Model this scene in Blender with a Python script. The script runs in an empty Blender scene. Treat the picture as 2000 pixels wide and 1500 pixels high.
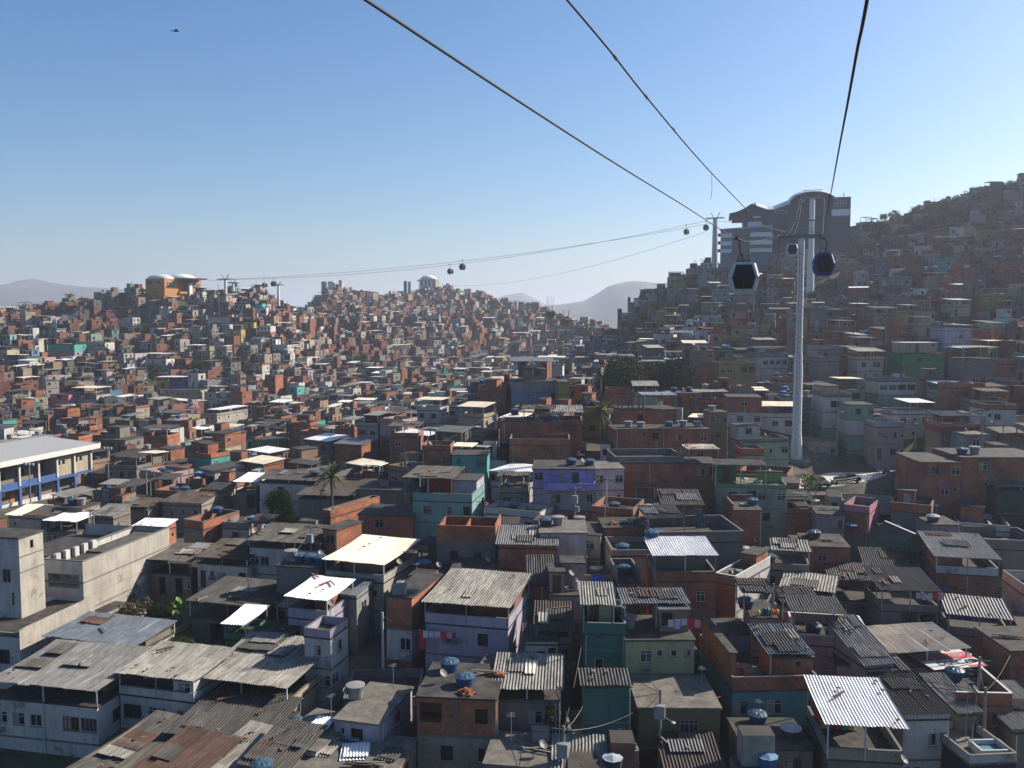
import bpy, math, random
from mathutils import Vector, Matrix, noise
rnd = random.Random(11)
R = math.radians
sc = bpy.context.scene
COL = sc.collection

# ------------------------------------------------------------------ camera, sky, sun, exposure
CZ = 60.0                      # camera height above the datum
F = 1732.0                     # focal length in pixels of the 2000 px wide photograph
PITCH = math.atan(130 / F)
cd = bpy.data.cameras.new('camera'); cam = bpy.data.objects.new('camera', cd); COL.objects.link(cam)
cam.location = (0, 0, CZ); cam.rotation_euler = (math.pi / 2 - PITCH, 0, 0)
cd.sensor_width = 36; cd.lens = 36 * F / 2000; cd.clip_start = .3; cd.clip_end = 40000
sc.camera = cam
SUN_AZ, SUN_EL = R(64), R(31)  # azimuth clockwise from the view direction
SUN = Vector((math.sin(SUN_AZ) * math.cos(SUN_EL), math.cos(SUN_AZ) * math.cos(SUN_EL), math.sin(SUN_EL)))
w = bpy.data.worlds.new("World"); sc.world = w; w.use_nodes = True
nt = w.node_tree; bg = nt.nodes['Background']; sky = nt.nodes.new('ShaderNodeTexSky')
sky.sky_type = 'NISHITA'; sky.sun_disc = False; sky.sun_elevation = SUN_EL; sky.sun_rotation = SUN_AZ
sky.altitude = 50; sky.air_density = 1.0; sky.dust_density = 1.3; sky.ozone_density = 4.0
hs = nt.nodes.new('ShaderNodeHueSaturation'); hs.inputs['Saturation'].default_value = 1.25
nt.links.new(sky.outputs[0], hs.inputs['Color']); nt.links.new(hs.outputs[0], bg.inputs[0]); bg.inputs[1].default_value = .074
sl = bpy.data.lights.new('sun', 'SUN'); so = bpy.data.objects.new('sun', sl); COL.objects.link(so)
sl.energy = 5.0; sl.angle = R(.5); sl.color = (1, .91, .77)
so.rotation_euler = (-SUN).to_track_quat('-Z', 'Y').to_euler(); so.location = (300, 100, 400)
sc.view_settings.view_transform = 'Standard'; sc.view_settings.look = 'None'
sc.view_settings.exposure = .95; sc.view_settings.gamma = 1
sc.render.engine = 'CYCLES'
cy = sc.cycles
cy.max_bounces = 4; cy.diffuse_bounces = 1; cy.glossy_bounces = 2; cy.transmission_bounces = 2
cy.volume_bounces = 0; cy.caustics_reflective = cy.caustics_refractive = False
cy.use_denoising = True
try: cy.denoiser = 'OPENIMAGEDENOISE'
except Exception: pass

# ------------------------------------------------------------------ pixel <-> place
CP, SP = math.cos(PITCH), math.sin(PITCH)
def P(u, v, y):
    a, b = (u - 1000) / F, (750 - v) / F
    k = y / (CP + b * SP)
    return Vector((a * k, y, CZ + (-SP + b * CP) * k))
def PX(p):
    dz = p[2] - CZ
    f = p[1] * CP - dz * SP; up = p[1] * SP + dz * CP
    f = max(f, .1)
    return 1000 + F * p[0] / f, 750 - F * up / f

# ------------------------------------------------------------------ terrain height (relative to the camera), by azimuth columns
TC = [(-500, [(40,-37),(65,-37),(110,-35),(150,-33),(220,-38),(300,-32),(380,-14),(460,4),(520,6),(640,-30)]),
 (0, [(40,-37),(65,-37),(100,-35.5),(140,-32.5),(175,-33),(225,-38),(300,-34),(350,-24),(400,-13),(450,-4),(480,-3),(560,-20),(700,-45)]),
 (335, [(40,-37),(65,-37),(100,-34.5),(150,-33),(200,-36),(250,-39),(330,-36.5),(370,-29),(400,-20),(430,-12),(455,-3),(470,9.5),(520,9),(600,-10),(760,-45)]),
 (500, [(40,-37),(65,-36.5),(100,-33.5),(150,-31),(200,-35),(260,-38.5),(340,-37),(390,-27),(430,-14),(470,0),(500,8.5),(540,8),(640,-12),(800,-45)]),
 (650, [(40,-36.5),(65,-36),(100,-32.5),(150,-29.5),(180,-31),(220,-35),(290,-38),(380,-36),(450,-27),(520,-15),(600,-3),(680,10),(725,17),(765,17),(900,-12),(1100,-45)]),
 (850, [(40,-36.5),(65,-36),(100,-31),(140,-27),(175,-26.5),(200,-29),(250,-34),(340,-36.5),(430,-33),(520,-25),(620,-11),(720,3),(830,19),(880,26),(940,27),(1100,-10),(1300,-45)]),
 (1050, [(40,-36.5),(65,-36),(100,-31),(140,-25.5),(170,-22),(200,-20),(225,-20.5),(260,-29),(400,-38),(520,-31),(650,-13),(740,-2),(800,5),(860,4),(1000,-30),(1200,-45)]),
 (1150, [(40,-36.5),(65,-36),(100,-31.5),(140,-26),(180,-22.5),(220,-21),(270,-22),(350,-24),(500,-17),(600,-12),(680,-9),(760,-20),(900,-45)]),
 (1300, [(40,-36.5),(65,-36),(100,-31.5),(140,-26.5),(175,-22),(205,-20),(260,-15.5),(310,-8),(350,0),(385,8),(410,9),(470,-8),(600,-45)]),
 (1420, [(40,-36.5),(65,-36),(100,-32),(140,-27),(175,-22.5),(205,-19),(260,-13.5),(310,-4),(350,6),(385,17),(400,22),(430,23),(520,5),(700,-45)]),
 (1540, [(40,-37),(65,-36),(100,-32.5),(125,-30),(150,-26.8),(170,-25.5),(205,-19.5),(260,-12.5),(310,-3),(350,10),(385,24),(400,28),(440,29),(540,15),(700,-30)]),
 (1700, [(40,-37),(65,-36.5),(100,-33),(125,-30),(150,-27),(170,-25),(200,-20),(250,-11),(300,2),(350,17),(395,33),(440,38),(500,38),(620,10)]),
 (1820, [(40,-37),(65,-37),(100,-33),(125,-29),(150,-26),(180,-21),(220,-13),(280,1),(340,19),(400,39),(450,51),(500,55),(640,20)]),
 (2000, [(40,-37),(65,-37),(100,-33),(125,-28),(150,-24),(200,-14.5),(260,0),(330,24),(400,48),(450,63),(500,70),(640,40)]),
 (2500, [(40,-37),(65,-37),(100,-31),(150,-20),(200,-8),(260,9),(330,36),(400,60),(450,74),(520,80),(660,50)])]
def _pl(pts, y):
    if y <= pts[0][0]: return pts[0][1]
    for (a, za), (b, zb) in zip(pts, pts[1:]):
        if y <= b: return za + (zb - za) * (y - a) / (b - a)
    y0, z0 = pts[-1]
    return max(-45, z0 - (y - y0) * .25) if z0 > -45 else -45
ROAD_Z = -26.9
def road_edge(x): return 138 + .2 * (x - 47) + .028 * (x - 47) ** 2     # outer edge of the road, the top of the retaining wall
def road_inner(x): return 150 + .55 * (x - 50)
def T(x, y):
    """ground height in world z"""
    yy = max(y, 45); u = 1000 + F * x / yy
    if u <= TC[0][0]: z = _pl(TC[0][1], yy)
    elif u >= TC[-1][0]: z = _pl(TC[-1][1], yy)
    else:
        for (ua, A), (ub, B) in zip(TC, TC[1:]):
            if u <= ub:
                k = (u - ua) / (ub - ua); k = k * k * (3 - 2 * k) * .5 + k * .5
                z = _pl(A, yy) * (1 - k) + _pl(B, yy) * k; break
    if 44 < x < 84 and 100 < y < 176:
        e, i = road_edge(x), road_inner(x)
        if e < y < i + 2: z = ROAD_Z - .05
        elif y >= i: z = max(z, ROAD_Z + (y - i) * .3)
        elif e - 9 < y < e: z = min(z, -32.5)
    if y > 200: z += 2.0 * noise.noise(Vector((x * .012, y * .012, 3.1)))
    return z + CZ
def march(u, v, H, y0=45):
    y = y0
    while y < 1500:
        p = P(u, v, y)
        if p.z <= T(p.x, p.y) + H: return y
        y += .5 if y < 250 else 1.5
    return 450

# ------------------------------------------------------------------ materials
M = {}
def _mat(name):
    m = bpy.data.materials.new(name); m.use_nodes = True
    n = m.node_tree.nodes; b = n['Principled BSDF']; b.inputs['Roughness'].default_value = .85
    b.inputs['Specular IOR Level'].default_value = .25
    return m, n, m.node_tree.links, b
def _node(n, t, **k):
    x = n.new(t)
    for a, b in k.items():
        if a in x.inputs.keys(): x.inputs[a].default_value = b
        else: setattr(x, a, b)
    return x
def _ramp(n, a, b, ca, cb):
    r = n.new('ShaderNodeValToRGB'); e = r.color_ramp.elements
    e[0].position, e[1].position = a, b; e[0].color = (*ca, 1); e[1].color = (*cb, 1); return r
def _mix(n, l, fac, a, b, mode='MIX'):
    m = n.new('ShaderNodeMix'); m.data_type = 'RGBA'; m.blend_type = mode
    for i, x in ((0, fac), (6, a), (7, b)):
        if hasattr(x, 'links'): l.new(x, m.inputs[i])
        elif isinstance(x, tuple): m.inputs[i].default_value = (*x, 1)
        else: m.inputs[i].default_value = x
    return m.outputs[2]
def _coord(n, l, scale):
    t = n.new('ShaderNodeTexCoord'); m = n.new('ShaderNodeMapping'); m.inputs['Scale'].default_value = scale
    i = n.new('ShaderNodeObjectInfo'); a = n.new('ShaderNodeVectorMath'); a.operation = 'MULTIPLY_ADD'
    a.inputs[1].default_value = (37, 53, 0); l.new(i.outputs['Random'], a.inputs[0])
    l.new(t.outputs['Object'], a.inputs[2]); l.new(a.outputs[0], m.inputs[0]); return m.outputs[0]
def _noise(n, l, vec, scale, detail=4, rough=.6):
    x = _node(n, 'ShaderNodeTexNoise', Scale=scale, Detail=detail, Roughness=rough); l.new(vec, x.inputs['Vector']); return x.outputs[0]
def sc3(c, k): return tuple(min(1, x * k) for x in c)
PAINT = dict(white=(.60,.585,.56), cream=(.58,.50,.36), yellow=(.52,.40,.13), aqua=(.27,.49,.48), teal=(.05,.24,.20), turquoise=(.10,.37,.40),
  bright_teal=(.09,.50,.44), green=(.07,.36,.13), lime=(.25,.47,.18), mint=(.32,.52,.40), purple=(.46,.40,.95), lilac=(.56,.53,.66), pink=(.66,.24,.34), pale_pink=(.60,.42,.40),
  blue=(.07,.17,.46), sky_blue=(.25,.42,.60), navy=(.02,.03,.10), grey=(.40,.40,.41), tan=(.42,.29,.20), orange=(.62,.27,.085), olive=(.20,.19,.09), red=(.36,.06,.05),
  beige=(.47,.40,.31), plaster=(.29,.255,.22), lime_yellow=(.55,.55,.30), concrete=(.27,.262,.245), pale_wall=(.50,.465,.405), dark_green=(.04,.13,.07), salmon=(.55,.25,.18))
SHEET = dict(fibre=(.24,.222,.205), pale_fibre=(.42,.40,.36), cream_sheet=(.80,.70,.54), white_sheet=(.86,.86,.86), dark_sheet=(.075,.075,.08), rusty=(.17,.095,.07),
  brown_sheet=(.15,.115,.10), metal=(.46,.46,.455), slate=(.16,.15,.143), clay=(.30,.12,.08), blue_metal=(.30,.36,.44))
PAINT = {k: sc3(c, .74 if k == 'white' else .66 if k == 'pale_wall' else .58) for k, c in PAINT.items()}
SHEET = {k: sc3(c, dict(white_sheet=.9, cream_sheet=.9, fibre=.40, slate=.42, metal=.36, pale_fibre=.68, blue_metal=.36, brown_sheet=.5, clay=.5, rusty=.6, dark_sheet=.5)[k]) for k, c in SHEET.items()}
def mat(k):
    """paint or concrete or brick wall, sheet roof, or plain colour"""
    if k in M: return M[k]
    m, n, l, b = _mat(k); M[k] = m
    if k == 'brick':
        t = n.new('ShaderNodeTexCoord'); s = n.new('ShaderNodeSeparateXYZ'); l.new(t.outputs['Object'], s.inputs[0])
        ad = n.new('ShaderNodeMath'); l.new(s.outputs[0], ad.inputs[0]); l.new(s.outputs[1], ad.inputs[1])
        c = n.new('ShaderNodeCombineXYZ'); l.new(ad.outputs[0], c.inputs[0]); l.new(s.outputs[2], c.inputs[1])
        br = _node(n, 'ShaderNodeTexBrick', Scale=1.0); br.inputs['Color1'].default_value = (.36,.128,.066,1); br.inputs['Color2'].default_value = (.25,.086,.048,1)
        br.inputs['Mortar'].default_value = (.17,.135,.115,1); br.inputs['Brick Width'].default_value = .32; br.inputs['Row Height'].default_value = .21
        br.inputs['Mortar Size'].default_value = .014; l.new(c.outputs[0], br.inputs['Vector'])
        v = _coord(n, l, (1, 1, 1)); v2 = _coord(n, l, (1, 1, .35))
        r1 = _ramp(n, .3, .7, (.55,.55,.55), (1.25,1.2,1.15)); l.new(_noise(n, l, v, .45, 5), r1.inputs[0])
        r2 = _ramp(n, .63, .72, (0,0,0), (1,1,1)); l.new(_noise(n, l, v2, .55, 5, .65), r2.inputs[0])
        c1 = _mix(n, l, 1.0, br.outputs[0], r1.outputs[0], 'MULTIPLY'); c2 = _mix(n, l, r2.outputs[0], c1, (.17,.14,.12))
        l.new(c2, b.inputs[0]); b.inputs['Roughness'].default_value = .95
        bp = _node(n, 'ShaderNodeBump', Strength=.4, Distance=.02); l.new(br.outputs['Fac'], bp.inputs['Height']); bp.invert = True; l.new(bp.outputs[0], b.inputs['Normal'])
    elif k in PAINT:
        c = PAINT[k]
        v = _coord(n, l, (1, 1, .16)); v3 = _coord(n, l, (1, 1, 1))
        r1 = _ramp(n, .47, .8, (0,0,0), (.7,.7,.7)); l.new(_noise(n, l, v, 1.6, 6, .7), r1.inputs[0])
        r2 = _ramp(n, .25, .75, (.72,.72,.73), (1.12,1.1,1.08)); l.new(_noise(n, l, v3, .5, 5), r2.inputs[0])
        dirt = tuple(.45 * x + .55 * y for x, y in zip(sc3(c, .45), (.13,.115,.10)))
        c1 = _mix(n, l, r1.outputs[0], c, dirt); r3 = _ramp(n, .60, .63, (0,0,0), (.85,.85,.85)); l.new(_noise(n, l, v3, .42, 7, .72), r3.inputs[0])
        c0 = _mix(n, l, r3.outputs[0], c1, tuple(.5*x + .5*y for x, y in zip(sc3(c, .6), (.15,.13,.115)))); c2 = _mix(n, l, 1.0, c0, r2.outputs[0], 'MULTIPLY'); l.new(c2, b.inputs[0])
        bp = _node(n, 'ShaderNodeBump', Strength=.3, Distance=.02); l.new(_noise(n, l, v3, 9, 4), bp.inputs['Height']); l.new(bp.outputs[0], b.inputs['Normal'])
    elif k in SHEET:
        c = SHEET[k]
        t = n.new('ShaderNodeTexCoord'); mp = n.new('ShaderNodeMapping'); l.new(t.outputs['Object'], mp.inputs[0]); mp.inputs['Rotation'].default_value = (0,0,R(90))
        br = _node(n, 'ShaderNodeTexBrick', Scale=1.0, offset=0.0); br.inputs['Brick Width'].default_value = 2.1; br.inputs['Row Height'].default_value = .95
        g = .72 if k in ('fibre','pale_fibre','rusty','slate','brown_sheet') else .9
        br.inputs['Color1'].default_value = (*sc3(c, 1.08), 1); br.inputs['Color2'].default_value = (*sc3(c, g), 1); br.inputs['Mortar'].default_value = (*sc3(c, .62), 1)
        br.inputs['Mortar Size'].default_value = .012; l.new(mp.outputs[0], br.inputs['Vector'])
        v = _coord(n, l, (3.4, .5, 1)); v2 = _coord(n, l, (1, 1, 1))
        lo = .35 if k not in ('white_sheet','cream_sheet') else .72
        r1 = _ramp(n, .3, .68, (lo, lo*.95, lo*.9), (1.1,1.1,1.1)); l.new(_noise(n, l, v, 1.1, 6, .7), r1.inputs[0])
        c1 = _mix(n, l, 1.0, br.outputs[0], r1.outputs[0], 'MULTIPLY')
        r2 = _ramp(n, .62, .78, (0,0,0), (.8,.8,.8)); l.new(_noise(n, l, v2, .7, 5, .7), r2.inputs[0])
        c2 = _mix(n, l, r2.outputs[0], c1, sc3(c, .45) if k != 'rusty' else (.32,.30,.27)); l.new(c2, b.inputs[0])
        b.inputs['Roughness'].default_value = .45 if k in ('metal','white_sheet','blue_metal') else .8
    elif k == 'roof_slab':
        v = _coord(n, l, (1, 1, 1))
        r1 = _ramp(n, .33, .68, (.02,.018,.017), (.085,.077,.068)); l.new(_noise(n, l, v, .8, 7, .72), r1.inputs[0]); l.new(r1.outputs[0], b.inputs[0])
        bp = _node(n, 'ShaderNodeBump', Strength=.4, Distance=.05); l.new(_noise(n, l, v, 4, 5), bp.inputs['Height']); l.new(bp.outputs[0], b.inputs['Normal'])
    elif k == 'pale_slab':
        v = _coord(n, l, (1, 1, 1))
        r1 = _ramp(n, .3, .7, (.065,.058,.05), (.20,.18,.15)); l.new(_noise(n, l, v, .9, 7, .7), r1.inputs[0]); l.new(r1.outputs[0], b.inputs[0])
    elif k == 'glass':
        b.inputs[0].default_value = (.012,.014,.018,1); b.inputs['Roughness'].default_value = .12; b.inputs['Specular IOR Level'].default_value = .5
    elif k == 'interior': b.inputs[0].default_value = (.05,.042,.038,1)
    return m
def flat(k, c, rough=.6, metal=0.0, var=.15):
    if k in M: return M[k]
    m, n, l, b = _mat(k); M[k] = m
    v = _coord(n, l, (1, 1, 1)); r = _ramp(n, .3, .7, sc3(c, 1 - var), sc3(c, 1 + var)); l.new(_noise(n, l, v, 2.5, 4), r.inputs[0]); l.new(r.outputs[0], b.inputs[0])
    b.inputs['Roughness'].default_value = rough; b.inputs['Metallic'].default_value = metal
    return m
for k in ('brick','roof_slab','pale_slab','glass','interior'): mat(k)
flat('frame_white', (.42,.42,.42)); flat('frame_dark', (.07,.05,.04)); flat('frame_alu', (.22,.23,.24), .4)
flat('wood', (.09,.055,.032), .8); flat('door_dark', (.06,.045,.04)); flat('steel', (.24,.25,.26), .45, .3); flat('steel_dark', (.06,.065,.07), .5)
flat('tank_blue', (.016,.055,.14), .45); flat('lid_blue', (.045,.085,.125), .4); flat('tank_grey', (.23,.22,.21)); flat('lid_white', (.30,.31,.32), .4); flat('tank_black', (.03,.035,.05), .4)
flat('curtain', (.25,.21,.19)); flat('blue_cloth', (.04,.10,.42)); flat('coping', (.5,.49,.47))
flat('pylon_white', (.58,.58,.575), .5, 0, .06); flat('pylon_grey', (.17,.20,.195), .5); flat('rope', (.03,.03,.036), .7, .0); flat('rope_thin', (.09,.10,.11), .6)
flat('brick_loose', (.25,.09,.042), .9, 0, .3); flat('dish', (.22,.215,.20), .5); flat('post_grey', (.19,.185,.17)); flat('black', (.012,.012,.013), .5); flat('tarp_blue', (.02,.045,.22), .5)
def mat_attr():
    m, n, l, b = _mat('mixed_walls'); a = _node(n, 'ShaderNodeAttribute', attribute_name='Col')
    t = n.new('ShaderNodeTexCoord'); r = _ramp(n, .3, .72, (.6,.58,.56), (1.2,1.2,1.2)); l.new(_noise(n, l, t.outputs['Object'], .6, 5, .7), r.inputs[0])
    l.new(_mix(n, l, 1.0, a.outputs[0], r.outputs[0], 'MULTIPLY'), b.inputs[0]); b.inputs['Roughness'].default_value = .9; return m
M['attr'] = mat_attr()

# ------------------------------------------------------------------ mesh builder
class MB:
    def __init__(s): s.v, s.f, s.m, s.mats = [], [], [], []
    def mi(s, k):
        if k not in s.mats: s.mats.append(k)
        return s.mats.index(k)
    def poly(s, pts, k):
        n = len(s.v); s.v += [tuple(p) for p in pts]; s.f.append(tuple(range(n, n + len(pts)))); s.m.append(s.mi(k))
    def box(s, x0, y0, z0, x1, y1, z1, k):
        n = len(s.v); s.v += [(x0,y0,z0),(x1,y0,z0),(x1,y1,z0),(x0,y1,z0),(x0,y0,z1),(x1,y0,z1),(x1,y1,z1),(x0,y1,z1)]
        s.f += [tuple(n + i for i in q) for q in ((0,3,2,1),(4,5,6,7),(0,1,5,4),(1,2,6,5),(2,3,7,6),(3,0,4,7))]; s.m += [s.mi(k)] * 6
    def hexa(s, p, k):
        """eight corners: four of the bottom, four of the top, counter-clockwise from above"""
        n = len(s.v); s.v += [tuple(x) for x in p]
        s.f += [tuple(n + i for i in q) for q in ((0,3,2,1),(4,5,6,7),(0,1,5,4),(1,2,6,5),(2,3,7,6),(3,0,4,7))]; s.m += [s.mi(k)] * 6
    def bar(s, p, q, w, k, h=None):
        p, q = Vector(p), Vector(q); d = (q - p).normalized(); up = Vector((0,0,1)) if abs(d.z) < .95 else Vector((0,1,0))
        a = d.cross(up).normalized() * (w / 2); c = a.cross(d).normalized() * ((h or w) / 2)
        s.hexa([p-a-c, p+a-c, q+a-c, q-a-c, p-a+c, p+a+c, q+a+c, q-a+c], k)
    def tube(s, pts, r, n, k, cap=True):
        pts = [Vector(p) for p in pts]; rings = []
        rr = r if isinstance(r, (list, tuple)) else [r] * len(pts)
        for i, p in enumerate(pts):
            d = (pts[min(i+1, len(pts)-1)] - pts[max(i-1, 0)]).normalized()
            up = Vector((0,0,1)) if abs(d.z) < .9 else Vector((1,0,0))
            a = d.cross(up).normalized(); c = a.cross(d)
            rings.append([p + (a * math.cos(t) + c * math.sin(t)) * rr[i] for t in (2*math.pi*j/n for j in range(n))])
        b = len(s.v)
        for g in rings: s.v += [tuple(x) for x in g]
        m = s.mi(k)
        for i in range(len(pts) - 1):
            for j in range(n):
                s.f.append((b+i*n+j, b+i*n+(j+1)%n, b+(i+1)*n+(j+1)%n, b+(i+1)*n+j)); s.m.append(m)
        if cap:
            s.f.append(tuple(b+j for j in range(n-1,-1,-1))); s.f.append(tuple(b+(len(pts)-1)*n+j for j in range(n))); s.m += [m, m]
    def lathe(s, prof, n, k, c=(0,0,0), ph=0):
        b = len(s.v); m = s.mi(k)
        for r, z in prof: s.v += [(c[0]+r*math.cos(ph+2*math.pi*j/n), c[1]+r*math.sin(ph+2*math.pi*j/n), c[2]+z) for j in range(n)]
        for i in range(len(prof)-1):
            for j in range(n):
                s.f.append((b+i*n+j, b+i*n+(j+1)%n, b+(i+1)*n+(j+1)%n, b+(i+1)*n+j)); s.m.append(m)
        s.f.append(tuple(b+j for j in range(n-1,-1,-1))); s.f.append(tuple(b+(len(prof)-1)*n+j for j in range(n))); s.m += [m, m]
    def corr(s, a, b, c, d, k, pitch=.19, amp=.035, th=.02, seg=4):
        """corrugated sheet: a front left, b front right, c back right, d back left"""
        a, b, c, d = map(Vector, (a, b, c, d)); n = max(3, int((b - a).length / pitch)) * seg
        nr = (b - a).cross(d - a).normalized(); t, m = len(s.v), s.mi(k)
        ns = max(1, int((b - a).length / 1.0)); jt = [(rnd.uniform(-.07, .09), rnd.uniform(-.05, .05), rnd.uniform(-.012, .012), [rnd.uniform(-.025, .025) for _ in range(4)]) for _ in range(ns + 1)]; ln_ = (d - a).length; sag = rnd.uniform(.2, 1.3); sl_ = (d - a).normalized()
        for i in range(n + 1):
            q = jt[min(ns - 1, i * ns // n)]; o = nr * (amp * math.cos(2 * math.pi * i / seg) + q[2]); f = a.lerp(b, i / n) + sl_ * q[0]; g = d.lerp(c, i / n) + sl_ * q[1]
            for r in range(4):
                e = f.lerp(g, r / 3) + o - nr * ((.016 * ln_ * (r % 3 > 0)) * sag - q[3][r]); s.v += [tuple(e), tuple(e - nr * th)]
        for i in range(n):
            j = t + i * 8
            for r in range(3):
                e = j + 2*r; s.f += [(e, e+8, e+10, e+2), (e+1, e+3, e+11, e+9)]; s.m += [m] * 2
            s.f += [(j, j+1, j+9, j+8), (j+6, j+14, j+15, j+7)]; s.m += [m] * 2
        for j in (t, t + n * 8):
            for r in range(3): e = j + 2*r; s.f.append((e, e+2, e+3, e+1)); s.m.append(m)
    def build(s, name, parent=None, loc=None, rz=None, smooth=False):
        me = bpy.data.meshes.new(name); me.from_pydata(s.v, [], s.f)
        for k in s.mats: me.materials.append(M[k] if k in M else mat(k))
        me.polygons.foreach_set('material_index', s.m)
        if smooth: me.polygons.foreach_set('use_smooth', [True] * len(s.f))
        me.update(); o = bpy.data.objects.new(name, me); COL.objects.link(o)
        if parent: o.parent = parent
        if loc is not None: o.location = loc
        if rz: o.rotation_euler.z = rz
        return o
def tag(o, label=None, cat=None, group=None, kind=None):
    for k, x in (('label', label), ('category', cat), ('group', group), ('kind', kind)):
        if x: o[k] = x
    return o
def empty(name, loc, rz=0, label=None, cat=None, group=None):
    o = bpy.data.objects.new(name, None); COL.objects.link(o); o.location = loc; o.rotation_euler.z = rz; o.empty_display_size = .5
    return tag(o, label, cat, group)
KIDS = {}
def copy_tree(o, parent=None, kids=None):
    c = o.copy(); COL.objects.link(c)
    if parent: c.parent = parent
    for ch in [x for x in bpy.data.objects if x.parent == o] if kids is None else kids.get(o.name, []):
        if ch.name != c.name: copy_tree(ch, c, kids)
    return c
def kids_of(root):
    d = {}
    st = [root]
    while st:
        o = st.pop(); d[o.name] = list(o.children); st += d[o.name]
    return d

# ------------------------------------------------------------------ ground, hills
def axis(lo, hi, step, far):
    a = [lo + step * i for i in range(int((hi - lo) / step) + 1)]
    return [lo - x for x in reversed(far)] + a + [hi + x for x in far]
FAR = [60, 160, 350, 800, 1800, 4000, 9000, 15000]
def build_ground():
    xs = axis(-620, 620, 9, FAR); ys = axis(-160, 1240, 8, FAR)
    v = [(x, y, T(x, y)) if -900 < x < 900 and y < 1500 else (x, y, CZ - 45) for y in ys for x in xs]
    n = len(xs); f = [(j*n+i, j*n+i+1, (j+1)*n+i+1, (j+1)*n+i) for j in range(len(ys)-1) for i in range(n-1)]
    me = bpy.data.meshes.new('ground'); me.from_pydata(v, [], f)
    m, nn, l, b = _mat('earth'); t = nn.new('ShaderNodeTexCoord')
    r1 = _ramp(nn, .35, .65, (.05,.042,.033), (.12,.105,.087)); l.new(_noise(nn, l, t.outputs['Object'], .12, 8, .7), r1.inputs[0])
    r2 = _ramp(nn, .46, .58, (0,0,0), (1,1,1)); l.new(_noise(nn, l, t.outputs['Object'], .035, 6, .65), r2.inputs[0])
    r3 = _ramp(nn, .3, .7, (.02,.035,.014), (.075,.08,.03)); l.new(_noise(nn, l, t.outputs['Object'], .5, 6, .7), r3.inputs[0])
    l.new(_mix(nn, l, r2.outputs[0], r1.outputs[0], r3.outputs[0]), b.inputs[0]); b.inputs['Roughness'].default_value = 1
    me.materials.append(m); me.polygons.foreach_set('use_smooth', [True] * len(f))
    o = bpy.data.objects.new('ground', me); COL.objects.link(o); tag(o, kind='structure')
build_ground()
def hill(name, prof, D, depth, seed):
    """a mountain whose skyline follows the profile (pixels) at distance D"""
    m, n, l, b = M.get('hillside') and (M['hillside'], 0, 0, 0) or _mat('hillside')
    if 'hillside' not in M:
        M['hillside'] = m; t = n.new('ShaderNodeTexCoord'); r = _ramp(n, .42, .6, (.022,.032,.013), (.10,.082,.045)); l.new(_noise(n, l, t.outputs['Object'], .006, 8, .65), r.inputs[0]); l.new(r.outputs[0], b.inputs[0])
    us = [prof[0][0] + (prof[-1][0] - prof[0][0]) * i / 120 for i in range(121)]; NJ = 26; v = []
    for j in range(NJ + 1):
        s = j / NJ * 2 - 1
        for u in us:
            zz = _pl([(a, b_) for a, b_ in prof], u); top = P(u, zz, D); x = top.x; y = D + s * depth
            h = top.z - (CZ - 47); k = max(0, 1 - abs(s)) ** 1.15
            nz = noise.fractal(Vector((x * .0022 + seed, y * .0022, seed)), 1.0, 2.1, 5) * .22 * (1 - k ** 6) * min(1, k * 3)
            v.append((x * (1 + .25 * s * depth / D), y, CZ - 47 + h * (k + nz)))
    nn = len(us); f = [(j*nn+i, j*nn+i+1, (j+1)*nn+i+1, (j+1)*nn+i) for j in range(NJ) for i in range(nn-1)]
    me = bpy.data.meshes.new(name); me.from_pydata(v, [], f); me.materials.append(m); me.polygons.foreach_set('use_smooth', [True]*len(f))
    o = bpy.data.objects.new(name, me); COL.objects.link(o); tag(o, kind='structure')
hill('hill_range', [(-900,640),(-500,600),(-200,575),(-60,568),(0,560),(30,549),(65,544),(100,552),(150,559),(210,563),(270,566),(360,585),(470,610),(600,640)], 4200, 1500, 1.3)
hill('hill_range', [(880,640),(940,592),(985,577),(1020,571),(1045,583),(1070,598),(1110,603),(1180,612),(1260,640)], 5200, 1300, 5.1)
hill('hill_range', [(1020,640),(1065,598),(1100,594),(1140,588),(1165,574),(1190,558),(1222,550),(1240,549),(1275,553),(1330,551),(1400,560),(1500,570),(1700,600),(1900,640)], 3600, 1300, 9.7)

# ------------------------------------------------------------------ houses
OPEN = dict(w=(1.15,1.05,1.0), W=(1.75,1.2,.95), s=(.55,.6,1.5), d=(.85,2.1,0.02), b=(.95,1.15,1.0), o=(0,1.55,.95), O=(0,2.2,.05), A=(1.15,1.05,1.0))
def face_frames(w, l):
    return dict(F=((0,0),(1,0),(0,-1),w), R=((w,0),(0,1),(1,0),l), L=((0,l),(0,-1),(-1,0),l), B=((w,l),(-1,0),(0,1),w))
def layout(pat, width, h):
    """openings of one storey: (kind, x0, x1, sill, head)"""
    out = []
    if not pat: return out
    slot = width / len(pat)
    for i, c in enumerate(pat):
        if c not in OPEN: continue
        ww, hh, s = OPEN[c]
        if ww == 0: ww = slot - .25
        ww = min(ww, slot - .15); hh = min(hh, h - .3); s = min(s, h - hh - .2)
        x = slot * (i + .5) + (0 if c in 'oO' else (rnd.random() - .5) * max(0, slot - ww - .5) * .5)
        out.append((c, max(.08, x - ww/2), min(width - .08, x + ww/2), s, s + hh))
    return out
def at(fr, a, z, c=0.0):
    (ox, oy), (dx, dy), (nx, ny), _ = fr
    return (ox + dx*a + nx*c, oy + dy*a + ny*c, z)
def fbox(mb, fr, a0, a1, z0, z1, c0, c1, k):
    mb.hexa([at(fr,a0,z0,c1), at(fr,a1,z0,c1), at(fr,a1,z0,c0), at(fr,a0,z0,c0), at(fr,a0,z1,c1), at(fr,a1,z1,c1), at(fr,a1,z1,c0), at(fr,a0,z1,c0)], k)
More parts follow.
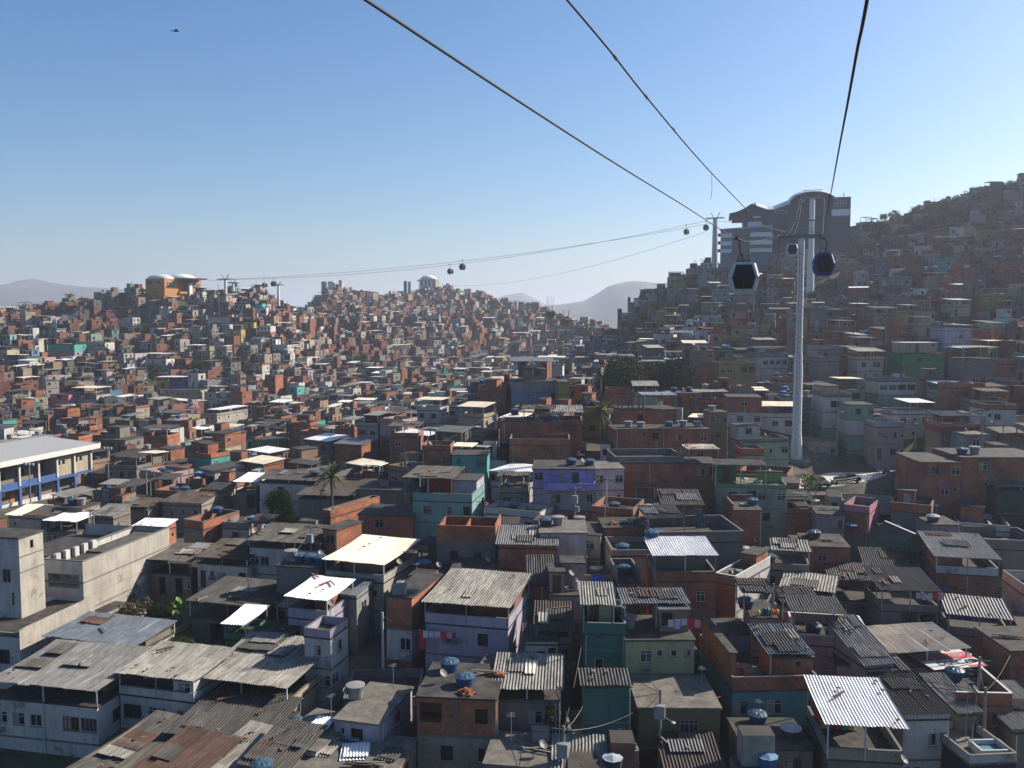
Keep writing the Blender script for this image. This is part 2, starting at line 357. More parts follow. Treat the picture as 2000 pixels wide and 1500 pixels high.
def wall_face(mb, fr, z0, z1, ops, k, inner=None):
    width = fr[3]
    def q(a0, a1, za, zb):
        if a1 - a0 > 1e-4 and zb - za > 1e-4: mb.poly([at(fr,a0,za), at(fr,a1,za), at(fr,a1,zb), at(fr,a0,zb)], k)
    x = 0
    for c, a0, a1, s, hd in sorted(ops, key=lambda o: o[1]):
        a0 = max(a0, x + .02); q(x, a0, z0, z1); q(a0, a1, z0, z0 + s); q(a0, a1, z0 + hd, z1); x = a1
        dp = {'o': 1.7, 'O': 2.0, 'b': .5, 'd': .12}.get(c, .14); za, zb = z0 + s, z0 + hd; kk = inner or k
        if c in 'oOb':
            rk = k if c != 'b' else 'interior'
        else: rk = k
        for p0, p1 in (((a0,za),(a0,zb)), ((a0,zb),(a1,zb)), ((a1,zb),(a1,za)), ((a1,za),(a0,za))):
            mb.poly([at(fr,*p0), at(fr,*p1), at(fr,*p1,-dp), at(fr,*p0,-dp)], rk)
        if c in 'oOb': mb.poly([at(fr,a0,za,-dp), at(fr,a1,za,-dp), at(fr,a1,zb,-dp), at(fr,a0,zb,-dp)], rk if c != 'b' else 'interior')
    q(x, width, z0, z1)
def put_window(root, fr, op, z0, lod):
    c, a0, a1, s, hd = op; za, zb = z0 + s, z0 + hd
    if c == 'd':
        m = MB(); fbox(m, fr, a0, a1, za, zb, -.12, -.07, rnd.choice(['wood','door_dark','frame_alu','wood'])); d = m.build('door', root)
        if lod > 1:
            h = MB(); fbox(h, fr, a0 + .1, a0 + .16, za + .95, za + 1.1, -.07, -.02, 'steel'); h.build('handle', d)
        return
    fk = rnd.choice(['frame_white','frame_alu','frame_dark','frame_alu','frame_white']) if lod > 1 else rnd.choice(['frame_dark','frame_alu','frame_white'])
    m = MB(); t = .06
    fbox(m, fr, a0, a1, zb - t, zb, -.1, -.03, fk); fbox(m, fr, a0, a1, za, za + t, -.1, -.03, fk)
    fbox(m, fr, a0, a0 + t, za + t, zb - t, -.1, -.03, fk); fbox(m, fr, a1 - t, a1, za + t, zb - t, -.1, -.03, fk)
    if a1 - a0 > .8:
        mid = (a0 + a1) / 2; fbox(m, fr, mid - .03, mid + .03, za + t, zb - t, -.09, -.04, fk)
        if a1 - a0 > 1.4:
            for q in (.25, .75): fbox(m, fr, a0 + (a1-a0)*q - .025, a0 + (a1-a0)*q + .025, za + t, zb - t, -.09, -.04, fk)
        if rnd.random() < .7: fbox(m, fr, a0 + t, a1 - t, zb - .34, zb - .28, -.092, -.038, fk)
    if lod > 1: fbox(m, fr, a0 - .08, a1 + .08, za - .07, za - .005, -.02, .05, 'concrete')
    pm = m if lod < 2 else MB()
    cur = rnd.random() < .3
    pm.poly([at(fr,a0,za,-.085), at(fr,a1,za,-.085), at(fr,a1,zb,-.085), at(fr,a0,zb,-.085)], 'glass')
    if cur and lod > 1: fbox(pm, fr, a0 + t, (a0+a1)/2, za + t, zb - t, -.084, -.075, 'curtain')
    o = m.build('window', root)
    if lod > 1: pm.build('pane', o)
def put_ac(root, fr, a, z):
    m = MB(); fbox(m, fr, a - .33, a + .33, z, z + .42, .02, .42, 'frame_alu'); o = m.build('air_conditioner', root)
    m = MB(); fbox(m, fr, a - .27, a + .27, z + .06, z + .36, .42, .43, 'steel_dark'); m.build('fan_grille', o)
def parse(st):
    out = []
    for s in st:
        p = (s.split('/') + ['', '', '', ''])[:4]
        out.append((p[0], p[1], p[2], float(p[3] or 2.75)))
    return out
def sheet_poly(mb, x0, y0, x1, y1, z, rise, side, k, lod):
    """a sloped sheet over the rectangle; z at the front left corner; side is the tilt to the right"""
    a, b, c, d = (x0,y0,z), (x1,y0,z+side), (x1,y1,z+side+rise), (x0,y1,z+rise)
    if lod > 1: mb.corr(a, b, c, d, k, pitch=.24 if lod > 2 else .30, amp=.042 if lod > 2 else .045)
    else:
        t = .06; mb.hexa([(p[0],p[1],p[2]-t) for p in (a,b,c,d)] + [a,b,c,d], k)
HP = []
HB = []          # boxes for the test of what hides what: (x, y, width, top)
HOUSES = []      # (root, screen u, v)
FOOT = []        # occupied footprints: (cx, cy, cos, sin, w, l)
TANKS = []; JOBS = []
def build_house(name, label, group, org, w, l, th, zt, g, st, roof, lod, rc='fibre', rs=0, rise=.5, side=0.0, ov=.3, par=None, can=None, left='', rk=None, sk='roof_slab', short=None, ex=(), cols=True, posts=True, cat='house'):
    """org: front left wall corner; zt: world z of the top of the walls; g: world z of the base; th: rotation"""
    root = empty(name, (org.x, org.y, g), th, label, cat, group); root.rotation_euler.x = R(rnd.uniform(-.5,.5)); root.rotation_euler.y = R(rnd.uniform(-.5,.5))
    c, s = math.cos(th), math.sin(th)
    FOOT.append((org.x + c*w/2 - s*l/2, org.y + s*w/2 + c*l/2, c, s, w, l))
    H = zt - g; FR = face_frames(w, l)
    wm, bands = MB(), MB(); z = H; first = True
    for i, (k, pf, pr, h) in enumerate(parse(st)):
        if not pr and h > 2.4 and rnd.random() < .75: pr = rnd.choice(['w', '.w', 'w.', 'ws', 's.w'])
        if h > 2.4 and len(pf) > 1: pf = ''.join(rnd.choice('ws') if c == '.' and rnd.random() < .22 else c for c in pf)
        if not pf and h > 2.4 and rnd.random() < .6: pf = rnd.choice(['w.', '.w', 'w.s', 'd.w'])
        z0 = max(z - h, -.4) if i < len(st) - 1 else -1.2
        zz = z - h if i == len(st) - 1 else z0
        for fk, pat in (('F', pf), ('R', pr), ('L', left if i == 0 else ''), ('B', '')):
            kk = k if fk != 'R' or not rk else rk
            ops = layout(pat, FR[fk][3], h)
            if zz > -1.2 and z > zz + .5:
                wall_face(wm, FR[fk], zz, z, ops, kk)
                for op in ops:
                    if op[0] in 'wWsdA': put_window(root, FR[fk], op, zz, lod)
                    if op[0] == 'A': put_ac(root, FR[fk], (op[1] + op[2]) / 2, zz + .3)
                if i == len(st) - 1 and zz > -1.2: wall_face(wm, FR[fk], -1.2, zz, [], kk)
            else: wall_face(wm, FR[fk], -1.2, z, [], kk)
            if cols and k == 'brick' and lod > 1:
                n = max(1, round(FR[fk][3] / 3.4)); lo = max(zz, -1.2)
                for j in range(n + 1):
                    x = FR[fk][3] * j / n; x0, x1 = max(0, x - .11), min(FR[fk][3], x + .11)
                    if not any(o[1] - .05 < x1 and o[2] + .05 > x0 for o in ops) and z - lo > .5 and fk in 'FRL': fm = MB(); fbox(fm, FR[fk], x0, x1, lo, z, -.02, .018, 'concrete'); fm.build('concrete_column', root)
        if i > 0 or roof in ('open',):
            e = .03 if k == 'brick' else .06
            if lod > 0: bands.box(-e, -e, z - .16, w + e, l + e, z, 'concrete')
        z = zz
        if z <= -1: break
    wm.build('wall', root)
    if bands.f and roof != 'open': bands.build('floor_slab', root)
    top = H
    # roof deck
    if roof == 'open':
        m = MB(); t = .14
        for fr in FR.values(): fbox(m, fr, .0 if fr in (FR['F'], FR['B']) else t, fr[3] - (0 if fr in (FR['F'], FR['B']) else t), H, H + 1.9 - .5*rnd.random(), -t, 0, 'brick')
        m.build('parapet', root)
        m = MB(); m.box(.02, .02, H - .12, w - .02, l - .02, H + .004, sk); m.build('floor_slab', root)
        m = MB(); m.box(w*.45, t, H, w*.45 + t, l - t, H + 1.3, 'brick'); m.build('inner_wall', root)
    elif roof == 'gable':
        m = MB(); o = ov; rh = rise
        m.poly([(0,0,H),(w,0,H),(w/2,0,H+rh)], parse(st)[0][0]); m.poly([(w,l,H),(0,l,H),(w/2,l,H+rh)], parse(st)[0][0]); m.build('gable_wall', root)
        m = MB(); dz = o * rh / (w/2)
        for sgn in (0, 1):
            xa = -o if not sgn else w + o; q = [(xa,-o,H-dz), (w/2,-o,H+rh), (w/2,l+o,H+rh), (xa,l+o,H-dz)]
            if sgn: q = [q[1], q[0], q[3], q[2]]
            m.hexa([(a,b_,c_-.05) for a,b_,c_ in q] + q, rc)
        r_ = m.build('roof', root); m = MB(); m.bar((w/2,-o,H+rh+.04), (w/2,l+o,H+rh+.04), .28, 'coping', .08); m.build('ridge_cap', r_); top = H + rh
    else:
        m = MB(); e = .12 if roof == 'slab' and not par else .05
        m.box(-e, -e, H - .14, w + e, l + e, H + .005, sk); m.build('roof' if roof == 'slab' else 'terrace_slab', root)
    if par:
        pk, ph = par[0], par[1]; m = MB(); t = .14; sides = par[2] if len(par) > 2 else 'FRBL'
        for sd in sides:
            fr = FR[sd]; a0 = 0 if sd in 'FB' else t; a1 = fr[3] - a0
            fbox(m, fr, a0, a1, H + .006, H + ph, -t + .02, .02, pk if not (sd == 'R' and rk) else rk)
        po = m.build('parapet', root)
        if lod > 1:
            m = MB()
            for sd in sides:
                fr = FR[sd]; a0 = 0 if sd in 'FB' else t; a1 = fr[3] - a0; fbox(m, fr, a0, a1, H + ph + .002, H + ph + .05, -t - .01, .05, 'coping' if len(par) > 3 else 'concrete')
            m.build('coping', po)
        top = H + ph
    def cover(x0, y0, x1, y1, z, rise, side, k, post, nm):
        m = MB(); sheet_poly(m, x0, y0, x1, y1, z, rise, side, k, lod); ro = m.build(nm, root)
        if lod > 1 and x1 - x0 > 3:
            zz = lambda X, Y: z + side*(X-x0)/(x1-x0) + rise*(Y-y0)/(y1-y0)
            for q in range(rnd.choice([0,1,1,2,3]) if k not in ('white_sheet','cream_sheet') else 0):
                pw, pl_ = rnd.choice([.95,1.8,2.7]), rnd.choice([1.6,2.2,2.2]); X, Y = rnd.uniform(x0+.1, max(x0+.2, x1-pw-.1)), rnd.uniform(y0, max(y0+.1, y1-pl_)); X2, Y2 = min(X+pw, x1), min(Y+pl_, y1); e = .07 + .03*q
                m = MB(); m.corr((X,Y,zz(X,Y)+e),(X2,Y,zz(X2,Y)+e),(X2,Y2,zz(X2,Y2)+e+.02),(X,Y2,zz(X,Y2)+e+.02), rnd.choice(['fibre','pale_fibre','fibre','fibre','rusty','metal']) if k != 'pale_fibre' else rnd.choice(['cream_sheet','pale_fibre','pale_fibre','fibre']), .24, .042); m.build('patch_sheet', ro)
            for q in range(rnd.choice([0,2,3,5])):
                X, Y, a0 = rnd.uniform(x0+.3,x1-.3), rnd.uniform(y0+.3,y1-.3), rnd.random()*3; d = Vector((math.cos(a0),math.sin(a0),0))*rnd.choice([.15,.15,.2,.8]); p = Vector((X,Y,zz(X,Y)+.13)); m = MB(); m.bar(p-d, p+d, .14, rnd.choice(['brick_loose','brick_loose','wood','post_grey']), .1); m.build('roof_weight', ro)
        if post > .5 and posts:
            for (px_, py_) in ((x0+.3,y0+.3),(x1-.3,y0+.3),(x0+.3,y1-.3),(x1-.3,y1-.3)) + ((((x0+x1)/2, y0+.3),) if x1 - x0 > 5.5 else ()):
                zz = z + side*(px_-x0)/(x1-x0) + rise*(py_-y0)/(y1-y0); b = MB(); b.box(px_-.05, py_-.05, H + .006, px_+.05, py_+.05, zz - .06, rnd.choice(['post_grey','frame_white','steel'])); b.build('post', root)
            if lod > 1:
                for yy_, dz in ((y0+.3, rise*.3/(y1-y0)), (y1-.3, rise)): b = MB(); b.bar((x0+.1,yy_,z-.1+dz), (x1-.1,yy_,z-.1+side+dz), .08, 'steel_dark'); b.build('roof_beam', root)
        elif post > .12 and rise > .1:
            b = MB(); kw = parse(st)[0][0]
            b.poly([(0,0,H),(w,0,H),(w,0,z+side-.05),(0,0,z-.05)], kw)
            b.poly([(w,0,H),(w,l,H),(w,l,z+side+rise-.07),(w,0,z+side-.07)], kw); b.poly([(0,l,H),(0,0,H),(0,0,z-.07),(0,l,z+rise-.07)], kw); b.poly([(w,l,H),(0,l,H),(0,l,z+rise-.07),(w,l,z+side+rise-.07)], kw); b.build('gable_wall', root)
        return ro
    if roof == 'sheet':
        cover(-ov, -ov, w + ov, l + ov, H + max(rs, .1), rise, side, rc, rs, 'roof'); top = H + rs + max(0, rise)
    if can:
        k, ra, ri, fx0, fx1, fy0, fy1 = can[:7]
        cover(w*fx0 - .25, l*fy0 - .25, w*fx1 + .25, l*fy1 + .25, H + ra, ri, can[7] if len(can) > 7 else 0, k, ra, 'canopy'); top = max(top, H + ra)
    # a room on the roof
    for e in ex:
        if e[0] == 'room':
            _, x0, x1, y0, y1, hh, k = e[:7]; m = MB(); X0, X1, Y0, Y1 = w*x0, w*x1, l*y0, l*y1
            fr = ((X0,Y0),(1,0),(0,-1),X1-X0); ops = layout(e[7] if len(e) > 7 else '', X1-X0, hh); wall_face(m, fr, H+.006, H+hh, ops, k)
            for op in ops:
                if op[0] in 'wWsd': put_window(root, fr, op, H+.006, lod)
            for fr in (((X1,Y0),(0,1),(1,0),Y1-Y0), ((X1,Y1),(-1,0),(0,1),X1-X0), ((X0,Y1),(0,-1),(-1,0),Y1-Y0)): wall_face(m, fr, H+.006, H+hh, [], k)
            o = m.build('roof_room', root); m = MB(); m.box(X0-.15, Y0-.15, H+hh, X1+.15, Y1+.15, H+hh+.13, e[8] if len(e) > 8 else 'roof_slab'); m.build('room_roof', o)
        elif e[0] == 'dish':
            m = MB(); x, y = w*e[1], l*e[2]; zz = H + (e[3] if len(e) > 3 else .55)
            m.tube([(x,y,H),(x,y,zz)], .025, 5, 'steel_dark'); d = Vector((.62,-.35,.7)).normalized(); q = d.to_track_quat('Z','Y'); r0 = .35
            b0 = len(m.v); n = 12; pr = [(0,0)] + [(r0*i/3, .13*(i/3)**2) for i in (1,2,3)]
            for r_, h_ in pr[1:]:
                m.v += [tuple(q @ Vector((r_*math.cos(2*math.pi*j/n), r_*math.sin(2*math.pi*j/n), h_)) + Vector((x,y,zz+.2))) for j in range(n)]
            mi = m.mi('dish')
            m.f.append(tuple(b0 + j for j in range(n))); m.m.append(mi)
            for i in range(2):
                for j in range(n): m.f.append((b0+i*n+j, b0+i*n+(j+1)%n, b0+(i+1)*n+(j+1)%n, b0+(i+1)*n+j)); m.m.append(mi)
            m.bar(Vector((x,y,zz+.2)), Vector((x,y,zz+.2)) + d*.5, .025, 'steel_dark'); m.build('satellite_dish', root)
        elif e[0] == 'aerial':
            m = MB(); x, y = w*e[1], l*e[2]; hh = e[3] if len(e) > 3 else 2.2; m.tube([(x,y,H),(x,y,H+hh)], .025, 5, 'steel')
            for q in range(5): m.bar((x-.35+.04*q, y+q*.16-.3, H+hh-.1), (x+.35-.04*q, y+q*.16-.3, H+hh-.1), .02, 'steel')
            m.bar((x,y-.35,H+hh-.1), (x,y+.4,H+hh-.1), .02, 'steel'); m.build('aerial', root)
        elif e[0] == 'ac':
            put_ac(root, FR[e[1]], FR[e[1]][3]*e[2], e[3] if e[3] > 0 else H + e[3])
        elif e[0] == 'pipe':
            m = MB(); fr = FR[e[1]]; a = fr[3]*e[2]; m.tube([at(fr,a,-.5,.08), at(fr,a,H-.2,.08)], .05, 6, 'frame_white'); m.build('drain_pipe', root)
        elif e[0] == 'awning':
            fr = FR[e[1]]; a0, a1, zz, dp, k = fr[3]*e[2], fr[3]*e[3], H + e[4], e[5], e[6]; m = MB()
            m.hexa([at(fr,a0,zz-.35,dp), at(fr,a1,zz-.35,dp), at(fr,a1,zz,0), at(fr,a0,zz,0), at(fr,a0,zz-.3,dp), at(fr,a1,zz-.3,dp), at(fr,a1,zz+.05,0), at(fr,a0,zz+.05,0)], k); m.build('awning', root)
        elif e[0] == 'job':
            JOBS.append((e[1], root, w, l, H, short or label) + tuple(e[2:]))
    tk = [e for e in ex if e[0] in ('tb','tg','tl','tk')]
    for i, e in enumerate(tk):
        x, y = w*e[1], l*e[2]; X, Y = org.x + c*x - s*y, org.y + s*x + c*y
        TANKS.append((e[0], Vector((X, Y, g + H + (e[3] if len(e) > 3 else .006))), short or label, i, tk, e[4] if len(e) > 4 else 1.0))
    HP.append((min(PX((org.x, org.y, zt))[0], PX((org.x - s*l, org.y + c*l, zt))[0]), max(PX((org.x + c*w, org.y + s*w, zt))[0], PX((org.x + c*w - s*l, org.y + s*w + c*l, zt))[0]), PX((org.x, org.y, zt))[1] + 5.6*F/org.y, org.y))
    HB.append((org.x + c*w/2 - s*l/2, org.y + s*w/2 + c*l/2, abs(c)*w + abs(s)*l, zt + .5))
    HOUSES.append((root, *PX((org.x + c*w/2, org.y + s*w/2, g + H))))
    return root
def H(label, u, v, uR, l, th, st, roof='slab', hh=5.5, y=None, name='house', group='houses packed over the valley and its slopes', dy=0, lod=None, short=None, **k):
    th = R(th); y = (y or march(u, v, hh)) + dy; p = P(u, v, y)
    a, b = (uR - 1000) / F, (750 - v) / F; tR = a / (CP + b*SP)
    w = (tR*p.y - p.x) / (math.cos(th) - tR*math.sin(th)); ov = k.get('ov', .3) if roof == 'sheet' else 0
    fx, fy = Vector((math.cos(th), math.sin(th), 0)), Vector((-math.sin(th), math.cos(th), 0))
    if roof == 'sheet' and ov: p = p + fx*ov + fy*ov; w -= 2*ov
    if w < 1: w = 1.2
    zt = p.z - (max(k.get('rs', 0), .1) if roof == 'sheet' else k['par'][1] if k.get('par') else 0)
    g = min(T(*(p + fx*i + fy*j).xy) for i in (0, w) for j in (0, l))
    if zt - g < 2.2: g = zt - 2.4
    ex = list(k.get('ex', ()))
    if y < 170:
        if rnd.random() < .5: ex.append(('pipe', rnd.choice('FFR'), rnd.choice([.06, .94, .5])))
        if rnd.random() < .35: ex.append(('ac', rnd.choice('FFR'), rnd.uniform(.2, .8), -rnd.uniform(1.6, 2.0)))
        if roof == 'slab' and not k.get('can'):
            if rnd.random() < .2: ex.append(('dish', rnd.uniform(.1,.9), rnd.uniform(.05,.4)))
            if rnd.random() < .3: ex.append(('aerial', rnd.uniform(.1,.9), rnd.uniform(.3,.9), rnd.uniform(1.5, 2.6)))
    k['ex'] = ex
    if lod is None: lod = 3 if y < 112 else 2 if y < 165 else 1
    return build_house(name, label, group, p, w, l, th, zt, g, st, roof, lod, short=short, **k)

# ------------------------------------------------------------------ landmarks by which labels say where a thing stands
LAND = [('orange station', 335, 560), ('grey hilltop station', 1540, 440), ('near pylon', 1560, 640), ('blue and white school', 90, 910), ('pale three-floor building', 440, 820), ('purple house', 1100, 940), ('aqua house', 880, 980), ('works building', 160, 1140), ('two round trees', 1262, 725), ('yellow house', 1440, 715), ('emerald house', 1805, 690), ('pale pink house', 1740, 855), ('grey-blue building', 1050, 765), ('huge cream roof', 730, 1085),
  ('teal house', 1180, 1270), ('biggest ribbed canopy', 1690, 1390), ('distant domed station', 835, 550), ('vivid blue house', 345, 745), ('ridge pylons', 448, 560), ('wooded crest', 1900, 370), ('apple green house', 520, 855), ('white gondola', 1455, 545), ('cream tin-roofed house', 165, 770), ('bright teal house', 915, 890), ('blue gondola', 1600, 515), ('pillared brick house', 1265, 800), ('storage tanks', 650, 558), ('dark brown barn roof', 640, 955), ('dusty road', 1690, 930), ('curved canopy house', 1340, 1110)]
def fit(lb):
    for q in (' water', 'far ', 'just ', ' raised', ' walled', ' bare', ' terrace', ' house'):
        if len(lb.replace('-', '-').split()) <= 13: break
        lb = lb.replace(q, '' if q[0] == ' ' else '', 1)
    return lb
def where(u, v):
    nm, a, b = min(LAND, key=lambda q: (q[1]-u)**2 + 1.6*(q[2]-v)**2); du, dv = u - a, v - b; d = math.hypot(du, dv)
    adj = 'just ' if d < 55 else 'far ' if d > 190 else ''
    dr = ('left of' if du < 0 else 'right of') if abs(du) > 1.7*abs(dv) else ('above' if dv < 0 else 'below') if abs(dv) > 1.7*abs(du) else ('above left of' if du < 0 else 'above right of') if dv < 0 else ('below left of' if du < 0 else 'below right of')
    return f'{adj}{dr} {nm}'

# ------------------------------------------------------------------ the near houses, front to back
# bottom left
H('long low house with torn grey roof sheets at the bottom left corner', 110, 1512, 268, 9, -24, ['beige/w.w'], 'sheet', 4.0, rc='fibre', rs=.5, rise=.8, short='long torn grey roof')
H('low shed under a streaked rust-brown corrugated roof at the bottom edge', 232, 1515, 345, 6, -25, ['plaster/w'], 'sheet', 4.5, rc='rusty', rs=.4, rise=.9, short='rust-brown corrugated roof')
H('low shed with a plain weathered grey roof right of the rusty roof', 348, 1518, 450, 7, -25, ['plaster/w'], 'sheet', 4.5, rc='pale_fibre', rs=.4, rise=1.0, short='weathered grey shed roof')
H('low house under a dark grey wavy roof with one light strip, bottom edge', 462, 1492, 560, 5, -20, ['plaster/w'], 'sheet', 4.8, rc='fibre', rs=.4, rise=1.0, ex=[('tb',.6,-.15,.4)], short='dark grey wavy roof at the bottom edge')
H('low flat concrete roof scattered with loose pale corrugated sheets, bottom edge', 562, 1500, 765, 6, -10, ['beige/w.w'], 'slab', 4.6, sk='pale_slab', ex=[('job','sheets',.25,.5,'pale_fibre',1.0,2.2),('job','sheets',.5,.5,'white_sheet',1.9,2.4),('job','sheets',.86,.5,'slate',1.5,2.0),('job','planks',.7,.2)], short='flat roof with loose pale sheets')
H('long whitewashed house under a big flat grey sheet roof at the left edge', -28, 1330, 190, 8, -12, ['white/Aww.WW//3.2','white'], 'sheet', 6, rc='metal', rs=1.5, rise=.5, ex=[('room',.02,.9,.35,.98,1.3,'plaster')], short='big grey sheet roof at the left edge')
H('white house with half sunlit cream corrugated roof over an open loft', 222, 1314, 378, 6, -14, ['white/WWs//3.0','white'], 'sheet', 6.5, rc='pale_fibre', rs=1.9, rise=.5, par=('white',.7,'FR'), ex=[('room',.7,.98,.05,.9,1.6,'white','w')], short='half sunlit cream roof')
H('cream house under a wide dark corrugated roof with bright patches', 375, 1322, 562, 9, -14, ['cream/.w.//2.6','cream'], 'sheet', 6, rc='pale_fibre', rs=2.0, rise=.6, par=('cream',.6,'FR'), ex=[('room',.05,.6,.4,.95,1.7,'plaster')], short='wide dark roof with bright patches')
H('grey sheet roof with three barrels along its right edge', 318, 1432, 518, 6.5, -11, ['plaster/w.w'], 'sheet', 5, rc='slate', rs=.6, rise=.5, ex=[('tk',1.04,.15,-.6,.75),('tk',1.05,.45,-.5,.75),('tk',1.05,.75,-.4,.75)], short='grey sheet roof above the rusty sheds')
H('small house with sunlit bare concrete roof carrying white wavy sheets', 528, 1447, 615, 6, -22, ['white/.d/W'], 'slab', 5, sk='pale_slab', ex=[('job','sheets',.5,.62,'white_sheet',1.6,2.2)], short='sunlit bare concrete roof')
H('grey-white house with smooth grey roof slab and one dark square window', 652, 1403, 740, 7, -14, ['lilac/.b.','grey'], 'slab', 5.5, sk='pale_slab', ex=[('dish',-.12,.45),('tg',.02,.55,.006,1.05)], short='smooth grey roof slab')
H('white house under blue-grey sheets with a dark loft, beside the sunlit wall', 80, 1242, 264, 6, -14, ['white/.s.ss.','white'], 'sheet', 5.5, rc='blue_metal', rs=.9, rise=.3, ex=[('room',.02,.98,.3,.98,.7,'plaster')], short='blue-grey sheet roof by the sunlit wall')
# bottom middle
H('raw brick house with roof slab holding two big blue tanks', 815, 1358, 968, 6.5, -6, ['brick/o.b//3.0','beige/.b.W//3.0','plaster'], 'slab', 7.5, ex=[('tb',.27,.75),('tb',.55,.35),('dish',.25,.4,.5),('job','planks',.8,.7),('job','bricks',.62,.1),('job','bricks',.93,.65)], short='raw brick house')
H('brown rendered house under a ribbed light grey roof, pale square window', 958, 1344, 1101, 5.5, -4, ['plaster/..wo//3.0','plaster/....','plaster'], 'sheet', 7, rc='pale_fibre', rs=.9, rise=.5, ex=[('job','plant',.86,-.05,-1.6)], short='brown rendered house')
H('concrete yard terrace with low broken walls right of the brown house', 1122, 1470, 1248, 7, 2, ['plaster'], 'slab', 4, par=('plaster',.9,'FLRB'), sk='pale_slab', short='concrete yard terrace')
H('small terrace slab below the brown house with bits of timber', 945, 1490, 1082, 5, -8, ['plaster'], 'slab', 4.5, sk='pale_slab', ex=[('job','planks',.8,.5),('job','crate',.72,.8)], short='small terrace slab')
H('low shed with bright ribbed roof at the bottom edge below the yard', 1075, 1512, 1188, 4.5, -4, ['plaster'], 'sheet', 4.5, rc='pale_fibre', rs=.4, rise=.5, short='bright ribbed shed roof')
H('teal house with three floors, cream roof nook and ribbed canopy', 1139, 1217, 1221, 6.5, -3, ['teal/....//1.4','teal/.W..//2.9','teal/....//2.9','teal/.d.w'], 'slab', 9, par=('teal',.9,'FLRB'), can=('pale_fibre',2.6,.4,-.02,.72,.0,.75), ex=[('room',.12,.7,.35,.95,2.3,'lime_yellow','d.'),('pipe','F',.95),('tb',.88,.7),('job','graffiti_bird',.35,-1.1)], short='teal house with three floors')
H('teal porch house with a tin awning in front of the taller teal house', 1134, 1340, 1238, 1.8, 0, ['teal/.O/O//2.7','teal/...//2.6','plaster'], 'sheet', 7, rc='fibre', rs=.2, rise=.45, dy=-2, short='teal porch house')
H('pale yellow-green house with air conditioner and stained flat roof', 1222, 1249, 1356, 6, 1, ['lime_yellow/.A.s.//3.0','lime_yellow/.....//3.0','beige'], 'slab', 8, ex=[('tg',.12,.5),('job','laundry',.85,-.03),('room',.55,.98,.3,.9,1.9,'plaster','b.','metal')], can=('metal',2.3,.2,.05,1.0,.45,1.0), short='pale yellow-green house')
H('dark olive house with half sunlit roof slab behind a street lamp pole', 1246, 1380, 1406, 6, 0, ['olive/..W.//3.2','olive/o..o'], 'slab', 6, sk='pale_slab', short='dark olive house')
H('low shed with brown wavy roof and light strips, bottom edge', 1300, 1515, 1425, 5, -2, ['plaster'], 'sheet', 4, rc='brown_sheet', rs=.4, rise=.6, short='brown wavy shed roof')
H('turquoise house with brick parapet terrace and grey sheet canopy', 1431, 1324, 1597, 10, 3, ['turquoise/W.W.s//3.0','turquoise/.....'], 'slab', 6.5, par=('brick',1.1,'FLRB'), can=('blue_metal',2.6,.7,.5,1.0,.12,.62), left='', ex=[('room',.55,1.0,.1,.5,2.2,'brick','s'),('room',0.0,.06,.05,.95,2.9,'brick'),('job','crate',.25,.3),('job','crate',.33,.2),('job','bricks',.3,.45),('tk',.16,.62,.006,.7)], short='turquoise house')
H('low hut with loose boards and a white-lidded tank, bottom edge', 1455, 1462, 1588, 5, 0, ['plaster'], 'slab', 4.5, sk='roof_slab', ex=[('tl',.78,.35),('tb',.42,.85),('job','planks',.35,.5)], short='low hut with loose boards')
# bottom right
H('open terrace house under the biggest bright ribbed canopy', 1612, 1414, 1778, 7, -7, ['plaster/.....//2.4','plaster'], 'sheet', 7.5, rc='white_sheet', rs=2.7, rise=.5, par=('beige',.8,'FLR'), ex=[('job','shelf',.3,.65),('dish',.98,-.05,.2)], short='biggest bright ribbed canopy')
H('cream house with wide black wavy roof and small window', 1764, 1396, 1866, 9, 3, ['white/..w.//3.2','white/.....'], 'sheet', 6.5, rc='dark_sheet', rs=.5, rise=1.0, ex=[('ac','F',1.2,1.0)], short='black wavy roof')
H('narrow house under sunlit-pale ribbed sheets right of the black wavy roof', 1872, 1393, 1926, 5.5, 3, ['plaster/.w'], 'sheet', 6, rc='pale_fibre', rs=.3, rise=.8, ex=[('job','pool',.4,-.5)], short='sunlit-pale ribbed strip roof')  # pale sheet colour stands in for the sunlit end of the black roof
H('white walled box with sunken concrete roof and navy front, bottom right', 1893, 1476, 1985, 5.5, 6, ['navy'], 'slab', 5, par=('white',.6,'FLRB'), rk='white', sk='pale_slab', ex=[('aerial',.45,.55,5)], short='sunken concrete roof')
H('shed with yellowish ribbed roof cut by the right edge', 1977, 1425, 2090, 7, 0, ['plaster'], 'sheet', 5, rc='pale_fibre', rs=.4, rise=.8, short='yellowish ribbed roof')
H('brick terrace with white coping and a bent tank behind the black roof', 1868, 1352, 1978, 6, -4, ['brick','plaster/.w.w'], 'slab', 6.5, par=('brick',1.0,'FR','w'), ex=[('dish',.35,.02,1.0)], short='brick terrace with white coping')
H('pinkish house with white-edged terrace and dark flat canopy', 1554, 1238, 1703, 6, -11, ['pale_pink/.ww//3.0','pale_pink'], 'slab', 6.5, par=('pale_pink',.9,'FRLB','w'), can=('slate',2.9,-.3,-.02,.66,.1,1.0), ex=[('tk',.3,.5),('tk',.55,.35)], short='pinkish white-edged terrace')
H('low pink-grey shed roof tucked under the striped awning', 1636, 1296, 1704, 4, -14, ['pale_pink/.s'], 'slab', 4.5, dy=-2, short='pink-grey shed')
H('narrow house under blue-grey striped steep sheets, pointing down right', 1690, 1302, 1756, 6, 10, ['grey/.'], 'sheet', 5.8, rc='metal', rs=.3, rise=2.0, dy=-2, short='striped steep sheets')
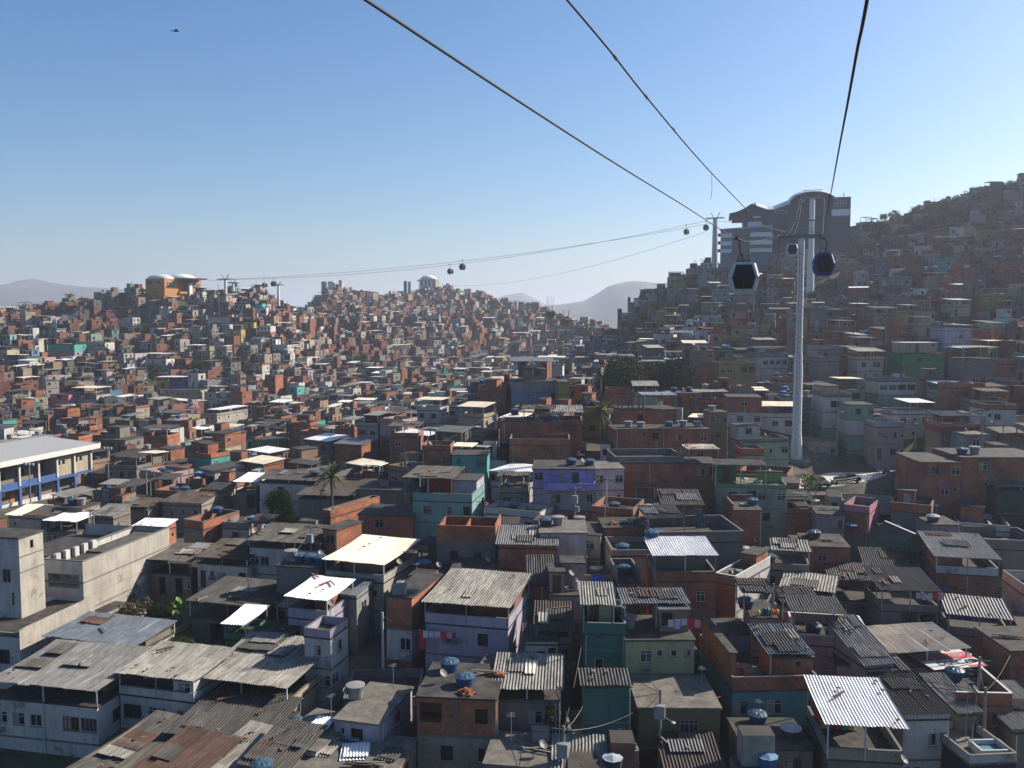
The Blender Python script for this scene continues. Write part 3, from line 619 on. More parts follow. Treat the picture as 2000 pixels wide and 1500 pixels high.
H('dark house under long beige sunlit wavy roof', 1732, 1277, 1897, 5, 10, ['plaster/.O.O//2.6','plaster'], 'sheet', 6, rc='cream_sheet', rs=1.6, rise=.5, short='long beige wavy roof')
H('house whose flat grey roof carries the printed banner', 1752, 1322, 1926, 6.5, 3, ['plaster/....'], 'sheet', 5, rc='slate', rs=.2, rise=.3, ex=[('job','banner',.78,.5),('tb',.62,-.12,.15)], short='flat roof with the banner')
H('brick house with dark flat sheets in the lower right corner edge', 1975, 1270, 2080, 6, 0, ['brick/w','brick'], 'slab', 6.5, ex=[('job','planks',.3,.5)], short='brick house at the right edge')
# centre
H('house with huge cream sunlit roof over an open white loft', 628, 1092, 751, 9, -17, ['pale_wall/...//3.0','mint/..s//3.0','mint'], 'sheet', 8, rc='cream_sheet', rs=2.0, rise=.4, par=('pale_wall',.75,'FRLB'), ex=[('room',.1,.7,.3,.95,1.7,'tan'),('dish',1.05,.35,1.2)], short='huge cream sunlit roof')
H('grey-white house with blinding white roof edge and corner window', 553, 1164, 640, 5.5, -16, ['lilac/A.w//3.0','lilac'], 'sheet', 8, rc='white_sheet', rs=2.1, rise=.3, par=('lilac',.9,'FRLB'), ex=[('dish',1.02,.1,1.4),('room',.4,.8,.4,.95,1.9,'brick')], short='blinding white roof')
H('low white annexe with a roof terrace below the blinding white roof', 595, 1227, 646, 3.4, -16, ['white/.w./.w.//3.0','white'], 'slab', 7.5, par=('lilac',.7,'FRLB'), short='low white annexe')
H('house under blue-grey shaded sheets between the white and cream roofs', 604, 1155, 700, 4, -16, ['grey/..'], 'sheet', 6.5, rc='blue_metal', rs=.4, rise=.5, short='blue-grey shaded sheets')
H('bright green shack with a small lit tin awning', 430, 1218, 482, 4.5, -10, ['green/.w.//2.8','green'], 'sheet', 6, rc='white_sheet', rs=1.6, rise=.3, par=('green',.5,'FRLB'), short='bright green shack')
H('shack under a dark blue-black canopy below the green shack', 462, 1264, 532, 6, -14, ['plaster/...'], 'sheet', 5.5, rc='slate', rs=1.9, rise=.3, par=('green',.6,'FL'), short='dark canopy shack')
H('house under a long slate-grey roof left of the smoke', 362, 1172, 520, 7, -15, ['plaster/.O.O'], 'sheet', 5.5, rc='slate', rs=1.8, rise=.5, short='long slate-grey roof')
H('tall stained concrete block topped by a row of blue tanks', 540, 1104, 623, 3.5, -12, ['concrete/....//3','plaster'], 'slab', 7.5, ex=[('tb',.38,.5),('tb',.63,.5),('tb',.88,.5),('tg',.1,.7),('dish',.78,.85,.5)], short='stained concrete block')
H('white house under old grey wavy roof with small barred windows', 480, 1055, 627, 6, -12, ['white/Aw..s.s//3.2','white'], 'sheet', 7, rc='fibre', rs=.8, rise=.7, ex=[('aerial',.9,.1)], short='white house with barred windows')
H('white house under brown sun-dappled sheets', 378, 1087, 484, 6, -12, ['white/dsw.b//3.0','white'], 'sheet', 6, rc='brown_sheet', rs=.8, rise=.6, short='brown sun-dappled sheets')
H('open shelter under a grey roof right of the tall sunlit wall', 284, 1092, 374, 6, -12, ['plaster/.O.O.'], 'sheet', 5.5, rc='fibre', rs=1.7, rise=.4, short='open shelter by the sunlit wall')
H('raw brick house with sunlit side and roof full of rubble', 358, 1014, 396, 7, -24, ['plaster/.s.//3.0','plaster'], 'slab', 7, par=('brick',1.0,'FRLB'), rk='brick', ex=[('job','planks',.6,.7),('job','bricks',.4,.4),('tb',.3,.75,.9),('job','sheets',.7,.85,'white_sheet',.6,2.5)], short='brick house full of rubble')
H('unfinished pale concrete house with a dark open front', 434, 1020, 487, 5, -8, ['pale_wall/.o.//3.0','pale_wall'], 'slab', 6, par=('concrete',.8,'FRL'), short='unfinished pale concrete house')
H('small raw brick house with a lit side wall and one window', 630, 1031, 656, 5, -26, ['brick/w/.//3.0','brick'], 'slab', 7.5, rk='brick', short='small raw brick house')
H('ruined brick wall house in bright sun behind the small brick house', 629, 996, 645, 11, -27, ['brick/..','brick'], 'slab', 6.5, par=('brick',.9,'FRLB'), ex=[('job','bricks',.5,.6)], short='ruined brick wall house')
H('aqua house with brick-topped terrace and grey canopy on thin posts', 806, 962, 922, 8, -10, ['aqua/.w.w.b/.ww//3.1','aqua'], 'slab', 7.5, par=('aqua',1.0,'FRLB'), can=('fibre',3.0,.3,-.14,.66,.02,.9), ex=[('room',.1,.55,.4,.95,2.3,'red','d'),('room',.6,1.0,.35,.95,2.2,'lilac')], short='aqua house')
H('roofless unfinished house with grey front and brick inner walls', 852, 1056, 967, 6, -5, ['concrete/.b.d.//3.2','plaster'], 'open', 7, short='roofless unfinished house')
H('flat dark roof with a white pipe stack in front of the roofless house', 880, 1112, 968, 5, -5, ['plaster/...'], 'slab', 6, short='flat dark roof with pipe stack')
H('big windowless brick house with smooth grey sheet roof', 966, 1063, 1092, 6, -3, ['brick/...//3','brick/...//3','concrete'], 'sheet', 8, rc='metal', rs=.4, rise=.6, short='windowless brick house')
H('white tiled house with a bright bare roof and black tank', 1055, 1040, 1147, 6, -2, ['white/w.../...//3.2','white'], 'slab', 9, sk='pale_slab', ex=[('tk',.12,.55),('tg',.4,.6)], dy=2, short='white tiled house')
H('small brick lean-to under steep grey striped sheets', 1030, 1138, 1088, 4, 0, ['brick/..'], 'sheet', 7, rc='fibre', rs=.3, rise=1.6, short='small brick lean-to')
H('pink terrace house with gas bottle and white door', 1073, 1152, 1202, 5, 0, ['pale_pink/..','plaster'], 'slab', 7, par=('pale_pink',.5,'RB'), ex=[('room',.2,.55,.5,.98,2.4,'pale_pink'),('room',0,.22,.15,.7,2.0,'pale_pink','d'),('job','barrel',.42,.3),('job','blue_laundry',.8,.6),('dish',.33,.3,1.5)], short='pink terrace house')
H('long house with striped sunlit roof over an open gallery hung with washing', 822, 1175, 997, 9, -13, ['lilac/.w.b.//2.8','lilac/d.w.W//3','plaster'], 'sheet', 8.5, rc='pale_fibre', rs=2.0, rise=.5, par=('lilac',.9,'FRLB'), ex=[('job','laundry',.2,-.12),('job','red_cloth',.06,-.1),('room',.45,.98,.35,.95,1.7,'brick'),('ac','R',.2,1.2)], short='long gallery house')
H('terrace under brown ribbed sheets beside the long gallery house', 1040, 1231, 1120, 6, -3, ['plaster/.oo//3.0','plaster'], 'sheet', 7.5, rc='brown_sheet', rs=1.2, rise=.5, par=('plaster',.5,'FR'), ex=[('job','plant',.98,-.2,-2.2)], short='brown ribbed terrace')
H('low shack with dark patched awning below the brown ribbed terrace', 1018, 1253, 1096, 3, -3, ['white/.bo//2.8','plaster'], 'sheet', 7, rc='brown_sheet', rs=.3, rise=.4, short='dark patched awning shack')
H('house half brick and half white with shuttered window, dark flat roof', 754, 1163, 803, 8, -16, ['brick/..//3','white/.W//3','brick'], 'slab', 8.5, ex=[('job','crate',.4,.1),('aerial',.6,.1,1.5)], short='half brick half white house')
H('brick house with curved bright ribbed canopy and two white windows', 1282, 1117, 1399, 6, 0, ['brick/.w..w.//3.1','brick/.s...','brick'], 'slab', 9, par=('brick',.9,'FRLB'), can=('white_sheet',2.6,.3,-.02,1.0,.0,.95), ex=[('room',.05,.95,.5,.98,2.0,'concrete'),('tb',.08,.98,2.7)], short='curved canopy brick house')
H('narrow brick house with sunken yard left of the curved canopy house', 1205, 1118, 1250, 5, 2, ['brick/..','brick'], 'slab', 8, par=('concrete',1.0,'LRB'), ex=[('tb',.5,.6)], short='narrow brick house')
H('corner house with long stained terrace wall and white lower floor', 1399, 1119, 1438, 9, -38, ['brick/../...//1.1','brick/..w/.w.w//2.9','white'], 'slab', 7.5, par=('concrete',.9,'FRLB','w'), rk='white', ex=[('room',.2,.95,.6,.95,1.8,'brick'),('job','crate',.5,.25),('job','plant',.35,.5,0)], short='corner house')
H('grey concrete terrace house with high walls and a blue tank', 1276, 1040, 1451, 8, 5, ['concrete/.....//3.2','plaster'], 'slab', 7.5, par=('concrete',1.2,'FRLB'), can=('fibre',2.2,.4,.0,.42,.35,.98), ex=[('tb',.05,.08,.5),('job','sheets_up',.7,.8)], short='grey concrete terrace house')
H('tan block with a dark little canopy sheltering bright clutter', 1470, 1205, 1519, 5, -6, ['beige/..//3.0','beige'], 'slab', 8, sk='roof_slab', can=('slate',2.3,-.2,-.35,.8,.0,.9), ex=[('tk',-.1,.5,.006),('job','toys',.55,.12),('job','toys',.8,.2)], short='tan block with clutter')
H('blue painted shed beside the tan block', 1412, 1237, 1468, 4, 3, ['sky_blue/..'], 'slab', 6, sk='roof_slab', ex=[('job','sheets',.6,.4,'fibre',1.2,1.4)], short='blue painted shed')
H('open shelter under a dark checked roof, right of the tall brick house', 1618, 1131, 1720, 5.5, -14, ['plaster/.O'], 'sheet', 5.5, rc='slate', rs=2.2, rise=.4, short='dark checked shelter')
H('concrete house under a square grey roof with laundry and a crumbling corner', 1719, 1152, 1842, 6, -6, ['concrete/.oo//2.6','concrete/...'], 'sheet', 7, rc='slate', rs=2.2, rise=.6, par=('concrete',.6,'FRL'), ex=[('job','laundry',.9,.1)], short='crumbling concrete house')
H('low dark ribbed roof between the two square shelters', 1690, 1112, 1786, 6, -14, ['plaster/..'], 'sheet', 5, rc='dark_sheet', rs=.4, rise=1.0, short='low dark ribbed roof')
H('brick house with large grey tiled-looking roof and white balcony', 1826, 1086, 1960, 9, -14, ['brick/....//2.8','blue/..','plaster'], 'sheet', 8, rc='metal', rs=1.9, rise=.5, par=('white',.8,'FR'), ex=[('room',.02,.45,.1,.95,1.7,'brick'),('job','tarp',.6,-.06),('tk',.1,-.1,-2.2)], short='white balcony brick house')
H('green gabled house with purple-grey roof and white ridge', 1750, 1066, 1818, 6, 6, ['green/.o./.w//3.0','green'], 'gable', 6, rise=1.4, rc='slate', ov=.4, y=None, ex=[('awning','F',.3,.75,-.1,1.2,'blue_metal')], short='green gabled house')
H('grey house with yellow-framed window and a white-topped tank', 1820, 1024, 1876, 5, -3, ['grey/w.//3.0','grey'], 'slab', 7, ex=[('tl',.22,.3)], short='grey house with yellow window')
H('long grey walled terrace behind the white balcony house', 1872, 1052, 2040, 7, -6, ['concrete','plaster'], 'slab', 6, par=('concrete',1.1,'FRLB'), short='long grey walled terrace')
H('house with dark brick front and vivid pink sunlit side', 1648, 985, 1698, 6, -34, ['brick/..','plaster'], 'slab', 7.5, par=('pink',.8,'FRLB'), rk='pink', ex=[('tk',.45,-.35,-2.0)], short='vivid pink sided house')
H('red walled shack under a small cream roof beside the pink side', 1727, 1040, 1772, 3, -8, ['red/..'], 'sheet', 4.5, rc='cream_sheet', rs=.2, rise=.4, short='red walled shack')
H('brick house with sagging black canopy above the brick pair', 1532, 975, 1592, 5, -8, ['brick/..//2.8','brick'], 'sheet', 7, rc='slate', rs=1.9, rise=.3, par=('brick',.6,'FR'), short='sagging black canopy')
H('brick house with rubble roof, tall pale window and little blue pool', 1576, 1066, 1661, 6, -9, ['brick/.w.././/3.0','brick'], 'slab', 7, ex=[('tk',.3,.6),('job','planks',.6,.4),('job','bricks',.15,.7)], short='rubble roof brick house')
H('dark grey house with a small shed roof left of the pink side', 1595, 1003, 1650, 5, -10, ['grey/.w','plaster'], 'slab', 6.5, ex=[('job','planks',.5,.5)], short='dark grey house')
H('red brick house with a crumbling edge and blue tank near the bins', 1432, 985, 1490, 6, -4, ['brick/...','brick'], 'slab', 7.5, par=('brick',.7,'LB'), ex=[('tb',.8,.5),('job','sheets',.55,.5,'cream_sheet',.9,.8)], short='crumbling red brick house')
H('green house with sunlit tiled terrace under a slanted grey canopy', 1404, 945, 1537, 8, -9, ['mint/.w.Ow.w/..//3.0','mint'], 'slab', 7.5, par=('lime',.35,'FRLB'), sk='pale_slab', can=('fibre',3.0,-.2,-.05,.7,.0,.75), ex=[('room',.0,.3,.5,.95,2.4,'green','d'),('room',.62,.98,.45,.5,1.5,'lime'),('job','table',.4,.3),('dish',.85,.8,1.0)], short='green terrace house')
H('brick and grey house with a dark doorway right of the green terrace', 1512, 942, 1560, 6, -9, ['brick/.d/..//3.0','brick'], 'slab', 7, short='dark doorway house')
H('purple house with balcony above a lilac-white lower floor', 1041, 915, 1161, 7, -4, ['purple/w.dd.//2.6','lilac/.A.W//2.9','salmon/....'], 'slab', 9, ex=[('tb',.62,.4),('tb',.92,.4),('job','balcony',.2,-1)], short='purple house')
H('white house with pale roof and utility wires right of the purple house', 1162, 915, 1219, 6, 3, ['white/..w//3','white/...'], 'slab', 8, sk='pale_slab', short='white house by the purple one')
H('bright teal house with flat roof, door and square window', 882, 888, 951, 5, -3, ['bright_teal/sdW/.//3.0','bright_teal'], 'slab', 7.5, short='bright teal house')
H('salmon brick house left of the bright teal house', 824, 870, 880, 5, -3, ['brick/...//3','bright_teal'], 'slab', 8.5, par=('brick',.7,'FRLB'), short='salmon brick house')
H('brick house with grey sheet roof and sunlit orange side', 650, 866, 707, 5, -17, ['brick/.././/3.2','brick'], 'sheet', 6.5, rc='metal', rs=.3, rise=.5, short='sunlit orange sided house')
H('brick house under a brown flat canopy on posts behind the salmon brick house', 757, 832, 820, 5, -4, ['brick/..','brick'], 'sheet', 8.5, rc='brown_sheet', rs=2.0, rise=.2, par=('brick',.7,'FRL'), short='brown flat canopy')
H('long brick house with stepped roofs and two tanks', 978, 822, 1100, 6, -4, ['brick/....//3','brick/....'], 'slab', 8.5, can=('brown_sheet',1.9,.2,.35,.85,.3,1.0), ex=[('tb',.2,.5,.9),('tb',.85,.2)], short='long stepped brick house')
H('brick terrace house below the stepped brick house', 995, 857, 1112, 6, -3, ['brick/.w..','brick'], 'slab', 7, par=('brick',.9,'FRLB'), short='brick terrace house')
H('brick house with broad ribbed light grey canopy beside the palm', 1043, 805, 1141, 7, -3, ['brick/..w.//3','brick/....'], 'sheet', 9, rc='pale_fibre', rs=2.2, rise=.5, par=('brick',.8,'FRLB'), short='broad ribbed canopy house')
H('long grey-blue building with yellow end wall on the spur', 1000, 745, 1092, 10, 4, ['grey/...//2.2','sky_blue/...b//2.6','brick'], 'slab', 9, ex=[('room',.3,.75,.3,.8,2.3,'tan','w'),('tb',1.1,.5)], can=('metal',4.2,.5,.0,.9,.1,.9), short='grey-blue building')
H('yellow tower house joined to the grey-blue building', 1093, 746, 1112, 9, 4, ['yellow/.//2.6','yellow'], 'slab', 9, short='yellow tower house')
# right of the palm
H('tall raw brick house with concrete pillars and white flat canopy', 1213, 800, 1322, 7, 4, ['brick/.b..//3','brick/..b.','brick'], 'slab', 9, can=('white_sheet',2.5,.2,.42,.98,.0,.6), ex=[('job','pillars',0,0)], short='pillared brick house')
H('raw brick house with two grey tanks and a stair', 1200, 838, 1292, 6, 3, ['brick/...b/..//3','brick'], 'slab', 8, ex=[('tg',.35,.4),('tg',.6,.3)], short='two grey tanks house')
H('brick house with three tanks on its flat roof', 1290, 838, 1386, 6, 3, ['brick/.w.w//3','brick'], 'slab', 8, ex=[('tb',.25,.5),('tg',.55,.5),('tg',.85,.5)], short='three tank brick house')
H('large brick house with a concrete band, below the two grey tanks', 1203, 893, 1336, 8, 3, ['brick/....//3','brick/....'], 'slab', 8, par=('concrete',.9,'FRLB'), short='concrete band brick house')
H('narrow tan house with small windows beside the white-based brick house', 1387, 805, 1421, 5, 2, ['tan/w.w//2.8','tan/.w.'], 'slab', 8.5, ex=[('tg',.3,.5)], short='narrow tan house')
H('house with brick upper floor and white lower floor near the pylon', 1421, 775, 1488, 7, -8, ['brick/.ws/...//3','white/.w.w/..//3','brick'], 'slab', 9.5, short='brick over white house')
H('row of mint and white low houses just left of the pylon foot', 1450, 858, 1541, 6, 8, ['mint/sw.w.w//3','aqua'], 'slab', 6, par=('concrete',.5,'FR'), ex=[('room',.02,.5,.4,.95,2.4,'white','.w.'),('dish',.55,.2,.8)], short='mint and white row')
H('brick cottage with rough roof above the dark green canopy', 1336, 905, 1404, 6, 0, ['brick/..b','brick'], 'slab', 7.5, can=('cream_sheet',1.9,.1,.2,1.05,.2,.9), short='brick cottage')
H('brick house under striped sheets and blue tank in its yard', 1292, 985, 1378, 5, -3, ['brick/...','brick'], 'sheet', 7, rc='fibre', rs=.3, rise=.9, ex=[('tb',.3,-.3,-1.8)], short='striped sheet brick house')
H('heap-roofed brick shed piled with pipes and rags', 1180, 1030, 1275, 5, 2, ['brick/...','plaster'], 'slab', 6.5, ex=[('job','planks',.4,.4),('job','toys',.65,.5),('job','bricks',.2,.3),('job','sheets',.8,.4,'metal',1.0,2.0)], short='heap-roofed brick shed')
H('low brown house with blue basins below the heap-roofed shed', 1196, 1075, 1278, 6, 2, ['beige/..','plaster'], 'slab', 6.5, par=('beige',.6,'FRLB'), ex=[('tb',.3,.3)], short='low brown house')
H('yellow house with open balcony below the hill trees', 1405, 708, 1476, 7, 3, ['yellow/.w.oo//3','yellow'], 'slab', 7, par=('yellow',.5,'FRLB'), short='yellow house')
H('white house with four small windows right of the yellow house', 1477, 690, 1540, 7, 3, ['white/.wwww//3','white'], 'slab', 7.5, par=('grey',.9,'FRLB'), can=('fibre',2.4,.1,.0,1.0,.1,.9), short='four window white house')
H('white house with dark red shutters right of the pylon', 1608, 768, 1664, 7, -2, ['white/.WW.//3','white/.....//3','mint'], 'slab', 9, par=('concrete',.6,'FRLB'), ex=[('room',.1,.7,.4,.95,1.7,'cream')], short='red shuttered white house')
H('pale pink house of two floors with four grey windows', 1713, 825, 1768, 7, 2, ['pale_pink/s.ww//3','pale_pink/d.ww//3'], 'slab', 8.5, par=('lilac',.8,'FRLB'), short='pale pink two-floor house')
H('low beige house with sloping metal roof at the pylon foot', 1578, 860, 1633, 5, -4, ['cream/.s..w//3.2','plaster'], 'slab', 5.5, sk='pale_slab', dy=8, short='low beige house')
H('tall pale green house between pylon and pink house', 1660, 790, 1708, 6, -3, ['mint/.w..//2.8','white/..o//2.8','mint/...//2.8','cream'], 'slab', 10, short='tall pale green house')
H('wide pale green house with white top floor of large windows', 1718, 738, 1790, 7, 2, ['white/WWWW//2.8','mint/....//2.8','plaster'], 'slab', 9, par=('plaster',.8,'FRLB'), ex=[('job','laundry',.5,-.02)], short='wide pale green house')
H('big emerald green house with cream upper floor under white roof', 1764, 690, 1846, 8, 2, ['green/..w.//3','green/....'], 'slab', 9, ex=[('room',.1,.9,.2,.95,2.3,'cream','.d.s','white_sheet')], short='big emerald house')
H('tall lilac-grey house right of the emerald house', 1846, 641, 1897, 7, 1, ['lilac/..w.//3','lilac/....//3','lilac/.w.w'], 'slab', 11, par=('lilac',.6,'FRLB'), short='tall lilac-grey house')
H('grey house with pale rippled canopy right of the lilac-grey house', 1884, 700, 1945, 7, 1, ['concrete/....//3','concrete/.w.w//3','brick'], 'slab', 10, can=('pale_fibre',2.4,.2,-.05,1.05,.0,.8), short='grey house with rippled canopy')
H('white two-floor house with barred window near the right edge', 1927, 790, 1985, 6, -1, ['white/.w..//2.9','white/.w.s//2.9'], 'slab', 8.5, par=('brick',.8,'FRLB'), short='barred window white house')
H('house with rust-red balcony band under a tin roof', 1838, 812, 1920, 6, -1, ['red/....//1.2','plaster/.O.O//2.6','grey/..s.'], 'sheet', 9, rc='pale_fibre', rs=2.0, rise=.2, par=('salmon',.6,'FRL'), short='rust-red balcony house')
H('grey shop-like house behind the lamp pole, right of the pink house', 1885, 848, 1930, 5, -1, ['grey/.W.//3','grey/.d.'], 'slab', 6.5, sk='pale_slab', short='grey shop-like house')
H('tall raw brick house with two pale windows beside the retaining wall', 1797, 902, 1878, 9, -4, ['brick/.w.w/..//3.2','brick/....','brick'], 'slab', 11, short='tall brick house by the retaining wall')
H('long brick house with peeling white piers cut by the right edge', 1880, 893, 2050, 9, -2, ['brick/.w...w/..//3.2','brick/.....','brick'], 'slab', 11, ex=[('tb',.1,.3,.05),('tg',.25,.3,.05)], short='long brick house with white piers')
H('dark green walled house with grey roof at the right edge', 1945, 950, 2050, 7, -2, ['dark_green/..//3','dark_green'], 'sheet', 8, rc='metal', rs=.6, rise=.6, short='dark green house')
# left middle ground
H('shed with brilliant white ribbed roof beside the dark striped roof', 455, 940, 501, 5, -9, ['plaster/.O'], 'sheet', 6, rc='white_sheet', rs=1.6, rise=.5, short='brilliant white shed roof')
H('house with dark striped roof and white chimney boxes', 501, 935, 622, 5, -9, ['white/.b..','white'], 'sheet', 6.5, rc='slate', rs=.6, rise=.7, ex=[('tk',.85,.5,.7)], short='dark striped roof')
H('big barn-like house with dark brown roof behind the short palm', 578, 966, 702, 9, -9, ['plaster/...'], 'sheet', 5, rc='brown_sheet', rs=.6, rise=.9, short='dark brown barn roof')
H('low dark workshop roof between the palm and the aqua house', 700, 955, 800, 7, -9, ['plaster/....'], 'slab', 5, ex=[('job','crate',.4,.4),('job','planks',.6,.6)], short='dark workshop roof')
H('dark brick house with uneven walls left of the aqua house', 700, 1003, 806, 6, -9, ['brick/.w..','brick'], 'slab', 6, short='dark uneven brick house')
H('cream tin shed by the school yard fence', 10, 1005, 62, 4, -12, ['white/s.'], 'sheet', 4.5, rc='cream_sheet', rs=.4, rise=.7, short='cream tin shed')
H('shed with slate roof next to the cream tin shed', 43, 1006, 106, 4, -12, ['white/.o'], 'sheet', 4.8, rc='slate', rs=.5, rise=.6, short='slate roof shed')
H('lean-to with long pale lit roof over junk', 83, 1016, 150, 4, -12, ['plaster/.O'], 'sheet', 5, rc='white_sheet', rs=1.5, rise=.3, short='long pale lit lean-to')
H('small beige house with tank and tiny white window near the school', 112, 990, 160, 4, -12, ['beige/w.w'], 'slab', 5.5, ex=[('tb',.25,.5),('tg',.6,.5)], short='small beige house')
H('shed with grey striped roof beside a leaning pole', 172, 1006, 222, 4, -12, ['plaster/..'], 'sheet', 5, rc='metal', rs=.5, rise=.8, short='grey striped shed roof')
H('low house with light blue-white roof above the tall sunlit wall', 246, 1032, 312, 4, -12, ['brick/..'], 'sheet', 5, rc='white_sheet', rs=.5, rise=.5, short='light blue-white roof')
H('dark thatched-looking low roof behind the red-brown court', 228, 988, 290, 4, -12, ['plaster/..'], 'sheet', 4.5, rc='brown_sheet', rs=.6, rise=.5, short='dark low roof by the court')
H('brown roofed house above the rubble brick house', 312, 980, 395, 5, -12, ['beige/.s.'], 'sheet', 5, rc='brown_sheet', rs=.5, rise=.7, short='brown roof above the rubble house')
H('brick workshop with blue tanks left of the white shed roof', 302, 957, 372, 6, -12, ['brick/..','brick'], 'slab', 5.5, par=('brick',.7,'FRLB'), ex=[('tb',.3,.4),('tb',.55,.5)], short='brick workshop')
H('pale grey building of three floors with tiny windows, bright roof edge', 394, 806, 424, 14, -24, ['pale_wall/.s/s.s.s.s//3','pale_wall/.s/s.ss.s//3','pale_wall'], 'slab', 8.5, par=('pale_wall',.6,'FRLB'), can=('white_sheet',1.6,.1,.2,1,.1,1), ex=[('tb',.3,.1),('tb',.6,.1)], short='pale three-floor building')
H('vivid blue house with white windows on the left slope', 330, 742, 360, 7, -3, ['blue/.w.w//3.4','white'], 'slab', 6, can=('white_sheet',1.2,.1,0,1,.0,.9), short='vivid blue house')
H('mustard yellow house left of the vivid blue house', 306, 742, 329, 7, -3, ['yellow/.O.//3.4','white'], 'slab', 6, can=('white_sheet',1.2,.1,0,1,.0,.9), short='mustard house')
H('long low cream house below the vivid blue house', 322, 762, 392, 7, -3, ['cream/s.w.w.s//3','cream'], 'slab', 5, short='long cream house')
H('apple green long house low in the valley', 493, 858, 545, 7, -14, ['green/..s.s/..//3.4','green'], 'slab', 5, short='apple green house')
H('house with turquoise balcony on the left slope', 560, 755, 580, 7, -12, ['bright_teal/.o.//3.4','brick'], 'slab', 6, short='turquoise balcony house')
H('white house under a bright flat canopy on the left slope', 283, 700, 324, 7, -8, ['white/.w.w//3','lilac/....'], 'slab', 6.5, can=('white_sheet',2.2,.1,-.05,1.05,-.05,1), short='bright canopy white house')
H('white house with orange band near the twin ridge pylons', 405, 615, 449, 9, -10, ['orange/..//1.2','white/....//3','white/.o.o//3','white'], 'slab', 9, short='orange banded house')
H('small white house with dark squares on the left slope below the pylons', 501, 636, 528, 7, -6, ['white/.w.w//3','brick'], 'slab', 6, short='small white slope house')
H('grey-green house at the left slope with turquoise wall', 93, 672, 145, 8, -10, ['bright_teal/..w//3','grey'], 'slab', 6.5, can=('fibre',2.4,0,-.1,1.1,0,1), short='turquoise wall house')
H('white narrow house with pale windows on the left slope', 148, 668, 205, 8, -10, ['white/ww...ww//3','white'], 'slab', 6.5, short='white windowed house')
H('cream tin-roofed house on the far left slope', 141, 770, 188, 8, -12, ['pale_wall/.o/ww//3','pale_wall'], 'slab', 6.5, can=('cream_sheet',2.4,.1,0,1,0,1), short='cream tin-roofed house')
H('pink balcony house on the far left slope', 98, 770, 134, 7, -14, ['pink/.o./..//3','salmon'], 'slab', 6, short='pink balcony house')

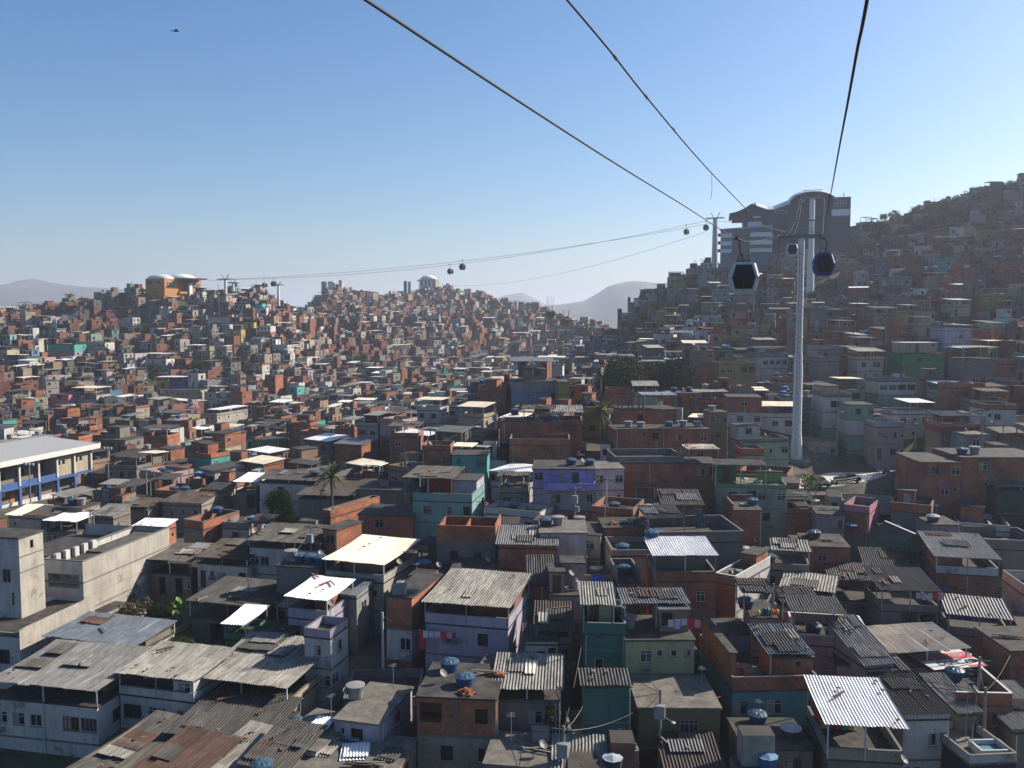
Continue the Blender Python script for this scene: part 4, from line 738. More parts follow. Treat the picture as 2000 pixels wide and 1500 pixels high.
# ------------------------------------------------------------------ the white works building with the tall sunlit wall, lower left
def works_building():
    th = R(-12); c, s = math.cos(th), math.sin(th); A = P(161, 1098, 94)
    g = T(A.x, A.y) - 1.5; root = empty('works_building', (A.x, A.y, g), th, 'white works building with stair tower and tall sunlit blank wall, lower left', 'building')
    FOOT.append((A.x - 4, A.y + 8, c, s, 11, 17)); FOOT.append((A.x - 6, A.y - 5, c, s, 12, 11))
    Z = A.z - g                                            # top of the main block; x to the left is negative
    m = MB(); fr = ((-4.9, 0), (1, 0), (0, -1), 4.9)
    wall_face(m, fr, Z - 9, Z, [('o', .55, 4.4, 6.0, 7.55), ('o', .6, 4.4, 2.9, 4.8)], 'white')
    wall_face(m, ((0, 0), (0, 1), (1, 0), 16), -1, Z, [], 'pale_wall'); wall_face(m, ((0, 16), (-1, 0), (0, 1), 12), -1, Z, [], 'white')
    wall_face(m, ((-4.9, 16), (0, -1), (-1, 0), 16), -1, Z, [], 'white'); m.build('wall', root)
    m = MB()
    for k, z in enumerate((Z - 2.3, Z - 3.9, Z - 5.4, Z - 7.2)): m.box(.002, .05, z - .06, .06, 16, z + .06, 'pale_wall' if k % 2 else 'concrete')
    m.box(-4.95, -.06, Z - 2.45, .04, -.002, Z - 2.2, 'concrete'); m.build('wall_ledge', root)
    m = MB(); m.box(-4.75, .15, Z - .9, -.15, 15.8, Z - .75, 'roof_slab'); m.box(-14, 6, Z - 1.6, -4.91, 16, Z - 1.45, 'roof_slab'); m.build('roof', root)
    m = MB(); m.box(-4.9, 0, Z, .02, .2, Z + .12, 'concrete'); m.box(-.2, .2, Z, .02, 16, Z + .12, 'concrete'); m.box(-4.9, .2, Z, -4.7, 16, Z + .12, 'concrete'); m.box(-4.9, 15.8, Z, -.2, 16, Z + .12, 'concrete'); m.build('coping', root)
    for j in range(5): m = MB(); m.box(-4.6, 1.2 + j * 1.5, Z - .75, -4.2, 1.9 + j * 1.5, Z + .3, 'white'); m.build('roof_vent', root)
    m = MB(); m.corr((-4.2, 6, Z - .55), (-.6, 6, Z - .55), (-.6, 15.6, Z - .45), (-4.2, 15.6, Z - .45), 'fibre', .3, .03); m.build('roof_sheet', root)
    m = MB(); m.box(-14, 6, -1, -4.91, 16, Z - 1.6, 'white'); m.build('rear_block', root)
    for (y, z) in ((9.2, Z - 5.0), (9.7, Z - 4.7)):
        m = MB(); m.lathe([(.02, .1), (.25, .03), (.4, 0)], 12, 'dish'); o = m.build('satellite_dish', root, (.45, y, z)); o.rotation_euler = (0, R(75), R(-30))
    # stair tower at the left
    B = P(36, 1053, 88.5); q = Matrix.Rotation(-th, 3, 'Z') @ (B - A); tz = q.z + Z; x1, y0 = q.x, q.y
    m = MB(); fr = ((x1 - 8, y0), (1, 0), (0, -1), 8); zb = Z - 6.5
    wall_face(m, fr, -1, tz, [('w', 5.9, 6.9, tz - 4.6 + 1, tz - 3.2 + 1), ('w', 6.1, 7.2, tz - 6.9 + 1, tz - 5.6 + 1)], 'white')
    wall_face(m, ((x1, y0), (0, 1), (1, 0), 3.4), -1, tz, [('s', 1.55, 2.0, tz + 1 - 1.35, tz + 1 - .5)], 'pale_wall')
    wall_face(m, ((x1, y0 + 3.4), (-1, 0), (0, 1), 8), -1, tz, [], 'white'); o = m.build('stair_tower', root)
    for op in (('w', 5.9, 6.9, tz - 4.6, tz - 3.2), ('w', 6.1, 7.2, tz - 6.9, tz - 5.6)): put_window(o, fr, op, 0, 1)
    m = MB(); m.box(x1 - 8.2, y0 - .15, tz, x1 + .12, y0 + 3.5, tz + .14, 'roof_slab'); m.build('tower_roof', o)
    m = MB()
    for z in (tz - 1.9, tz - 3.5): m.box(x1 + .002, y0, z - .05, x1 + .05, y0 + 3.4, z + .05, 'concrete')
    m.build('wall_ledge', o)
    # low front block, its roof a terrace
    C = P(38, 1240, 83.5); q = Matrix.Rotation(-th, 3, 'Z') @ (C - A); lz = q.z + Z
    m = MB(); fr = ((q.x - 9, q.y), (1, 0), (0, -1), 9); wall_face(m, fr, -2, lz, [('b', 6.5, 7.8, lz - 3.0 + 2, lz - 1.6 + 2)], 'white')
    wall_face(m, ((q.x, q.y), (0, 1), (1, 0), -q.y + .3), -2, lz + .45, [], 'pale_wall'); m.build('front_wall', root)
    m = MB(); m.box(q.x - 9, q.y, lz - .3, q.x - .01, .0, lz - .15, 'roof_slab'); m.build('terrace_slab', root)
    m = MB(); m.box(q.x - .2, q.y + .2, lz - .15, q.x - .012, -.01, lz + .45, 'pale_wall'); m.box(q.x - 9, q.y, lz - .15, q.x - .012, q.y + .2, lz + .12, 'concrete'); m.build('parapet', root)
    m = MB(); m.bar((q.x - 6.5, q.y + 1.2, lz + .1), (q.x - 4.2, -.6, lz + .3), .35, 'white'); m.build('kerb_beam', root)
    m = MB(); m.box(q.x + .003, q.y + .02, lz - 1.6, q.x + .05, -.1, lz - 1.5, 'concrete'); m.build('wall_ledge', root)
works_building()

# ------------------------------------------------------------------ the blue and white school
def school():
    flat('school_roof', (.30,.30,.30), .6, 0, .08)
    th = R(-15); A = P(174, 868, 171); c, s = math.cos(th), math.sin(th)
    L, W, Hh = 62, 11, 8.4; o = A - Vector((-s, c, 0)) * L; g = A.z - Hh
    root = empty('school_building', (o.x, o.y, g), th, 'long two-floor school with grey overhanging roof, blue rails and white columns', 'school')
    FOOT.append((o.x + c*(-W/2) - s*L/2, o.y + s*(-W/2) + c*L/2, c, s, W + 6, L + 5))
    for j in range(12): FOOT.append((o.x + 9*c - s*(L*j/12), o.y + 9*s + c*(L*j/12), c, s, 12, 7))
    m = MB(); m.hexa([(1.6,-1,Hh-.2),(1.6,L+.8,Hh-.2),(-W,L+.8,Hh+.3),(-W,-1,Hh+.3),(1.6,-1,Hh+.15),(1.6,L+.8,Hh+.15),(-W,L+.8,Hh+1.2),(-W,-1,Hh+1.2)][::1], 'school_roof'); r = m.build('roof', root)
    m = MB(); m.box(1.602, -1, Hh - .75, 1.8, L + .8, Hh + .2, 'coping'); m.box(-W, L + .8, Hh - .6, 1.8, L + 1, Hh + .4, 'coping'); m.build('fascia', r)
    m = MB(); m.box(-W + 1, 0, -1, -2.2, L, Hh - .2, 'plaster'); m.build('wall', root)
    ew = L - 9.5; fr = ((.3, ew), (0, 1), (1, 0), 9.5); m = MB()
    ops = [('w', .9, 1.7, 5.6, 6.6), ('w', 2.0, 2.8, 5.6, 6.6), ('w', 5.2, 6.0, 5.6, 6.6), ('w', 6.4, 7.2, 5.6, 6.6)]
    wall_face(m, fr, 3.6, Hh - .2, [(a, b, c_, d - 3.6, e - 3.6) for a, b, c_, d, e in ops], 'cream'); m.box(-2.2, ew, 3.6, .29, ew + .2, Hh - .2, 'cream'); m.box(-2.2, L - .2, 3.6, .29, L, Hh - .2, 'cream'); e_ = m.build('end_bay', root)
    for op in ops: put_window(e_, fr, op, 0, 1)
    for z, nm in ((0, 'ground_slab'), (3.3, 'floor_slab')): m = MB(); m.box(-2.3, 0, z - .2, .6, L, z + .25, 'white' if not z else 'blue'); m.build(nm, root)
    n = 14
    for j in range(n + 1):
        y = .3 + (L - .6) * j / n
        m = MB(); m.box(.32, y - .2, 3.55, .72, y + .2, Hh - .25, 'white'); m.build('column', root)
        m = MB(); m.box(.32, y - .25, .25, .75, y + .25, 3.1, 'blue'); m.build('pillar', root)
    for j in range(n - 2):
        y0 = .5 + (L - .6) * j / n; y1 = y0 + (L - .6) / n - .4
        m = MB(); m.box(.45, y0, 3.55, .55, y1, 4.35, 'blue'); m.build('balcony_wall', root)
        m = MB(); m.box(.45, y0, .25, .52, y1, .9, 'frame_white'); m.build('guard_rail', root)
        m = MB(); k = (j % 3 == 1)
        m.box(-2.19, y0 + .3, .3, -2.1, y0 + 1.3, 2.4, 'orange' if k else 'door_dark'); m.build('classroom_door', root)
        for za, zb in ((4.6, 5.9), (1.2, 2.3)): m = MB(); m.box(-2.19, y0 + 1.9, za, -2.1, y1 - .3, zb, 'glass'); m.build('classroom_window', root)
    # court in front of it
    m = MB(); q = [(2.5, 8, .03), (15, 8, .03), (15, L - 8, .03), (2.5, L - 8, .03)]; flat('court_red', (.15,.065,.05)); flat('court_grey', (.16,.155,.15)); m.poly([(1,-10,.02),(18,-10,.02),(18,L+6,.02),(1,L+6,.02)], 'court_grey'); m.hexa([(x, y, -6) for x, y, _ in ((1,-10,0),(18,-10,0),(18,L+6,0),(1,L+6,0))] + [(1,-10,.0),(18,-10,.0),(18,L+6,.0),(1,L+6,.0)], 'court_grey')
    m.poly(q, 'court_red'); tag(m.build('playground', None, (o.x, o.y, g), th), kind='structure')
    for k, y in enumerate((14, 34, 52)):
        R_ = Matrix.Rotation(th, 3, 'Z'); p = Vector((o.x, o.y, g)) + R_ @ Vector((12.5, y, 0))
        lamp_mast(p, ['tall floodlight mast at the near end of the school court', 'tall floodlight mast beside the middle of the school court', 'tall floodlight mast by the far end of the school court'][k])
def lamp_mast(p, label):
    r = empty('floodlight_mast', p, R(-12), label, 'light mast', 'floodlight masts round the school court')
    m = MB(); m.tube([(0,0,0),(0,0,9.5)], [.12,.07], 8, 'steel'); m.build('mast', r)
    m = MB(); m.bar((-.9,0,9.4),(.9,0,9.4), .1, 'steel'); b = m.build('crossbar', r)
    for q in (-.7, 0, .7): m = MB(); m.box(q-.2, -.25, 9.45, q+.2, .1, 9.8, 'frame_alu'); m.build('floodlight', b)
school()

# ------------------------------------------------------------------ cable car: pylons, stations, ropes, cabins
ROPE_D = Vector((.3257, .9455, 0)); ROPE_N = Vector((-.9455, .3257, 0)); PY = P(1555, 893, 156); PY.z = T(PY.x, PY.y)
def rope_pylon(name, base, zarm, half, dirn, rad, label, group, kids=True, flare=True, ladder=True):
    """tubular pylon: dirn is the direction of the ropes"""
    th = math.atan2(dirn.y, dirn.x) - math.pi / 2; Hh = zarm - base.z
    r = empty(name, base, th, label, 'pylon', group)
    m = MB(); pr = [(rad*1.75, -2), (rad*1.75, .0), (rad*1.7, Hh*.065), (rad*1.33, Hh*.13), (rad*1.3, Hh*.36), (rad*1.28, Hh*.42), (rad, Hh*.50), (rad*.94, Hh*.99), (rad*.94, Hh)] if flare else [(rad*1.3, -3), (rad*.8, Hh)]
    m.lathe(pr, 12 if rad > .6 else 8, 'pylon_white', ph=R(15)); sh = m.build('shaft', r)
    if ladder:
        m = MB(); n = int((Hh - 2) / .9)
        def rr(z): return _pl([(b, a) for a, b in pr], z)
        for sx in (-.22, .22): m.tube([(sx, -rr(z) - .12, z) for z in [1 + (Hh - 2)*i/20 for i in range(21)]], .035, 5, 'steel_dark')
        for i in range(n): z = 1 + i * .9; m.bar((-.22, -rr(z) - .12, z), (.22, -rr(z) - .12, z), .05, 'steel_dark')
        m.build('ladder', sh)
        m = MB()
        for z in (Hh*.29, Hh*.56, Hh*.70, Hh*.84): m.lathe([(rr(z)+.1, z-.08), (rr(z)+.1, z+.08)], 12, 'pylon_white', ph=R(15))
        m.build('joint_ring', sh)
        m = MB(); m.box(-2.3, -2.3, -3.5, 2.3, 2.3, .15, 'concrete'); m.build('footing', r)
    m = MB(); m.box(-half, -.35, Hh, half, .35, Hh + .55, 'pylon_grey')
    a = m.build('crossarm', r)
    if kids:
        m = MB(); m.box(-half*.95, -.8, Hh + .62, half*.95, -.45, Hh + .68, 'pylon_grey'); m.box(-half*.95, .45, Hh + .62, half*.95, .8, Hh + .68, 'pylon_grey')
        for x in [half*(-.95 + 1.9*i/8) for i in range(9)]:
            for y in (-.8, .8): m.bar((x, y, Hh + .65), (x, y, Hh + 1.7), .05, 'pylon_grey')
        for y in (-.8, .8):
            for z in (1.15, 1.7): m.bar((-half*.95, y, Hh + z), (half*.95, y, Hh + z), .05, 'pylon_grey')
        m.build('catwalk', a)
        m = MB(); m.bar((-half*.62, 0, Hh + .5), (-half*.62, 0, Hh + 3.1), .16, 'pylon_grey'); m.bar((half*.62, 0, Hh + .5), (half*.62, 0, Hh + 3.1), .16, 'pylon_grey'); m.bar((-half*.8, 0, Hh + 3.1), (half*.8, 0, Hh + 3.1), .2, 'pylon_grey'); m.build('lifting_frame', r)
    else:
        for sx in (-1, 1): m = MB(); m.bar((sx*half*.15, 0, Hh), (sx*half*.55, 0, Hh + half*.75), .3, 'pylon_grey'); m.build('lifting_frame', r)
    for sx in (-1, 1):
        m = MB(); m.box(sx*half - .12, -2.2, Hh - .1, sx*half + .12, 2.2, Hh + .25, 'steel_dark'); sb = m.build('sheave_beam', r)
        if kids:
            for k in range(6):
                m = MB(); m.lathe([(.27,-.07),(.23,0),(.27,.07)], 12, 'steel_dark'); w_ = m.build('sheave', sb, (sx*half, -2 + .8*k, Hh + .42)); w_.rotation_euler = (0, R(90), 0)
            for k in range(2): m = MB(); m.bar((sx*half - .3, -1.2 + 2.4*k, Hh + .2), (sx*half - .3, -1.2 + 2.4*k, Hh - 1.1), .1, 'steel_dark'); m.bar((sx*half - .3, -1.2+2.4*k, Hh - 1.1), (sx*half - .9, -1.2+2.4*k, Hh - .4), .07, 'steel_dark'); m.build('hanger_strut', sb)
    return r
GP = 'cable car pylons'
ARM_Z = P(1561, 466, 156).z
rope_pylon('cable_pylon', PY, ARM_Z, 3.45, ROPE_D, .60, 'nearest white cable car pylon with flared foot, ladder and wide crossarm', GP)
P2 = P(1583, 540, 330); P2.z = T(P2.x, P2.y)
rope_pylon('cable_pylon', P2, P(1583, 388, 330).z, 4.2, ROPE_D, 1.05, 'second white pylon standing in front of the grey hilltop station', GP, flare=True, ladder=False)
P3 = P(1396, 500, 425); P3.z = T(P3.x, P3.y) - 2
LD = (P(450, 545, 398) - P(1396, 426, 425)); LD.z = 0; LD.normalize()
rope_pylon('cable_pylon', P3, P(1396, 427, 425).z, 4.0, Vector((.42,.9,0)).normalized(), 1.35, 'pale pylon on the skyline just left of the grey hilltop station', GP, False, False, False)
for u, v0, v1, yy, lb in ((441, 585, 546, 474, 'tallest of the three pylons beside the orange station'), (456, 590, 553, 492, 'middle pylon half hidden behind the tallest one by the orange station'), (544, 585, 557, 505, 'short pylon farthest right of the three near the orange station')):
    b = P(u, v0, yy); b.z = min(T(b.x, b.y), b.z) - 3; rope_pylon('cable_pylon', b, P(u, v1, yy).z, 4.0 if yy < 480 else 3.0, Vector((.35,.93,0)), .85, lb, GP, False, False, False)
def right_rope(y): return .56 + (PY.x + 6.6*.47 - .56) * y / 157
ARM_R = PY + ROPE_N * -3.45; ARM_R.z = ARM_Z + .75; ARM_L = PY + ROPE_N * 3.45; ARM_L.z = ARM_Z + .75
def on_line(a, b, pts):
    """points of a hanging rope in the vertical plane through a and b, at the heights at which the photograph shows it"""
    out = []
    for u, v in pts:
        k = (u - 1000) / F / (CP + (750 - v) / F * SP); s = (k*a.y - a.x) / ((b.x - a.x) - k*(b.y - a.y)); y = a.y + (b.y - a.y)*s
        out.append(P(u, v, y))
    return out
def smooth_pts(p, n=8):
    o = []
    for i in range(len(p) - 1):
        a, b, c, d = p[max(i-1,0)], p[i], p[i+1], p[min(i+2,len(p)-1)]
        for j in range(n):
            t = j/n; o.append(.5*((2*b) + (c-a)*t + (2*a-5*b+4*c-d)*t*t + (3*b-a-3*c+d)*t**3))
    return o + [p[-1]]
def rope(name, pts, r, label, cat='cable', group=None, k='rope', n=6):
    m = MB(); m.tube(pts, r, n, k); o = m.build(name, smooth=True); return tag(o, label, cat, group)
RA = Vector((.56, 0, CZ + 3.6)); LA = RA + ROPE_N * 6.9
lpts = on_line(LA, ARM_L, [(715,0),(1000,189),(1200,318),(1330,398),(1437,464)])
GL = lpts[-1].copy()
rope('haul_rope', smooth_pts([lpts[0] + (lpts[0] - lpts[1])*.6, lpts[0] + (lpts[0] - lpts[1])*.2] + lpts + [P(1480, 471, GL.y + 30), ARM_L]), .027, 'long taut cable from the top left down to the white cabin', group='ropes of the near cable car line')
rpts = [RA, P(1680, 0, 12.2), P(1665, 95, 15.2), P(1648, 205, 20.5), P(1633, 300, 30), P(1622, 385, 50), P(1611, 440, 85), P(1603, 464, 108), ARM_R]
for p in rpts[1:-1]: p.x = RA.x + (ARM_R.x - RA.x) * p.y / ARM_R.y
rope('haul_rope', smooth_pts([RA - (rpts[1] - RA) * .6] + rpts), .027, 'steep cable dropping from the top right to the blue cabin', group='ropes of the near cable car line')
CA = RA + ROPE_N * 6.1 + Vector((0,0,1.2)); CB = ARM_L + Vector((.8,-.6,.4))
cp = on_line(CA, CB, [(1108,0),(1192,100),(1268,196),(1375,322),(1462,413),(1490,440)])
rope('signal_cable', smooth_pts([cp[0] + (cp[0] - cp[1])*.8, cp[0] + (cp[0] - cp[1])*.3] + cp + [CB]), .03, 'middle cable with knots and hanging kite threads', group='ropes of the near cable car line')
def wrap(m, a, b):
    m.tube([a, a.lerp(b, .5), b], .06, 5, 'rope')
m = MB()
for i, f in ((1,.1),(1,.9),(2,.35)):
    q = cp[i].lerp(cp[i+1], f); d = (cp[i+1] - cp[i]).normalized(); m.tube([q - d*.15, q + d*.2], .045, 5, 'rope'); m.bar(q, q + Vector((.02,.02,-.1)), .02, 'black')
tag(m.build('cable_splice'), 'dark bindings along the middle cable', 'binding')
q = P(1390, 338, cp[3].y + 1); m = MB(); m.tube([q, q + Vector((.03,0,-.8)), q + Vector((-.03,0,-1.3))], .011, 4, 'black'); tag(m.build('kite_thread'), 'kite thread hanging off the middle cable', 'kite string')
P2T = P2.copy(); P2T.z = P(1583, 388, 330).z + .6
ST = P(1590, 385, 385)
for (a, b, sag, lb) in ((ARM_L, P2T + ROPE_N*4.2, 4.2, 'slack cable from the near pylon up to the left arm of the second pylon'), (ARM_L + Vector((.8,0,.5)), P2T + ROPE_N*3.6, 5.6, 'thin signal cable looping between the first two pylons'), (ARM_R, P2T - ROPE_N*4.2, 3.2, 'cable from the near pylon up to the right arm of the second pylon'),
    (P2T + ROPE_N*4.2, ST + ROPE_N*3.4, 1.5, 'cable running from the second pylon into the left of the station mouth'), (P2T - ROPE_N*4.2, ST - ROPE_N*3.4, 1.5, 'cable running from the second pylon into the right of the station mouth')):
    rope('haul_rope', [a.lerp(b, i/16) - Vector((0,0,sag*4*(i/16)*(1-i/16))) for i in range(17)], .05, lb, group='ropes of the near cable car line')
F1 = P(1381, 431, 423); F2 = P(1410, 432, 427); G1, G2 = P(431, 546, 473), P(452, 545, 475)
for (a, b, sag, lb) in ((F1, G1, 6.5, 'thin far cable from the skyline pylon to the orange station, lower strand'), (F2, G2, 4.6, 'thin far cable from the skyline pylon to the orange station, upper strand'), (P(1381,452,423), P(862,556,880), 9, 'thin far cable sloping down to the distant domed station')):
    rope('far_rope', [a.lerp(b, i/40) - Vector((0,0,sag*4*(i/40)*(1-i/40))) for i in range(41)], .075, lb, group='ropes of the far cable car line', k='rope_thin', n=4)
for (a, b, lb) in ((G2, P(393, 545, 480), 'short far cable between the tallest ridge pylon and the orange station'), (F2, P(1470, 425, 400), 'short far cable between skyline pylon and the grey station')):
    rope('far_rope', [a.lerp(b, i/8) - Vector((0,0,.8*4*(i/8)*(1-i/8))) for i in range(9)], .075, lb, group='ropes of the far cable car line', k='rope_thin', n=4)
flat('cabin_white', (.45,.46,.47), .35); flat('cabin_blue', (.009,.032,.13), .35); flat('cabin_glass', (.012,.014,.02), .1); flat('cabin_dark', (.03,.03,.034), .4)
def make_cabin(shell, label, drop, off=0.0):
    """eight-seat cabin hung from a rope; origin at the grip on the rope, x across the line"""
    r = empty('gondola_cabin', (0,0,0), 0, label, 'gondola', 'gondola cabins on the cable car lines')
    zt = -drop; PRF = [(.76, 0), (1.06, -1.05), (1.04, -1.22), (.80, -2.1)]     # half width, z below the roof
    dep = [.75, .98, .97, .78]
    def ring(i): return [(sx*PRF[i][0], sy*dep[i], zt + PRF[i][1]) for sx, sy in ((-1,-1),(1,-1),(1,1),(-1,1))]
    rings = [ring(i) for i in range(4)]
    m = MB()
    for a, b in ((rings[0], rings[1]), (rings[1], rings[2]), (rings[2], rings[3])):
        for j in range(4): m.poly([b[j], b[(j+1)%4], a[(j+1)%4], a[j]], 'cabin_glass')
    body = m.build('glazed_body', r)
    for j in range(4):
        m = MB()
        for i in range(3): m.bar(rings[i][j], rings[i+1][j], .23, shell)
        m.build('corner_post', r)
    m = MB(); x, d = PRF[0][0] + .06, dep[0] + .06; m.hexa([(-x,-d,zt-.06),(x,-d,zt-.06),(x,d,zt-.06),(-x,d,zt-.06),(-x*.8,-d*.8,zt+.16),(x*.8,-d*.8,zt+.16),(x*.8,d*.8,zt+.16),(-x*.8,d*.8,zt+.16)], shell); m.build('roof', r)
    m = MB(); b = PRF[3][0]; e = dep[3]; m.hexa([(-b*.94,-e*.94,zt-2.4),(b*.94,-e*.94,zt-2.4),(b*.94,e*.94,zt-2.4),(-b*.94,e*.94,zt-2.4),(-b-.06,-e-.06,zt-2.0),(b+.06,-e-.06,zt-2.0),(b+.06,e+.06,zt-2.0),(-b-.06,e+.06,zt-2.0)], shell); m.build('skirt', r)
    m = MB()
    for sx in (-1, 1): m.box(sx*1.08 - .07, -.97, zt - 1.24, sx*1.08 + .07, .97, zt - 1.02, 'cabin_dark')
    m.build('bumper', r)
    m = MB(); m.box(-.9, -.96, zt - 1.3, .9, -.93, zt - 1.22, 'cabin_dark') if shell == 'cabin_blue' else m.box(-.02, -1.0, zt - 2.2, .02, -.99, zt - .2, 'cabin_dark'); m.build('door_seam', body)
    m = MB(); m.tube([(0,0,0),(.28,0,-.25),(.34,0,-drop*.5),(.2 + off*.6,0,-drop*.8),(off,0,zt+.15)], .06, 6, 'cabin_dark'); h = m.build('hanger', r)
    m = MB(); m.box(-.14,-.35,-.16,.14,.35,.1,'cabin_dark'); m.build('grip', h)
    m = MB(); m.box(-.45,-.45,zt+.16,.45,.45,zt+.26,'cabin_dark'); m.bar((-.5,0,zt+.2),(-.35,0,zt+.75),.06,'cabin_dark'); m.bar((.5,0,zt+.2),(.35,0,zt+.75),.06,'cabin_dark'); m.bar((-.35,0,zt+.75),(.35,0,zt+.75),.06,'cabin_dark'); m.build('suspension_frame', r)
    for ch in r.children:
        if not ch.name.startswith('hanger'): ch.location.x = off
    return r
WG = make_cabin('cabin_white', 'nearest white gondola cabin with dark windows hanging left of the pylon', 2.15, .65)
BG = make_cabin('cabin_blue', 'blue gondola cabin with dark windows right of the near pylon', 1.9)
WG.location = GL; WG.rotation_euler.z = R(-12)
BG.location = (RA.x + (ARM_R.x - RA.x)*104/ARM_R.y, 104, P(1601, 466, 104).z); BG.rotation_euler.z = R(-14)
KW, KB = kids_of(WG), kids_of(BG)
def cabin(white, u, vtop, y, label, rz):
    o = copy_tree(WG if white else BG, None, KW if white else KB); p = P(u, vtop, y); o.location = p; o.rotation_euler.z = rz; o['label'] = label
cabin(True, 1541, 457, 182, 'white gondola cabin half hidden behind the near pylon shaft', R(-14))
for i, (wh, u, v, y, lb) in enumerate(((1, 878, 516, 405, 'lower left of the two cabins in mid sky over the valley'), (0, 903, 508, 395, 'upper right of the two cabins in mid sky over the valley'),
    (1, 1340, 439, 418, 'small pale cabin left of the skyline pylon'), (0, 1379, 432, 421, 'small cabin almost touching the skyline pylon'),
    (0, 534, 543, 462, 'darkest cabin right of the ridge pylons, highest of four'), (1, 515, 545, 466, 'pale cabin right of the ridge pylons, over another cabin'), (0, 490, 559, 520, 'tiny dark cabin nearest the twin ridge pylons'), (0, 517, 559, 520, 'tiny cabin right below the pale one near the ridge'))):
    cabin(wh, u, v, y, lb, R(60))

# ------------------------------------------------------------------ stations and tanks on the hills
flat('wing_blue', (.13,.18,.26), .5); flat('station_grey', (.045,.056,.08), .6, 0, .08); flat('station_pale', (.62,.63,.64), .5, 0, .05); flat('roof_white', (.62,.62,.62), .45, 0, .04); flat('station_orange', (.40,.18,.05), .7, 0, .06); flat('roof_blue_grey', (.20,.30,.42), .5)
def extrude(m, prof, y0, y1, th, k):
    """a bent sheet along a profile of (x, z)"""
    for (x0, z0), (x1, z1) in zip(prof, prof[1:]):
        m.hexa([(x0,y0,z0-th),(x1,y0,z1-th),(x1,y1,z1-th),(x0,y1,z0-th),(x0,y0,z0),(x1,y0,z1),(x1,y1,z1),(x0,y1,z0)], k)
def win_grid(root, fr, a0, z0, nx, nz, w_, h_, gap=.25, fk='frame_white', gk='glass'):
    m = MB()
    fbox(m, fr, a0 - .12, a0 + nx*(w_+gap) - gap + .12, z0 - .12, z0 + nz*(h_+gap) - gap + .12, -.05, .05, fk)
    for i in range(nx):
        for j in range(nz): x, z = a0 + i*(w_+gap), z0 + j*(h_+gap); fbox(m, fr, x, x + w_, z, z + h_, .045, .06, gk)
    m.build('window', root)
def hill_station():
    D = 392; K = D / F; o = P(1540, 505, D); o.z = P(1540, 505, D).z; o.x -= 1.6; r = empty('cable_car_station', o, R(-13), 'large grey cable car station with white wavy roof on the right hilltop', 'station')
    X = lambda u: (u - 1540) * K; Z = lambda v: (505 - v) * K
    FOOT.append((o.x - 2, o.y + 12, 1, 0, 60, 44)); FOOT.append((o.x - 14, o.y - 6, 1, 0, 28, 18))
    wave = [(1434,415),(1448,412),(1462,406),(1474,398),(1484,392),(1494,396),(1505,400),(1516,400),(1530,395),(1547,389)]
    wp = [(X(u), Z(v)) for u, v in wave]
    m = MB(); m.poly([(X(1462),0,-6)] + [(X(1547),0,-6)] + [(x, 0, z-1.7) for x, z in reversed(wp[2:])], 'station_grey'); m.poly([(X(1462),0,-6),(X(1462),0,Z(406)-.5),(X(1462),34,Z(406)-.5),(X(1462),34,-6)], 'station_grey')
    fr = ((X(1547),0),(1,0),(0,-1),X(1621)-X(1547)); wall_face(m, fr, -6, Z(392), [('O', 3.0, X(1612)-X(1547), Z(438)+6, Z(396)+6)], 'station_grey')
    m.poly([(X(1621),34,-6),(X(1462),34,-6),(X(1462),34,Z(396)),(X(1621),34,Z(396))], 'station_grey'); m.build('hall_wall', r)
    m = MB(); m.poly([(x, -.02, z - .5) for x, z in reversed(wp[:3])] + [(X(1434), -.02, Z(420)), (X(1458), -.02, Z(423))][::1], 'station_grey'); m.box(X(1440), .5, Z(424), X(1462), 24, Z(414), 'station_grey'); m.build('eave_box', r)
    m = MB()
    for (xa, za), (xb, zb) in zip(wp, wp[1:]):
        dz = 2.6 if xa > X(1480) else .6; dzb = 2.6 if xb > X(1480) else .6
        for y0, y1, k0, k1 in ((-4, 0, 1, .35), (0, 8, .35, 0), (8, 30, 0, 0)): m.hexa([(xa,y0,za-dz*k0-.4),(xb,y0,zb-dzb*k0-.4),(xb,y1,zb-dzb*k1-.4),(xa,y1,za-dz*k1-.4),(xa,y0,za-dz*k0),(xb,y0,zb-dzb*k0),(xb,y1,zb-dzb*k1),(xa,y1,za-dz*k1)], 'roof_white' if xa > X(1483) else 'station_grey')
    m.build('wave_roof', r)
    arc = [(X(1588) + X(1631)*0 + (X(1631) - X(1545))/2*math.cos(t), Z(393) + (Z(372) - Z(393))*math.sin(t)) for t in (math.pi*(1 - i/16) for i in range(17))]
    m = MB()
    for (xa, za), (xb, zb) in zip(arc, arc[1:]):
        for y0, y1, k0, k1 in ((-5, 0, 1.9, .7), (0, 9, .7, 0), (9, 30, 0, 0)): m.hexa([(xa,y0,za-k0-.4),(xb,y0,zb-k0-.4),(xb,y1,zb-k1-.4),(xa,y1,za-k1-.4),(xa,y0,za-k0),(xb,y0,zb-k0),(xb,y1,zb-k1),(xa,y1,za-k1)], 'roof_white')
    m.build('vault_roof', r)
    m = MB(); pts = [(x, 2, z - .5) for x, z in arc]; m.poly([(arc[0][0], 2, Z(396)), (arc[-1][0], 2, Z(396))] + [p for p in reversed(pts)], 'station_grey'); m.build('vault_end_wall', r)
    m = MB(); n = len(arc)
    for i in range(4, 13): m.bar((arc[i][0], -5.1, arc[i][1] - 2.0), (arc[i][0], -5.1, arc[i][1] - 3.2), .12, 'steel')
    for i in range(3, 13): m.bar((arc[i][0], -5.1, arc[i][1]-2.2), (arc[i+1][0], -5.1, arc[i+1][1]-2.2), .2, 'steel')
    m.build('roof_truss', r)
    m = MB(); m.box(X(1621), -1.5, -6, X(1657), 24, Z(391), 'station_grey'); m.build('tower_block', r)
